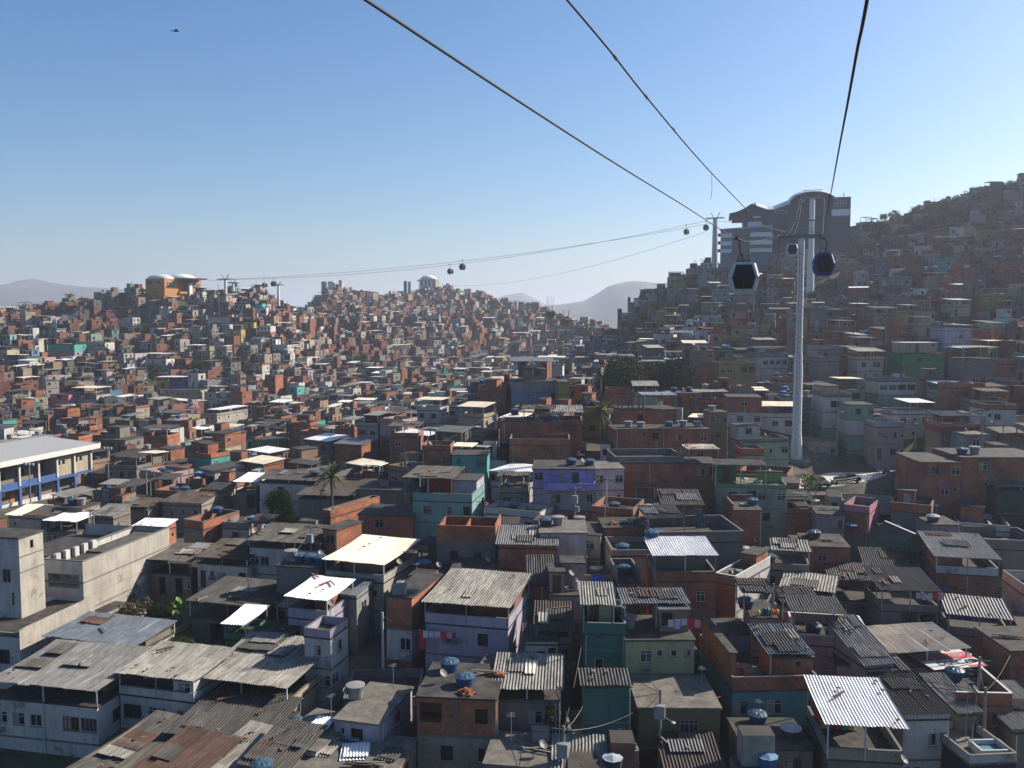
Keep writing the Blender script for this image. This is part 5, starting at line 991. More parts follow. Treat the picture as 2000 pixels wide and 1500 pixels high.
    fr = ((X(1621),-1.5),(1,0),(0,-1),8.2); win_grid(r, fr, 1.6, Z(408), 4, 2, 1.0, 1.0, .22)
    m = MB(); bx0, bx1 = X(1623), X(1655)
    m.hexa([(bx0,-1.72,Z(426)),(bx1,-1.72,Z(426)),(bx1,-1.52,Z(426)),(bx0,-1.52,Z(426)),(bx0,-1.72,Z(414)),(bx1,-1.72,Z(414)),(bx1,-1.52,Z(414)),(bx0,-1.52,Z(414))], 'roof_white'); b = m.build('banner', r)
    m = MB(); flat('banner_blue', (.05,.10,.40)); N = 14
    zz = lambda i: Z(425) - .8*math.sin(math.pi*i/N)*.9
    for i in range(N):
        a0, a1 = bx0 + (bx1-bx0)*i/N, bx0 + (bx1-bx0)*(i+1)/N; m.hexa([(a0,-1.74,zz(i)-.55),(a1,-1.74,zz(i+1)-.55),(a1,-1.53,zz(i+1)-.55),(a0,-1.53,zz(i)-.55),(a0,-1.74,zz(i)),(a1,-1.74,zz(i+1)),(a1,-1.53,zz(i+1)),(a0,-1.53,zz(i))], 'banner_blue')
    m.build('banner_wave', b)
    fr = ((X(1462),0),(1,0),(0,-1),40); win_grid(r, fr, X(1516)-X(1462), Z(418), 6, 2, .85, 1.1, .22); win_grid(r, fr, X(1480)-X(1462), Z(425), 3, 1, .8, .55, .2, 'frame_white', 'roof_white'); win_grid(r, fr, X(1500)-X(1462), Z(421), 4, 2, .6, .9, .2, 'station_grey')
    m = MB(); m.box(X(1469), -.3, Z(447), X(1495), -.01, Z(433), 'station_pale'); m.build('wall_panel', r)
    m = MB(); m.tube([(X(1648), 6, Z(391)), (X(1648), 6, Z(378))], .12, 5, 'steel'); m.lathe([(.05,-.3),(.45,0),(.05,.3)], 8, 'steel', (X(1648), 6, Z(382))); m.build('mast', r)
    # lower wing with curved white bands
    yb = -9; x0, x1 = X(1418), X(1514); N = 12
    def bulge(x): k = (x - X(1470)) / (X(1514) - X(1470)); return yb - (2.2*math.sin(math.pi*k) if 0 < k < 1 else 0)
    m = MB(); m.box(x0, yb + .6, -9, x1, 0, Z(449), 'wing_blue'); m.build('wing_wall', r)
    m = MB(); m.hexa([(x0-.5, yb-.4, Z(452)),(x1, yb-2.4, Z(448)),(x1,0,Z(446)),(x0-.5,0,Z(449)),(x0-.5,yb-.4,Z(449.5)),(x1,yb-2.4,Z(445)),(x1,0,Z(443)),(x0-.5,0,Z(446))], 'roof_blue_grey'); m.build('wing_roof', r)
    for (va, vb) in ((458,466),(473,481),(488,495)):
        m = MB()
        for a, b_ in ((X(1418), X(1439)), (X(1473), X(1514))):
            for i in range(N):
                p, q = a + (b_-a)*i/N, a + (b_-a)*(i+1)/N
                m.hexa([(p,bulge(p),Z(vb)),(q,bulge(q),Z(vb)),(q,yb+.59,Z(vb)),(p,yb+.59,Z(vb)),(p,bulge(p),Z(va)),(q,bulge(q),Z(va)),(q,yb+.59,Z(va)),(p,yb+.59,Z(va))], 'station_pale')
        m.build('balcony_band', r)
    m = MB(); m.box(X(1441), yb+.3, -2, X(1471), yb+.58, Z(452), 'glass'); m.build('glazed_front', r)
    for k in range(3): m = MB(); m.box(x0 - 1.2, yb + 2, Z(462+15*k), x0 - .01, yb + 6, Z(457+15*k), 'station_grey'); m.build('side_balcony', r)
    m = MB(); m.box(X(1400), -10, -9, X(1660), 30, -4.2, 'concrete'); m.build('podium', r)
hill_station()
def orange_station():
    th = R(-28); A = P(322, 584, 470); c, s = math.cos(th), math.sin(th); r = empty('cable_car_station', A, th, 'orange cable car station with two white domes on the left ridge', 'station')
    FOOT.append((A.x - 7*c - s*13, A.y - 7*s + c*13, c, s, 18, 30))
    W, L, Hh = 14.5, 25, 10.6; m = MB()
    fr = ((-W,0),(1,0),(0,-1),W); wall_face(m, fr, -5, Hh, [('b', 1.2, 5.2, 13.0, 14.6), ('b', 8.6, 11.4, 13.2, 14.5)], 'station_orange')
    fr2 = ((0,0),(0,1),(1,0),L); wall_face(m, fr2, -5, Hh, [('O', 9.0, 17.0, 8.3, 15.4)], 'station_orange')
    wall_face(m, ((0,L),(-1,0),(0,1),W), -5, Hh, [], 'station_orange'); wall_face(m, ((-W,L),(0,-1),(-1,0),L), -5, Hh, [], 'station_orange'); m.build('wall', r)
    m = MB(); m.box(-W, 0, Hh - .02, 0, L, Hh + .3, 'station_orange'); m.build('roof', r)
    win_grid(r, fr2, 1.6, 6.4, 4, 2, 1.0, 1.1, .25); win_grid(r, fr2, 18.6, 6.2, 5, 2, .85, 1.1, .2)
    m = MB(); m.box(-W-1.6, -.9, 3.9, -5.5, 3, 5.4, 'station_orange'); m.build('balcony', r)
    m = MB(); m.box(.2, 15.2, -4, 1.7, 17.2, 8.6, 'roof_white'); m.build('pillar', r)
    m = MB(); m.box(.02, 9.2, 3.0, 1.0, 15, 4.2, 'station_orange'); m.build('platform_rail', r)
    for (y0, y1, hh, px_) in ((-.5, 11, 2.5, -9.0), (9, 24, 3.2, -6.0)):
        m = MB(); N = 12; rings = []; cx, cyy = px_, (y0 + y1)/2
        for i in range(6):
            a = math.pi/2*i/5; rings.append([(cx + 8.2*math.cos(a)*math.cos(2*math.pi*j/24)**1, cyy + (y1-y0)/2*math.cos(a)*math.sin(2*math.pi*j/24), Hh + .3 + hh*math.sin(a)) for j in range(24)])
        b0 = len(m.v); k = m.mi('roof_white')
        for g in rings: m.v += g
        for i in range(5):
            for j in range(24): m.f.append((b0+i*24+j, b0+i*24+(j+1)%24, b0+(i+1)*24+(j+1)%24, b0+(i+1)*24+j)); m.m.append(k)
        m.build('dome', r, smooth=True)
    m = MB(); m.hexa([(-6,8,Hh+.2),(5,8,Hh+.2),(5,24,Hh+.2),(-6,24,Hh+.2),(-6,8,Hh+.9),(5.5,8,Hh+.9),(5.5,25,Hh+.9),(-6,25,Hh+.9)], 'pylon_grey'); m.build('rope_canopy', r)
orange_station()
def far_station():
    o = P(835, 566, 900); o.z = T(o.x, o.y) - 2; K = 900/F; h = P(835, 545, 900).z - o.z; r = empty('cable_car_station', o, R(-15), 'small distant grey domed station on the middle ridge', 'station'); FOOT.append((o.x, o.y + 5, 1, 0, 26, 22))
    m = MB(); m.box(-9, 0, -3, 5.5, 14, h, 'station_pale'); m.build('wall', r); m = MB(); m.box(5.51, -1, -3, 9, 10, h - .5, 'beige'); m.build('side_wing', r)
    m = MB(); m.lathe([(8.5, 0), (7.8, 1.6), (6, 3), (3.2, 4), (.2, 4.4)], 20, 'roof_white', (-1, 6, h)); m.build('dome', r, smooth=True)
    for k in range(3): m = MB(); m.box(-7 + 4*k, -.2, h - 7, -5 + 4*k, -.01, h - 1, 'station_grey'); m.build('window', r)
    m = MB(); m.box(-12, 2, h - 1.8, -9.01, 8, h - .6, 'pylon_grey'); m.build('rope_canopy', r)
far_station()
def big_tank(u, vb, vt, wpx, y, label, k='coping'):
    p = P(u, vb, y); t = P(u, vt, y); rr = wpx/2*y/F; m = MB(); g = min(T(p.x, p.y), p.z) - 2; h = t.z - g
    r = empty('storage_tank', (p.x, p.y, g), 0, label, 'storage tank', 'pale cylinders on the far ridge'); m.lathe([(rr,0),(rr,h*.97),(rr*.96,h)], 24, k); m.build('shell', r)
    m = MB(); m.lathe([(rr+.12,h*.55),(rr+.12,h*.58)], 24, 'grey'); m.lathe([(rr+.12,h*.9),(rr+.12,h*.93)], 24, 'grey'); m.build('band', r)
big_tank(648, 566, 550, 14, 735, 'wider pale cylinder tank on the ridge'); big_tank(666, 566, 547, 8, 735, 'slim tall cylinder right of the wide tank'); big_tank(634, 567, 550, 12, 745, 'grey tank half behind the wider pale cylinder', 'grey')
big_tank(792, 566, 549, 7, 800, 'left of two bluish tanks near the distant domed station', 'blue'); big_tank(800, 566, 550, 6, 802, 'right of two bluish tanks near the distant domed station', 'sky_blue')

# ------------------------------------------------------------------ road, wall, cars by the pylon
def road_things():
    xs = [44 + i for i in range(0, 40)]
    m = MB(); flat('road_dust', (.56,.50,.41), .95); z = CZ + ROAD_Z + .02
    for a, b in zip(xs, xs[1:]): m.poly([(a, road_edge(a)+.1, z), (b, road_edge(b)+.1, z), (b, max(road_inner(b), road_edge(b)+2.5), z), (a, max(road_inner(a), road_edge(a)+2.5), z)], 'road_dust')
    tag(m.build('road'), kind='structure')
    mm, n, l, b_ = _mat('rubble_stone'); M['rubble_stone'] = mm; t = n.new('ShaderNodeTexCoord'); mp = n.new('ShaderNodeMapping'); l.new(t.outputs['Object'], mp.inputs[0]); mp.inputs['Rotation'].default_value = (R(50), 0, 0)
    vo = _node(n, 'ShaderNodeTexVoronoi', Scale=2.2, feature='DISTANCE_TO_EDGE'); l.new(t.outputs['Object'], vo.inputs['Vector']); r = _ramp(n, .03, .12, (.04,.037,.034), (.16,.15,.135)); l.new(vo.outputs['Distance'], r.inputs[0]); l.new(r.outputs[0], b_.inputs[0])
    m = MB(); top = CZ + ROAD_Z; xw = [44.5 + .75*i for i in range(40)]
    def nrm(x): d = Vector((1, road_edge(x+.1)*10 - road_edge(x)*10, 0)).normalized(); return Vector((d.y, -d.x, 0))
    for a, b in zip(xw, xw[1:]):
        na, nb = nrm(a), nrm(b); pa, pb = Vector((a, road_edge(a), top + .05)), Vector((b, road_edge(b), top + .05)); qa, qb = pa + na*2.0 - Vector((0,0,6.5)), pb + nb*2.0 - Vector((0,0,6.5))
        m.poly([qa, qb, pb, pa], 'rubble_stone'); m.poly([pa, pb, pb - nb*.45, pa - na*.45], 'concrete'); m.poly([pb - nb*.45, qb - nb*2.4, qa - na*2.4, pa - na*.45], 'concrete')
    o = m.build('retaining_wall'); tag(o, 'curved rubble stone retaining wall holding up the dusty road', 'retaining wall')
    r = empty('guard_railing', (0,0,0), 0, 'grey pipe railing along the outer edge of the dusty road', 'railing')
    for x in [46 + 1.55*i for i in range(17)]: m = MB(); y = road_edge(x) + .2; m.bar((x, y, top), (x, y, top + 1.1), .05, 'steel'); m.build('post', r)
    for zz in (.4, .75, 1.1):
        m = MB(); m.tube([(x, road_edge(x) + .2, top + zz) for x in [46 + .8*i for i in range(32)]], .025, 5, 'steel'); m.build('rail', r)
    # heaps of gravel behind the road
    flat('gravel', (.07,.064,.058), 1, 0, .4)
    for i, (u, y, rx, h, lb) in enumerate(((1618, 157.5, 4.0, 2.3, 0), (1662, 161, 4.6, 2.2, 0), (1700, 164, 4.0, 1.7, 0))):
        p = P(u, 900, y); m = MB(); N, K = 26, 9; b0 = 0; mi = m.mi('gravel')
        for k in range(K + 1):
            for j in range(N):
                t = 2*math.pi*j/N; q = k/K; rr = rx*q*(1 + .18*noise.noise(Vector((math.cos(t)*1.5 + i*7, math.sin(t)*1.5, q))))
                m.v.append((p.x + rr*math.cos(t), p.y + .62*rr*math.sin(t), CZ + ROAD_Z + .2 + h*(1 - q**1.4) + .25*noise.noise(Vector((rr*math.cos(t)*1.3, rr*math.sin(t)*1.3, i))) - (.9 if k == K else 0)))
        for k in range(K):
            for j in range(N): m.f.append((k*N+j, (k+1)*N+j, (k+1)*N+(j+1)%N, k*N+(j+1)%N)); m.m.append(mi)
        tag(m.build('gravel_heap', smooth=True), ['grey gravel heap nearest the pylon foot', 'middle grey gravel heap behind the road', 'grey gravel heap in front of the pale pink house'][i], 'gravel heap', 'gravel heaps along the road')
    def car(p, rz, label, k):
        r = empty('parked_car', p, rz, label, 'car', 'cars parked on the dusty road'); m = MB(); wd = .85
        prof = [(-2.0,.35),(-2.05,.75),(-1.85,.95),(-1.0,1.02),(-.45,1.45),(.95,1.48),(1.75,1.0),(2.0,.92),(2.05,.4)]
        def side(sx, inset): return [(x, sx*(wd - (inset if z > 1.1 else 0)), z) for x, z in prof]
        A, B = side(-1, .16), side(1, .16); m.poly(A, k); m.poly(B[::-1], k)
        for i in range(len(prof)): j = (i+1) % len(prof); m.poly([A[i], B[i], B[j], A[j]][::-1], k)
        b = m.build('body', r)
        m = MB()
        for sx in (-1, 1):
            y = sx*(wd - .10); m.poly([(-.85,sx*(wd-.01),1.05),(-.4,y-sx*.04,1.38),(.2,y-sx*.04,1.40),(.2,sx*(wd-.01),1.05)][::sx], 'glass'); m.poly([(.28,sx*(wd-.01),1.05),(.28,y-sx*.04,1.40),(.85,y-sx*.04,1.4),(1.45,sx*(wd-.01),1.07)][::sx], 'glass')
        m.poly([(-.98,-.66,1.06),(-.98,.66,1.06),(-.5,.6,1.42),(-.5,-.6,1.42)][::-1], 'glass'); m.poly([(1.02,-.6,1.46),(1.02,.6,1.46),(1.72,.66,1.04),(1.72,-.66,1.04)][::-1], 'glass'); m.build('window', b)
        for x in (-1.3, 1.25):
            for sx in (-1, 1):
                m = MB(); m.lathe([(.31,-.1),(.31,.1)], 14, 'black'); m.lathe([(.18,.101),(.17,.12)], 10, 'steel'); w_ = m.build('wheel', r, (x, sx*wd, .31)); w_.rotation_euler = (R(-90*sx), 0, 0)
        for sx in (-1, 1): m = MB(); m.box(-2.07, sx*.6-.18, .68, -2.0, sx*.6+.18, .85, 'frame_white'); m.build('headlight', r)
    flat('car_black', (.02,.02,.023), .25); flat('car_grey', (.05,.055,.06), .25)
    for u, v, rz, lb, k in ((1660, 947, 12, 'larger dark car parked on the road beside the pipe railing', 'car_black'), (1602, 952, 100, 'dark car seen end-on near the small tree', 'car_grey')):
        p = P(u, v, 26.75 * F / (v - 620)); p.z = CZ + ROAD_Z + .03; p.y = max(p.y, road_edge(p.x) + 1.7); car(p, R(rz), lb, k)
    for u, lb in ((1632, 'motorbike parked between the two dark cars'), (1742, 'motorbike leaning by the bend of the railing')):
        y0 = 141 if u < 1700 else 150; x = (u - 1000)/F*y0; y = road_edge(x) + 1.0; r = empty('motorbike', (x, y, CZ + ROAD_Z + .03), R(25), lb, 'motorbike', 'motorbikes on the dusty road')
        for wx in (-.62, .62): m = MB(); m.lathe([(.2,-.05),(.3,-.06),(.3,.06),(.2,.05)], 14, 'black'); w_ = m.build('wheel', r, (wx, 0, .3)); w_.rotation_euler = (R(90), 0, 0)
        m = MB(); m.bar((-.62,0,.32),(-.35,0,.75),.1,'steel'); m.bar((-.35,0,.75),(-.45,0,1.0),.07,'steel'); m.bar((-.45,-.35,1.0),(-.45,.35,1.0),.05,'black'); m.box(-.3,-.13,.35,.3,.13,.62,'steel_dark'); m.bar((.3,0,.45),(.62,0,.32),.08,'steel'); m.build('frame', r)
        m = MB(); m.box(-.1,-.14,.72,.75,.14,.84,'black'); m.build('seat', r); m = MB(); m.box(-.35,-.15,.66,-.1,.15,.88,'red'); m.build('fuel_tank', r)
road_things()

# ------------------------------------------------------------------ trees
def mat_leaf(k, a, b_):
    m, n, l, b = _mat(k); M[k] = m; t = n.new('ShaderNodeTexCoord'); i = n.new('ShaderNodeObjectInfo')
    r = _ramp(n, .3, .7, a, b_); l.new(_noise(n, l, t.outputs['Object'], 2.6, 3), r.inputs[0])
    h = n.new('ShaderNodeHueSaturation'); mr = n.new('ShaderNodeMapRange'); mr.inputs[3].default_value = .65; mr.inputs[4].default_value = 1.25; l.new(i.outputs['Random'], mr.inputs[0]); l.new(mr.outputs[0], h.inputs['Value']); l.new(r.outputs[0], h.inputs['Color'])
    l.new(h.outputs[0], b.inputs[0]); b.inputs['Roughness'].default_value = .9; b.inputs['Specular IOR Level'].default_value = .06
mat_leaf('leaf', (.014,.028,.009), (.062,.088,.024)); mat_leaf('leaf_dry', (.035,.035,.013), (.12,.09,.035)); mat_leaf('leaf_palm', (.03,.045,.014), (.14,.16,.06)); mat_leaf('leaf_bright', (.06,.12,.02), (.20,.30,.06)); flat('bark', (.10,.08,.06), .95)  # palm greens are lightened so the fronds read as sunlit
def rv(r=1.0):
    while True:
        p = Vector((rnd.uniform(-1,1), rnd.uniform(-1,1), rnd.uniform(-1,1)))
        if .02 < p.length < 1: return p * r
def crown_mesh(k, nclump, nleaf, size, seed, squash=.85):
    rnd.seed(seed); m = MB(); mi = m.mi(k)
    for c in range(nclump):
        cp_ = rv(.72); cp_.z *= squash; cr = rnd.uniform(.2, .42)
        for i in range(nleaf):
            d = rv(); d = d.normalized() * (cr * (.55 + .45*rnd.random())); p = cp_ + d; nrm = (d + rv(.6)).normalized(); a = nrm.orthogonal().normalized(); a = Matrix.Rotation(rnd.random()*6.3, 3, nrm) @ a; e = nrm.cross(a); s_ = size*rnd.uniform(.6,1.3)
            n = len(m.v); m.v += [tuple(p - a*s_), tuple(p + e*s_*.55), tuple(p + a*s_), tuple(p - e*s_*.55)]; m.f.append((n,n+1,n+2,n+3)); m.m.append(mi)
    me = bpy.data.meshes.new('crown'); me.from_pydata(m.v, [], m.f); me.materials.append(M[k]); return me
def trunk_mesh(h, r, k=0):
    m = MB(); m.tube([(0,0,-1),(0.03*k,0,h*.5),(.05*k,.04,h)], [r*1.25, r, r*.7], 7, 'bark')
    for q in range(4): a = q*1.7 + k; m.tube([(0,0,h*.75),(math.cos(a)*.35,math.sin(a)*.35,h*1.15),(math.cos(a)*.62,math.sin(a)*.62,h*1.35)], [r*.55,r*.4,r*.2], 5, 'bark')
    me = bpy.data.meshes.new('trunk'); me.from_pydata(m.v, [], m.f); me.materials.append(M['bark']); return me
CROWNS = {('leaf',i): crown_mesh('leaf', 26, 55, .075, 40+i) for i in range(3)}
CROWNS.update({('near',i): crown_mesh('leaf', 80, 100, .042, 60+i) for i in range(2)})
CROWNS[('leaf_dry',0)] = crown_mesh('leaf_dry', 26, 40, .06, 71); CROWNS[('leaf_bright',0)] = crown_mesh('leaf_bright', 20, 40, .07, 72); CROWNS[('scrub',0)] = crown_mesh('leaf', 12, 30, .12, 73, .6)
TRUNK = [trunk_mesh(1.0, .07, k) for k in range(2)]
rnd.seed(5)
TREES = []
def tree(kind, i, p, rad, trunk_h, label=None, nm='tree', cat='tree', group='trees among the houses', squash=1.0):
    r = empty(nm, p, rnd.random()*6.28, label, cat, group)
    c = bpy.data.objects.new('crown' if nm == 'tree' else 'foliage', CROWNS[(kind, i)]); COL.objects.link(c); c.parent = r; c.location = (0,0,trunk_h + rad*.75*squash); c.scale = (rad, rad*rnd.uniform(.9,1.1), rad*squash); c.rotation_euler.z = rnd.random()*6
    if trunk_h > .3: t = bpy.data.objects.new('trunk', TRUNK[i % 2]); COL.objects.link(t); t.parent = r; t.scale = (rad, rad, trunk_h + rad*.1)
    TREES.append((r, *PX((p[0], p[1], p[2] + trunk_h + rad)))); FOOT.append((p[0], p[1], 1, 0, rad*.8, rad*.8)); return r
def tree_px(kind, i, u, vtop, vbot, label, y=None, **k):
    """crown spanning vtop..vbot in the photograph"""
    y = y or march(u, (vtop + vbot)/2, 5); a, b = P(u, vtop, y), P(u, vbot, y); rad = (a.z - b.z)/2*1.12; g = T(b.x, b.y)
    return tree(kind, i, Vector((b.x, y, min(g, b.z - .2))), rad, max(.2, b.z - min(g, b.z - .2) - rad*.05), label, **k)
tree_px('near', 0, 1214, 678, 768, 'large round dark tree left of its twin behind the brick houses', 212)
tree_px('near', 1, 1312, 678, 768, 'large round dark tree right of its twin behind the brick houses', 214)
tree_px('near', 1, 1178, 725, 762, 'smaller bushy tree at the left foot of the two large round trees', 219)
tree_px('near', 0, 546, 945, 1000, 'bushy dark tree left of the short palm', 121); tree_px('near', 1, 560, 985, 1030, 'dark undergrowth bush below the bushy tree by the palm', 116, nm='shrub', cat='shrub')
tree_px('near', 0, 1395, 662, 705, 'tree with a brownish top above the yellow house', 262); tree_px('near', 1, 1462, 848, 882, 'small tree in front of the mint and white row', 158)
tree_px('near', 0, 175, 915, 955, 'tree at the far end of the school building', 192); tree_px('leaf_dry', 0, 437, 858, 905, 'yellowish sparse tree in the valley right of the school', 235)
tree_px('near', 1, 262, 775, 825, 'dark tree left of the pale three-floor building'); tree_px('leaf', 0, 215, 700, 760, 'broad dark tree on the left slope above the cream tin roof')
tree_px('near', 0, 362, 1235, 1290, 'dark leafy bush between the blue-grey sheets and the green shack', 82, nm='shrub', cat='shrub')
tree_px('leaf_dry', 0, 268, 1152, 1215, 'brownish creeper mound at the foot of the tall sunlit wall', 93, nm='shrub', cat='shrub'); tree_px('near', 0, 312, 1170, 1215, 'dark mass of creeper right of the brownish mound', 93, nm='shrub', cat='shrub')
tree_px('near', 0, 1166, 1232, 1285, 'dark creeper between the ribbed terrace and the teal house', 85, nm='shrub', cat='shrub')
for i, (u, a, b, lb) in enumerate(((525,668,705,'rounded tree on the left slope right of the white slope house'), (275,622,655,'tree on the slope under the orange station'), (352,655,682,'small tree left of the bright flat white canopy house'), (748,720,752,'tree low on the middle slope'), (725,628,662,'dark tree on the middle ridge below the storage tanks'), (770,612,640,'tree high on the middle ridge'),
   (890,605,632,'left tree of the clump below the distant domed station'), (915,618,645,'middle tree of the clump below the distant domed station'), (940,640,668,'lower tree of the clump below the distant domed station'), (845,655,680,'tree halfway down the middle slope'), (1075,600,622,'scrub tree on the descending ridge, left'), (1105,612,636,'scrub tree on the descending ridge, right'),
   (10,640,690,'dark trees at the far left edge of the slope'), (30,665,690,'tree at the far left edge, lower one'), (545,720,745,'tree above the turquoise balcony house'), (1340,712,740,'small tree between the large round tree and yellow house'), (1487,575,600,'bush below the grey station on the right hill'), (1520,505,520,'green bush at the foot of the station'),
   (1750,535,560,'tree beside the pink and white hill houses'), (1895,545,580,'left one of two dark trees on the right hill'), (1945,535,575,'right one of two dark trees on the right hill'), (1700,470,492,'bush on the grassy bank right of the station'), (1735,462,485,'second bush on the grassy bank, nearer the edge'), (1747,405,430,'tree pair standing out on the skyline left of the wooded crest'), (1725,412,432,'small tree at the lower end of the skyline'))): tree_px('leaf', i % 3, u, a, b, lb)
for i in range(46):
    u = 1775 + 235*rnd.random()**.9; sky_v = _pl([(1740,425),(1800,398),(1860,372),(1920,352),(1960,346),(2060,345)], u)
    y = rnd.uniform(395, 470); p = P(u, sky_v + 12, y); g = T(p.x, p.y); rad = rnd.uniform(2.6, 5.0)
    tree('leaf', i % 3, Vector((p.x, p.y, g)), rad, rnd.uniform(1, 3.5), nm='tree', group='trees of the wooded crest')
for i in range(110):
    u = rnd.uniform(1690, 2080); y = rnd.uniform(345, 450); x = (u-1000)/F*y; g = T(x, y)
    if g - CZ > 30: tree('leaf', i % 3, Vector((x, y, g)), rnd.uniform(2.2,5.2), rnd.uniform(.3,2.5), group='trees of the wooded crest')
for i in range(34):
    u = rnd.uniform(960, 1180); y = rnd.uniform(660, 830); x = (u-1000)/F*y
    tree('leaf', i % 3, Vector((x, y, T(x, y))), rnd.uniform(2.5,5), rnd.uniform(.5,2.5), group='trees of the descending middle ridge')
for i in range(26):
    u = rnd.choice([rnd.uniform(1650, 2000), rnd.uniform(0, 900)]); y = rnd.uniform(260, 460) if u > 1000 else rnd.uniform(300, 700); x = (u-1000)/F*y
    tree('leaf', i % 3, Vector((x, y, T(x, y))), rnd.uniform(2.2,4.2), rnd.uniform(1,2.5))
for i in range(30):
    y = rnd.uniform(66, 160); x = rnd.uniform(-.58, .58)*y
    if 40 < x < 86 and y > 115: continue
    tree('near', i % 2, Vector((x, y, T(x, y))), rnd.uniform(.8, 1.7), rnd.uniform(.2, 1.8), None, 'shrub', 'shrub', 'bushes in the gaps between houses')
def palm(u, vtop, y, fr_len, nf, label, kind='leaf_palm', trunk=True, g=None):
    p = P(u, vtop, y); g = T(p.x, p.y) if g is None else g; h = max(2, p.z - g - fr_len*.45); r = empty('palm_tree', (p.x, p.y, g), rnd.random()*6, label, 'palm', 'palms among the houses'); FOOT.append((p.x, p.y, 1, 0, 2, 2))
    m = MB(); m.tube([(0,0,-.5),(.15,.05,h*.4),(.1,.1,h*.8),(0,0,h)], [.24,.19,.16,.17], 8, 'bark'); m.build('trunk', r)
    m = MB(); mi = m.mi(kind)
    for k in range(nf):
        a = 2.4*k + rnd.uniform(-.2,.2); el = rnd.uniform(-.5, 1.35) if k % 3 else rnd.uniform(.5,1.4); L = fr_len*rnd.uniform(.8,1.1); q = Vector((0,0,h)); d = Vector((math.cos(a)*math.cos(el), math.sin(a)*math.cos(el), math.sin(el))); pts = [q.copy()]
        for s_ in range(9): q = q + d*(L/9); d = (d + Vector((0,0,-.17))).normalized(); pts.append(q.copy())
        m.tube(pts, [.035]*10, 3, kind, False)
        sd = Vector((-math.sin(a), math.cos(a), 0))
        for s_ in range(1, 28):
            t = s_/28*9; i0 = min(8, int(t)); b = pts[i0].lerp(pts[i0+1], t - i0); f = (pts[i0+1] - pts[i0]).normalized(); ll = L*.24*(1 - abs(s_/28 - .42)*1.1)
            for sg in (-1,1):
                e = b + sd*sg*ll*.85 + f*ll*.45 + Vector((0,0,-ll*.45)); n = len(m.v); m.v += [tuple(b - f*.035), tuple(b + f*.045), tuple(e)]; m.f.append((n,n+1,n+2)); m.m.append(mi)
    m.build('fronds', r); return r
palm(646, 915, 119, 3.0, 26, 'short shaggy palm beside the dark brown barn roof'); palm(1172, 786, 166, 4.4, 34, 'tall palm between the ribbed canopy and pillared brick houses'); palm(1503, 640, 258, 4.2, 24, 'broad palm left of the pylon above the yellow house'); palm(1432, 668, 258, 3.6, 20, 'smaller palm beside the brownish tree above the yellow house'); palm(134, 575, 430, 3.0, 18, 'little palm on the ridge left of the orange station', g=P(134,592,430).z)
def banana():
    p = P(352, 1190, 92); r = empty('banana_plant', (p.x, p.y, T(p.x,p.y)), 0, 'bright green banana plant catching sun by the long slate roof', 'banana plant'); h = p.z - T(p.x,p.y)
    m = MB(); m.tube([(0,0,-.3),(0,0,h)], [.16,.11], 8, 'leaf_bright'); m.build('stem', r)
    for k in range(9):
        a = k*2.2; el = rnd.uniform(.35,1.3); L = rnd.uniform(1.8,2.6); q = Vector((0,0,h-.2)); d = Vector((math.cos(a)*math.cos(el), math.sin(a)*math.cos(el), math.sin(el))); sd = Vector((-math.sin(a), math.cos(a), .1)); m = MB(); mi = m.mi('leaf_bright'); pv = None
        for s_ in range(9):
            wd = .33*math.sin(math.pi*(s_+.4)/9); row = [q - sd*wd + Vector((0,0,.06)), q.copy(), q + sd*wd + Vector((0,0,.06))]; n = len(m.v); m.v += [tuple(x) for x in row]
            if s_: m.f += [(n-3,n-2,n+1,n),(n-2,n-1,n+2,n+1)]; m.m += [mi,mi]
            q = q + d*(L/9); d = (d + Vector((0,0,-.17))).normalized()
        m.build('leaf', r)
banana()
tree_px('leaf_bright', 0, 1577, 908, 955, 'small feathery green tree between the green terrace house and the road', 137)

# ------------------------------------------------------------------ poles and wires
POLES = []
def pole(u, vtop, label, hh=8.5, lamp=False, box=0, bars=1, y=None, kind='post_grey', leanx=0):
    y = y or march(u, vtop, hh); p = P(u, vtop, y); g = T(p.x, p.y); h = p.z - g; r = empty('utility_pole', (p.x, p.y, g), R(-15), label, 'utility pole', 'utility poles between the houses')
    m = MB(); m.tube([(0,0,-.5),(leanx,0,h)], [.16,.10], 8, kind); m.build('post', r)
    for k in range(bars): m = MB(); m.bar((-.9,.12,h-.35-.7*k), (.9,.12,h-.35-.7*k), .1, 'wood' if k else 'steel_dark'); m.build('crossarm', r)
    if box: m = MB(); m.box(-.4,-.62,h-2.1,.4,-.12,h-1.1,'frame_alu'); m.build('transformer', r)
    if box > 1: m = MB(); m.box(.12,-.5,h-3.2,.6,-.1,h-2.5,'frame_alu'); m.build('meter_box', r)
    if lamp: m = MB(); m.tube([(0,-.1,h-2.2),(.5,-.5,h-2.0),(1.0,-.9,h-2.05)], .04, 5, 'steel'); m.lathe([(.1,-.08),(.2,-.02),(.1,.06)], 8, 'frame_white', (1.05,-.95,h-2.06)); m.build('street_lamp', r)
    POLES.append((r, Vector((p.x, p.y, g + h - .3)))); return len(POLES) - 1
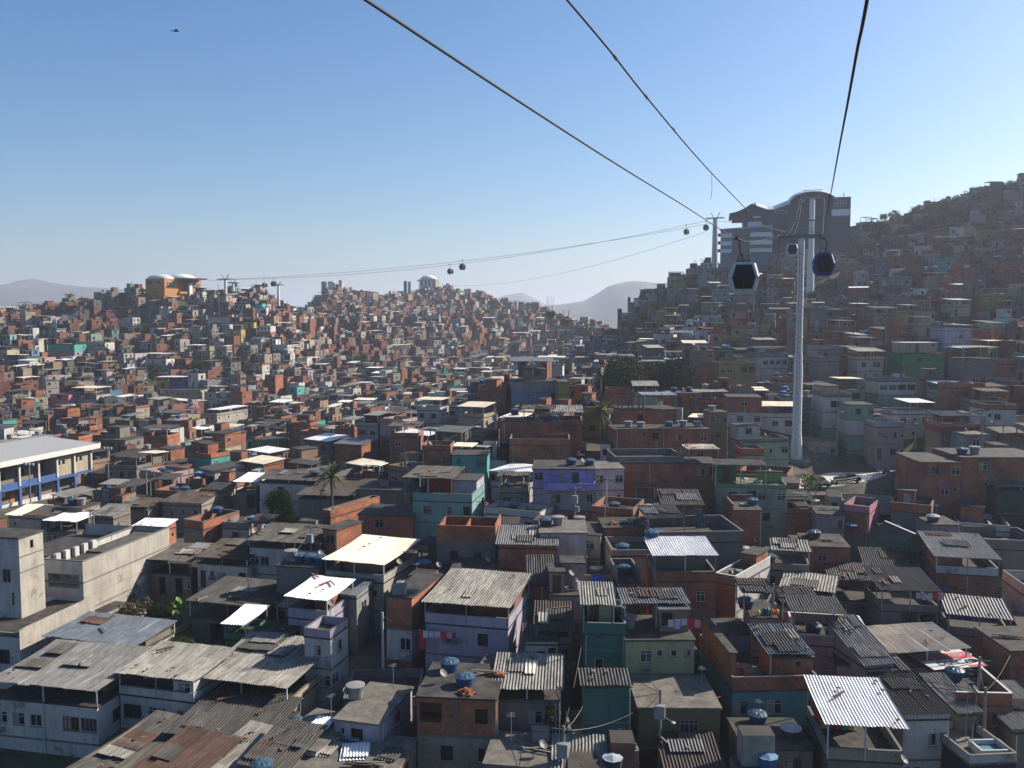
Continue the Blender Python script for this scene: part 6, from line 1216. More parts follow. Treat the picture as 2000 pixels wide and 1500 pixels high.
pl = [pole(607, 1024, 'utility pole with white box beside the white barred house', box=1), pole(176, 992, 'leaning pole by the grey striped shed roof', 8), pole(182, 1000, 'thin second pole next to the leaning one', 7, bars=0), pole(1290, 1346, 'pole with white box and street lamp before the dark olive house', 8, True, 1, 0),
  pole(1101, 1418, 'pole with meter boxes right of the brown rendered house', 7, False, 2), pole(1123, 950, 'pole with boxes in front of the purple house', 8.5, False, 2), pole(1185, 932, 'wire pole before the white house by the purple one', 9), pole(1511, 1140, 'pole with lamp at the corner house', 8.5, True, 0),
  pole(1925, 1342, 'thin pole beside the white coping terrace', 8, bars=0), pole(1914, 1283, 'pole standing at the end of the banner', 8), pole(1920, 797, 'tall lamp pole with arms right of the pale pink house', 11, True, 1, 2), pole(1790, 815, 'pole with stacked boxes right of the pale pink house', 10, True, 2), pole(1637, 800, 'thin pole in front of the red shuttered house', 9.5), pole(1659, 788, 'pole left of the tall pale green house', 10),
  pole(854, 788, 'pole with lamp behind the brown flat canopy', 9, True), pole(968, 797, 'pole left of the stepped brick house', 9.5, box=1), pole(285, 915, 'pole near the school court by the small tree', 9), pole(1390, 600, 'pole on the right hill slope above the brownish tree', 10), pole(1357, 508, 'left of two poles on the skyline shoulder of the right hill', 9), pole(1371, 505, 'right of two poles on the skyline shoulder of the right hill', 9), pole(426, 556, 'short pole left of the tallest ridge pylon', 9),
  pole(747, 1196, 'white pipe pole between the huge cream roof and the half brick house', 8, bars=0, kind='frame_white'), pole(1400, 620, 'pole above the tree on the right hill', 9), pole(1732, 640, 'pole behind the emerald house on the right hill', 10), pole(1748, 425, 'bare pole on the skyline below the wooded crest', 10), pole(1762, 420, 'second bare pole on the skyline below the wooded crest', 10)]
def wire(a, b, sag, label):
    m = MB(); m.tube([a.lerp(b, i/14) - Vector((0,0,sag*4*(i/14)*(1-i/14))) for i in range(15)], .022, 4, 'black', False); tag(m.build('overhead_wire'), label, 'wire', 'overhead wires between poles')
def hpt(sub):
    for r, u, v in HOUSES:
        if sub in r['label']: return r.matrix_basis @ Vector((.5, .2, P(u, v, r.location.y).z - r.location.z - .3))
for i, j, lb in ((5,6,'wire looping between the poles by the purple house'), (6,15,'wire rising from the purple house to the stepped brick house'), (10,11,'wires between the two lamp poles right of the pink house'), (11,13,'wire crossing in front of the pale pink house'), (13,12,'wire between the thin poles near the pylon'), (1,16,'wire from the leaning pole toward the school'), (18,19,'short wire between the two skyline poles'), (17,22,'wire along the right hill poles'), (8,9,'wire beside the banner roof'), (24,25,'short wire between the bare crest poles')): wire(POLES[i][1], POLES[j][1], .6, lb)
for i, sub, lb in ((0,'stained concrete block','wire from the barred white house pole to the tank block'), (3,'turquoise house with brick','wire from the white box pole across to the turquoise house'), (4,'teal porch','wire from the meter pole to the teal porch house'), (5,'aqua house','wire from the purple house pole to the aqua house'), (7,'curved bright','wire from the corner pole to the curved canopy house'), (7,'tan block','wire from the corner pole to the tan block'), (9,'long beige','wire from the banner pole to the long beige roof'), (21,'long house with striped','wire from the white pipe pole to the long gallery house'), (0,'huge cream','wire from the barred white house pole to the huge cream roof'), (3,'pale yellow-green','wire from the white box pole to the pale yellow-green house'), (14,'bright teal','wire from the lamp pole down to the bright teal house')):
    q = hpt(sub)
    if q: wire(POLES[i][1], q, .5, lb)
for i in range(26):
    u = rnd.uniform(40, 1960); y = rnd.uniform(185, 400); p = P(u, 700, y); t_ = T(p.x, p.y); v = PX((p.x, p.y, t_ + 9.5))[1]
    pole(u, v, f"thin distant pole {where(u, v)}", 9.5, y=y)
NW = 0
for r, pt in POLES[:17]:
    near = sorted([h for h in HOUSES if 6 < (h[0].location - pt).xy.length < 26], key=lambda h: (h[0].location - pt).length)
    for h in near[2:8:2]:
        ul, vl = h[1], h[2]; b = h[0].location.copy(); ztop = [x for x in h[0].children if x.name.startswith('wall')]
        if not ztop: continue
        b.z += max(v_.co.z for v_ in ztop[0].data.vertices) - .25; wire(pt, b, .45, 'thin wire slung to the ' + ' '.join(h[0]['label'].split(',')[0].split(' with ')[0].split(' under ')[0].split()[:9])); NW += 1
# bird
def bird():
    p = P(343, 61, 48); r = empty('bird', p, R(30), 'small black bird flying alone in the upper left sky', 'bird'); m = MB()
    m.tube([(-.17,0,-.02),(-.11,0,0),(0,0,.01),(.1,0,.02),(.15,0,.03),(.19,0,.02)], [.008,.03,.045,.032,.026,.004], 8, 'black')
    for sg in (-1,1):
        a = [(.06,sg*.03,.02),(.07,sg*.14,.08),(.0,sg*.27,.05),(-.03,sg*.15,.06),(-.06,sg*.03,.02)]; m.poly(a[::sg], 'black'); m.poly([(x,y,z-.012) for x,y,z in a][::-sg], 'black')
        for i in range(5): q, s_ = a[i], a[(i+1)%5]; m.poly([q, s_, (s_[0],s_[1],s_[2]-.012), (q[0],q[1],q[2]-.012)], 'black')
    m.poly([(-.15,-.02,0),(-.26,-.06,0),(-.26,.06,0),(-.15,.02,0)], 'black'); o = m.build('body', r)
bird()

# ------------------------------------------------------------------ tanks on the roofs
def make_tank(kind):
    big = {'tb': ('tank_blue','lid_blue'), 'tg': ('tank_grey','tank_grey'), 'tl': ('tank_black','lid_white'), 'tk': ('tank_black','lid_blue')}[kind]
    n = 20; m = MB(); pr = [(.58,0),(.60,.05),(.66,.35),(.70,.36),(.73,.70),(.76,.71),(.76,.78)] if kind != 'tg' else [(.52,0),(.66,.85),(.72,.86),(.72,.95)]
    m.lathe(pr, n, big[0]); o = m.build('water_tank', smooth=False)
    m = MB()
    if kind != 'tg':
        b = 0; k = m.mi(big[1]); N = 32; R_ = [(.80,.70),(.80,.79),(.45,.93),(.12,1.0)]
        for r_, z in R_: m.v += [((r_ - (.03 if j % 4 == 0 and r_ > .2 else 0))*math.cos(2*math.pi*j/N), r_*math.sin(2*math.pi*j/N), z + (.05 if j % 4 < 2 and .2 < r_ < .7 else 0)) for j in range(N)]
        for i in range(3):
            for j in range(N): m.f.append((i*N+j, i*N+(j+1)%N, (i+1)*N+(j+1)%N, (i+1)*N+j)); m.m.append(k)
        m.f.append(tuple(3*N + j for j in range(N))); m.m.append(k)
    else: m.lathe([(.74,.952),(.74,1.0),(.3,1.06),(.05,1.07)], n, 'tank_grey')
    m.build('lid', o); tag(o, None, 'water tank', 'water tanks on the roofs'); return o
TW = dict(tb='blue water tank', tg='grey water tank', tl='dark water tank with white lid', tk='black water tank'); PROTO = {}
def place_tanks(items, lod_scale=1.0):
    for kd, p, short, i, tk, s_ in items:
        if kd not in PROTO: o = PROTO[kd] = make_tank(kd); KIDS[kd] = kids_of(o); first = True
        else: o = copy_tree(PROTO[kd], None, KIDS[kd])
        o.location = p; o.scale = (s_, s_, s_*rnd.uniform(.9,1.05)); o.rotation_euler.z = rnd.random()*6
        same = [e for e in tk if e[0] == kd]; k = [id(e) for e in same].index(id(tk[i]))
        pre = ['', '', 'left one of two ', ''][len(same)] if len(same) < 3 else ['left of three ', 'middle of three ', 'right of three '][k]
        if len(same) == 2: pre = ['first of two ', 'second of two '][k]
        short = short if len(short.split()) < 8 else ' '.join(short.replace(' house','').replace('far ','').replace('just ','').split()[:8]); o['label'] = f"{pre}{TW[kd]}{'s' if pre else ''} by the {short}" if (len(tk[i]) > 3 and tk[i][3] < -.3) else f"{pre}{TW[kd]}{'s' if pre else ''} on the {short}"
place_tanks(TANKS); 

# ------------------------------------------------------------------ loose things on roofs and terraces
flat('cloth_white', (.45,.44,.45)); flat('cloth_red', (.42,.03,.03)); flat('cloth_pink', (.6,.2,.3)); flat('cloth_lilac', (.42,.36,.6)); flat('cloth_yellow', (.6,.45,.06)); flat('cloth_green', (.05,.3,.12)); flat('card', (.25,.28,.17)); flat('brick_loose', (.25,.09,.042), .9, 0, .3); flat('banner_red', (.55,.04,.06)); flat('banner_white', (.5,.49,.5)); flat('ink', (.03,.03,.04))
def text(body, size, k, parent, loc, rot, name='lettering'):
    cu = bpy.data.curves.new(name, 'FONT'); cu.body = body; cu.size = size; cu.extrude = .004; cu.align_x = 'CENTER'; cu.align_y = 'CENTER'; cu.materials.append(M[k]); o = bpy.data.objects.new(name, cu); COL.objects.link(o); bpy.context.view_layer.update(); me = bpy.data.meshes.new_from_object(o.evaluated_get(bpy.context.evaluated_depsgraph_get())); bpy.data.objects.remove(o); o = bpy.data.objects.new(name, me); COL.objects.link(o); o.parent = parent; o.location = loc; o.rotation_euler = rot; return o
def quadcloth(m, x0, x1, z0, z1, y, k):
    n = 5
    for i in range(n):
        a, b = x0 + (x1-x0)*i/n, x0 + (x1-x0)*(i+1)/n; f = lambda x: y + .05*math.sin(x*9)
        m.hexa([(a,f(a),z0),(b,f(b),z0),(b,f(b)+.02,z0),(a,f(a)+.02,z0),(a,y,z1),(b,y,z1),(b,y+.02,z1),(a,y+.02,z1)], k)
def job(kind, root, w, l, Hh, short, fx, fy, *a):
    c, s = math.cos(root.rotation_euler.z), math.sin(root.rotation_euler.z); x, y = w*fx, l*fy
    short = short if len(short.split()) < 9 else ' '.join(short.replace(' house','').replace('far ','').replace('just ','').split()[:8])
    def wp(x, y, z): return (root.location.x + c*x - s*y, root.location.y + s*x + c*y, root.location.z + z)
    rz = root.rotation_euler.z; z0 = Hh + .008
    if kind in ('planks','bricks','crate','sheets','sheets_up','toys','table','shelf','barrel'):
        # what lies on a sheet roof rests on the sheet
        pass
    m = MB()
    if kind == 'planks':
        for i in range(6): a0 = rnd.uniform(-.5,.5); p = Vector((rnd.uniform(-.5,.5), rnd.uniform(-.4,.4), .06 + .05*i)); d = Vector((math.cos(a0), math.sin(a0), 0))*rnd.uniform(.7,1.4); m.bar(p - d, p + d, .14, rnd.choice(['wood','post_grey','slate']), .05)
        tag(m.build('timber_pile', None, wp(x, y, z0 - .03), rz), f'loose boards and pipes on the {short}', 'timber pile', 'scrap heaps on the roofs')
    elif kind == 'bricks':
        for i in range(26): q = rnd.random()*.55; t = rnd.random()*6.3; a0 = rnd.random()*3; h = max(0, .36*(1 - q/.55)*rnd.random()); X, Y = q*math.cos(t)*1.3, q*math.sin(t); d = Vector((math.cos(a0), math.sin(a0), rnd.uniform(-.2,.2)))*.15; m.bar(Vector((X,Y,h+.08)) - d, Vector((X,Y,h+.08)) + d, .19, 'brick_loose', .15)
        tag(m.build('brick_pile', None, wp(x, y, z0), rz), f'heap of orange hollow bricks on the {short}', 'brick pile', 'scrap heaps on the roofs')
    elif kind == 'crate':
        r = empty('storage_box', wp(x, y, z0), rz + .2, f'pale storage box on the {short}', 'box', 'boxes on the roofs'); m.box(-.6,-.4,0,.6,.4,.8,'grey'); m.build('body', r); m = MB(); m.box(-.66,-.46,.802,.66,.46,.9,'pale_slab'); m.build('lid', r)
    elif kind == 'sheets':
        k, ww, ll = a[:3]; m.corr((-ww/2,-ll/2,.12),(ww/2,-ll/2,.13),(ww/2,ll/2,.24),(-ww/2,ll/2,.2), k, .22, .04); m.corr((-ww/2+.25,-ll/2+.3,.24),(ww/2+.2,-ll/2+.2,.25),(ww/2+.2,ll/2-.3,.34),(-ww/2+.25,ll/2-.3,.3), k, .22, .04)
        tag(m.build('loose_sheets', None, wp(x, y, z0 - .06), rz + rnd.uniform(-.3,.3)), f"loose {dict(pale_fibre='beige',white_sheet='white',slate='dark',cream_sheet='cream',metal='silvery',fibre='grey')[k]} corrugated sheets lying on the {short}", 'roof sheets', 'loose sheets on the roofs')
    elif kind == 'sheets_up':
        m.corr((-.5,0,0),(.5,0,0),(.5,.5,2.4),(-.5,.5,2.4),'blue_metal',.22,.04); m.corr((.2,-.1,0),(.9,-.1,0),(.9,.4,1.5),(.2,.4,1.5),'metal',.22,.04); tag(m.build('upright_sheets', None, wp(x, y, z0), rz), f'bluish sheets propped upright on the {short}', 'roof sheets')
    elif kind in ('laundry','red_cloth','blue_laundry'):
        big = kind == 'blue_laundry'; span = 1.6 if kind != 'laundry' else min(2.8, w*.6); zz = z0 + (1.75 if fy > -.05 else -.35) if not big else z0 + 1.1
        nm = {'laundry': 'row of washing hung out on the ', 'red_cloth': 'long red cloth hanging at the ', 'blue_laundry': 'blue towel hung on the '}[kind] + short
        r = empty('clothes_line', wp(x, y, zz), rz, nm, 'clothes line', 'washing hung out to dry'); m.tube([(-span/2-.3,0,.02),(0,0,-.03),(span/2+.3,0,.02)], .012, 4, 'black'); m.build('line', r)
        ks = ['cloth_white','cloth_lilac','cloth_white','cloth_red','cloth_pink'] if kind == 'laundry' else ['cloth_red'] if kind == 'red_cloth' else ['blue_cloth']
        n = max(1, int(span/.55)) if kind == 'laundry' else 1
        for i in range(n):
            m = MB(); a0 = -span/2 + i*span/n; ww = span/n*.85 if kind == 'laundry' else (.55 if kind == 'red_cloth' else 1.3); hh = rnd.uniform(.5,.85) if kind == 'laundry' else (1.9 if kind == 'red_cloth' else .8); quadcloth(m, a0, a0 + ww, -hh, .0, 0, ks[i % len(ks)]); m.build('cloth', r)
    elif kind == 'plant':
        dz = a[0] if a else 0; r = tree('leaf_bright', 0, Vector(wp(x, y, z0 + dz)), .55, .35, f'pot plant with yellow-green leaves by the {short}', 'pot_plant', 'pot plant', 'pot plants')
        m.lathe([(.2,0),(.28,.4)], 10, 'clay'); m.build('pot', r)
    elif kind == 'barrel':
        r = empty('gas_bottle', wp(x, y, z0), 0, f'white gas bottle on the {short}', 'gas bottle'); m.lathe([(.22,0),(.26,.06),(.26,.85),(.18,1.0),(.08,1.06)], 14, 'white'); m.build('body', r); m = MB(); m.lathe([(.13,1.06),(.14,1.2)], 10, 'steel'); m.build('collar', r)
        for q in (-.9, -1.5): m = MB(); m.lathe([(.16,0),(.22,.4)], 12, 'frame_white', wp(x + q, y - .3, z0)); tag(m.build('bucket'), f"white bucket {'nearer the gas bottle' if q > -1 else 'farther from the gas bottle'} on the {short}", 'bucket', 'buckets')
    elif kind == 'toys':
        for i in range(5):
            m = MB(); k = rnd.choice(['cloth_red','cloth_yellow','cloth_green','cloth_white','tank_blue']); X, Y = x + (i - 2)*.3, y + rnd.uniform(-.2,.2); h = rnd.uniform(.3,.7); m.lathe([(.12,0),(.15,h*.5),(.13,h*.9),(.05,h)], 10, k); tag(m.build('plastic_jug', None, wp(X, Y, z0)), f"{k.split('_')[-1] if k != 'tank_blue' else 'blue'} plastic jug in the clutter on the {short}", 'jug', 'coloured jugs')
    elif kind == 'shelf':
        r = empty('stacked_goods', wp(x, y, z0), rz, f'dark shelf of coloured bottle crates under the {short}', 'shelf'); m.box(-1.6,0,0,1.6,.5,.08,'wood'); m.box(-1.6,0,.75,1.6,.5,.8,'wood'); m.build('shelf_board', r)
        for j in range(2):
            for i in range(6): m = MB(); m.box(-1.5+i*.5, .02, .09 + .72*j, -1.08+i*.5, .45, .6 + .74*j, rnd.choice(['cloth_red','cloth_yellow','cloth_green','blue_cloth','cloth_red'])); m.build('crate', r)
    elif kind == 'table':
        r = empty('round_table', wp(x, y, z0), 0, f'white round table on the {short}', 'table'); m.lathe([(.6,.72),(.6,.77)], 16, 'frame_white'); m.build('table_top', r); m = MB(); m.lathe([(.3,0),(.05,.05),(.05,.719)], 8, 'frame_white'); m.build('leg', r)
        r = empty('wash_tub', wp(x + 1.7, y - .8, z0), 0, f'grey wash tub on the {short}', 'tub'); m = MB(); m.lathe([(.5,0),(.62,.7),(.56,.72),(.5,.3)], 16, 'tank_grey'); m.build('shell', r)
    elif kind == 'tarp':
        m = MB(); z = Hh - 3.2; n = 8
        for i in range(n): a0, a1 = -2 + 4*i/n, -2 + 4*(i+1)/n; f = lambda q: .06*math.sin(q*5); m.hexa([(a0,f(a0),z-2.2),(a1,f(a1),z-2.2),(a1,f(a1)+.03,z-2.2),(a0,f(a0)+.03,z-2.2),(a0,0,z),(a1,0,z),(a1,.03,z),(a0,.03,z)], 'tarp_blue')
        tag(m.build('hanging_tarp', None, wp(x, y, 0), rz), 'deep blue tarpaulin hung under the white balcony house', 'tarpaulin')
    elif kind == 'pool':
        r = empty('water_trough', wp(x, y - .3, Hh - 1.6), rz, 'open pale trough with turquoise water by the black wavy roof', 'trough'); g = Hh - 1.6
        for q in ((-1.2,-.9,1.2,-.75),(-1.2,.75,1.2,.9),(-1.2,-.75,-1.05,.75),(1.05,-.75,1.2,.75)): m.box(q[0],q[1],-g,q[2],q[3],.7,'frame_white')
        m.build('rim', r); m = MB(); m.box(-1.05,-.75,-g,1.05,.75,.35,'turquoise'); m.build('water', r)
    elif kind == 'banner':
        r = empty('printed_banner', wp(x, y, Hh + .42), rz + R(8), 'white and red printed banner reading SETEMBRO laid on a flat grey roof', 'banner'); W2, L2 = 2.7, 2.5
        m.hexa([(-W2,-L2,-.02),(W2,-L2,-.02),(W2,L2,.06),(-W2,L2,.06),(-W2,-L2,.02),(W2,-L2,.02),(W2,L2,.10),(-W2,L2,.10)], 'banner_white'); m.build('sheet', r)
        zt = lambda yy: .04 + .016*(yy + L2)
        m = MB(); m.poly([(-W2,-.62,zt(-.62)+.004),(W2,-.62,zt(-.62)+.004),(W2,.62,zt(.62)+.004),(-W2,.62,zt(.62)+.004)], 'banner_red'); m.poly([(W2*.35,-2.45,zt(-2.4)+.004),(W2,-2.45,zt(-2.4)+.004),(W2,-2.1,zt(-2.1)+.004),(W2*.35,-2.1,zt(-2.1)+.004)], 'banner_red'); m.poly([(-W2,.9,zt(.9)+.004),(-W2*.35,.9,zt(.9)+.004),(-W2*.5,2.4,zt(2.4)+.004),(-W2,2.4,zt(2.4)+.004)], 'slate'); m.build('printed_band', r)
        t = R(1); text('21SETEMBRO', .98, 'banner_white', r, (.1, 0, zt(0) + .03), (t,0,0)); text('TE', 1.35, 'ink', r, (.9, 1.45, zt(1.45) + .03), (t,0,0)); text('DIACAR', 1.15, 'ink', r, (.5, -1.4, zt(-1.4) + .03), (t,0,0))
    elif kind == 'graffiti_bird':
        m.poly([(x-.45,-.015,Hh-.32),(x-.2,-.015,Hh-.52),(x-.1,-.015,Hh-.36),(x+.3,-.015,Hh-.34),(x+.45,-.015,Hh-.26),(x+.1,-.015,Hh-.24),(x-.05,-.015,Hh-.14),(x-.12,-.015,Hh-.24)], 'ink'); m.build('graffiti', root)
    elif kind == 'balcony':
        m = MB(); z = Hh - 2.62; m.box(w*.19, -1.5, z - .15, w + .1, -.002, z + .02, 'concrete'); m.build('balcony_slab', root)
        m = MB(); m.box(w*.19,-1.5,z+.021,w+.1,-1.38,z+.95,'purple'); m.box(w*.19,-1.379,z+.021,w*.19+.12,-.003,z+.95,'purple'); m.box(w-.02,-1.379,z+.021,w+.1,-.003,z+.95,'purple'); m.build('balcony_wall', root)
        text('SOU  MAFE', .75, 'ink', root, (w*.55, -.03, Hh - 6.6), (R(90),0,0), 'graffiti') if Hh > 6.9 else None
    elif kind == 'pillars':
        for i in range(6): m = MB(); X = w*(i % 3)*.19 + .2; Y = .2 if i < 3 else l*.5; m.box(X-.12,Y-.12,z0,X+.12,Y+.12,z0+2.2,'concrete'); m.build('pillar', root)
for j in JOBS: job(*j)

# ------------------------------------------------------------------ the other houses: the most visible as houses, the rest as one mass
rnd.seed(77)
HAND = len(HOUSES)
PROT = list(HP) + [(1180,1258,762,205), (1272,1355,762,205), (1128,1212,880,163), (1590,1790,952,140), (1540,1580,890,150), (0,185,985,150), (395,490,842,330), (1470,1535,695,250), (612,680,985,117), (80,335,1200,95), (1415,1660,494,400), (275,395,582,480), (1600,1765,985,138), (420,470,578,470), (615,680,566,725), (815,855,562,895)]
def lower(cx, cyy, w, l, g, zt):
    """the highest top at which a filler house leaves what stands behind it in sight; None if there is none"""
    r_ = (w + l)*.36*F/cyy; u = PX((cx, cyy, zt))[0]
    for (a, b, vb, y) in PROT:
        if y > cyy + 2 and a - 2 < u + r_ and b + 2 > u - r_:
            zmax = P(u, vb, cyy - l/2).z - .6
            if zmax < zt: zt = zmax
    return zt if zt - g > 2.3 else None
def free(x, y, w, l, buf=-.6):
    for (cx, cy, c, s, fw, fl) in BUCK.get(int(y // 25), ()):
        dx, dy = x - cx, y - cy
        if abs(c*dx + s*dy) < (fw + w)/2 + buf and abs(-s*dx + c*dy) < (fl + l)/2 + buf: return False
    return True
BUCK = {}
for f_ in FOOT:
    for b_ in range(int((f_[1] - 30) // 25), int((f_[1] + 30) // 25) + 1): BUCK.setdefault(b_, []).append(f_)
def occupy(f_):
    for b_ in range(int((f_[1] - 20) // 25), int((f_[1] + 20) // 25) + 1): BUCK.setdefault(b_, []).append(f_)
CAND = []; GREEN = []
y = 62.0
while y < 880:
    step = 6.7 if y < 200 else 5.8 if y < 500 else 6.6
    x = -.66*y - 20 + rnd.random()*5
    while x < .66*y + 20:
        cx, cyy = x + rnd.uniform(-1.6, 1.6), y + rnd.uniform(-2, 2); u = 1000 + F*cx/cyy; z = T(cx, cyy) - CZ
        w_, l_ = (rnd.uniform(4.4, 8.0), rnd.uniform(4.2, 7.2)) if y < 200 else (rnd.uniform(3.6, 6.6), rnd.uniform(3.6, 6.2))
        if y > 260 and rnd.random() < .10: w_ *= 1.6
        th = R((-13 - 12*max(0, min(1, (cyy - 190)/80)) if u < 1000 else (-13 - 12*max(0, min(1, (cyy - 190)/80)))*(1 - min(1, (u - 1000)/400))) + 34*noise.noise(Vector((cx*.011, cyy*.011, 7))) + rnd.uniform(-9, 9))
        ok = z > -43 and not (u < 260 and cyy < 82) and not (42 < cx < 84 and road_edge(cx) - 11 < cyy < road_inner(cx) + 8)
        if 150 < cyy < 224 and 1148 < u < 1365 and cyy > 186: ok = False
        if z > 36 and cx > 120: ok = ok and rnd.random() < .72 - max(0, z - 42)*.026
        elif 940 < u < 1190 and cyy > 600: ok = ok and rnd.random() < .6
        elif 1630 < u < 1760 and 330 < cyy < 420: ok = ok and rnd.random() < .35
        else: ok = ok and rnd.random() < (.95 if y > 200 else .92)
        if ok and y > 200 and noise.noise(Vector((cx*.03, cyy*.03, 21))) > .40 and free(cx, cyy, 3, 3):
            if rnd.random() < .6: GREEN.append((cx, cyy))
            ok = False
        if ok and free(cx, cyy, w_, l_):
            n = rnd.choice([1,1,2,2,2,3]) if y > 420 or (z > 22 and cx > 100) else rnd.choice([1,2,2,2,3,3]) if y > 175 else rnd.choice([1,1,2,2]); f_ = (cx, cyy, math.cos(th), math.sin(th), w_, l_)
            co = [(cx + math.cos(th)*a*w_/2 - math.sin(th)*b*l_/2, cyy + math.sin(th)*a*w_/2 + math.cos(th)*b*l_/2) for a in (-1,1) for b in (-1,1)]; zs = [T(*q) for q in co]
            zt_ = lower(cx, cyy, w_, l_, min(zs), max(min(zs) + 2.6, (min(zs)*.6 + max(zs)*.4) + n*2.8 + rnd.uniform(-.6,.9)))
            if zt_: occupy(f_); CAND.append((cx, cyy, w_, l_, th, min(zs), zt_, max(1, min(n, int((zt_ - min(zs) + 1)/2.8)))))
        x += step*rnd.uniform(.92, 1.12)
    y += step*.96
y = 62.0
while y < 150:
    x = -.62*y
    while x < .62*y:
        cx, cyy = x + rnd.uniform(-.8,.8), y + rnd.uniform(-.8,.8); w_, l_ = rnd.uniform(2.6,4.6), rnd.uniform(2.4,4.2); u = 1000 + F*cx/cyy; th = R((-13 if u < 1000 else -13 + 13*min(1, (u-1000)/400)) + rnd.uniform(-7,7))
        if free(cx, cyy, w_, l_, -.5) and not (u < 260 and cyy < 80) and not (42 < cx < 84 and road_edge(cx) - 11 < cyy < road_inner(cx) + 8) and rnd.random() < .8:
            g_ = T(cx, cyy); zt_ = lower(cx, cyy, w_, l_, g_, g_ + rnd.uniform(2.4, 4.8))
            if zt_: occupy((cx, cyy, math.cos(th), math.sin(th), w_, l_)); CAND.append((cx, cyy, w_, l_, th, g_ - .5, zt_, 1))
        x += 3.3
    y += 3.2
for (cx, cyy) in rnd.sample(GREEN, min(120, len(GREEN))): tree('leaf', rnd.randrange(3), Vector((cx, cyy, T(cx, cyy))), rnd.uniform(2.4, 4.6), rnd.uniform(1, 3))
# what shows: a skyline per column, front to back
hor = [1500.0]*500; score = []
items = [(c_[1], 0, i, c_[0], c_[2]*math.cos(c_[4]) + abs(c_[3]*math.sin(c_[4])), c_[6]) for i, c_ in enumerate(CAND)] + [(h_[1], 1, i, h_[0], h_[2], h_[3]) for i, h_ in enumerate(HB)]
for yy, hand, i, xx, ww, zt_ in sorted(items):
    u, v = PX((xx, yy, zt_)); du = ww/2*F/yy; a_ = 0
    for k in range(max(0, int((u - du)/4)), min(500, int((u + du)/4) + 1)):
        if v < hor[k]: a_ += min(hor[k] - v, 3*2.8*F/yy); hor[k] = v
    if not hand: score.append((a_*4, i))
score.sort(reverse=True)
CHOSEN = {i for a_, i in score[:max(0, 296 - HAND)]}
BRK = (.192, .085, .058)
WALLK = ['brick']*27 + ['concrete']*7 + ['plaster']*8 + ['white']*9 + ['pale_wall']*6 + ['cream']*4 + ['beige']*4 + ['tan']*3 + ['beige','mint','bright_teal','sky_blue','pale_pink','pale_pink','yellow','grey','tan','tan','pale_pink','salmon','lilac','aqua']
WNAME = dict(brick='raw brick', concrete='grey concrete', plaster='brown-grey rendered', white='white', pale_wall='off-white', cream='cream', beige='beige', mint='mint green', bright_teal='turquoise', sky_blue='light blue', pale_pink='pale pink', yellow='yellow', green='green', grey='grey', tan='tan', salmon='salmon', lilac='lilac', aqua='aqua')
SHK = ['fibre']*4 + ['slate']*2 + ['pale_fibre']*3 + ['white_sheet','white_sheet','metal','brown_sheet','cream_sheet','cream_sheet','dark_sheet']
SNAME = dict(fibre='grey', slate='dark grey', pale_fibre='pale grey', white_sheet='white', metal='silvery', brown_sheet='brown', cream_sheet='cream', dark_sheet='black')
fs_v, fs_f, fs_c = [], [], []
def fq(a, b, c, d, col): n = len(fs_v); fs_v.extend((a, b, c, d)); fs_f.append((n, n+1, n+2, n+3)); fs_c.append(col)
def jit(c, k=.18): q = 1 + rnd.uniform(-k, k); return (c[0]*q, c[1]*q, c[2]*q)
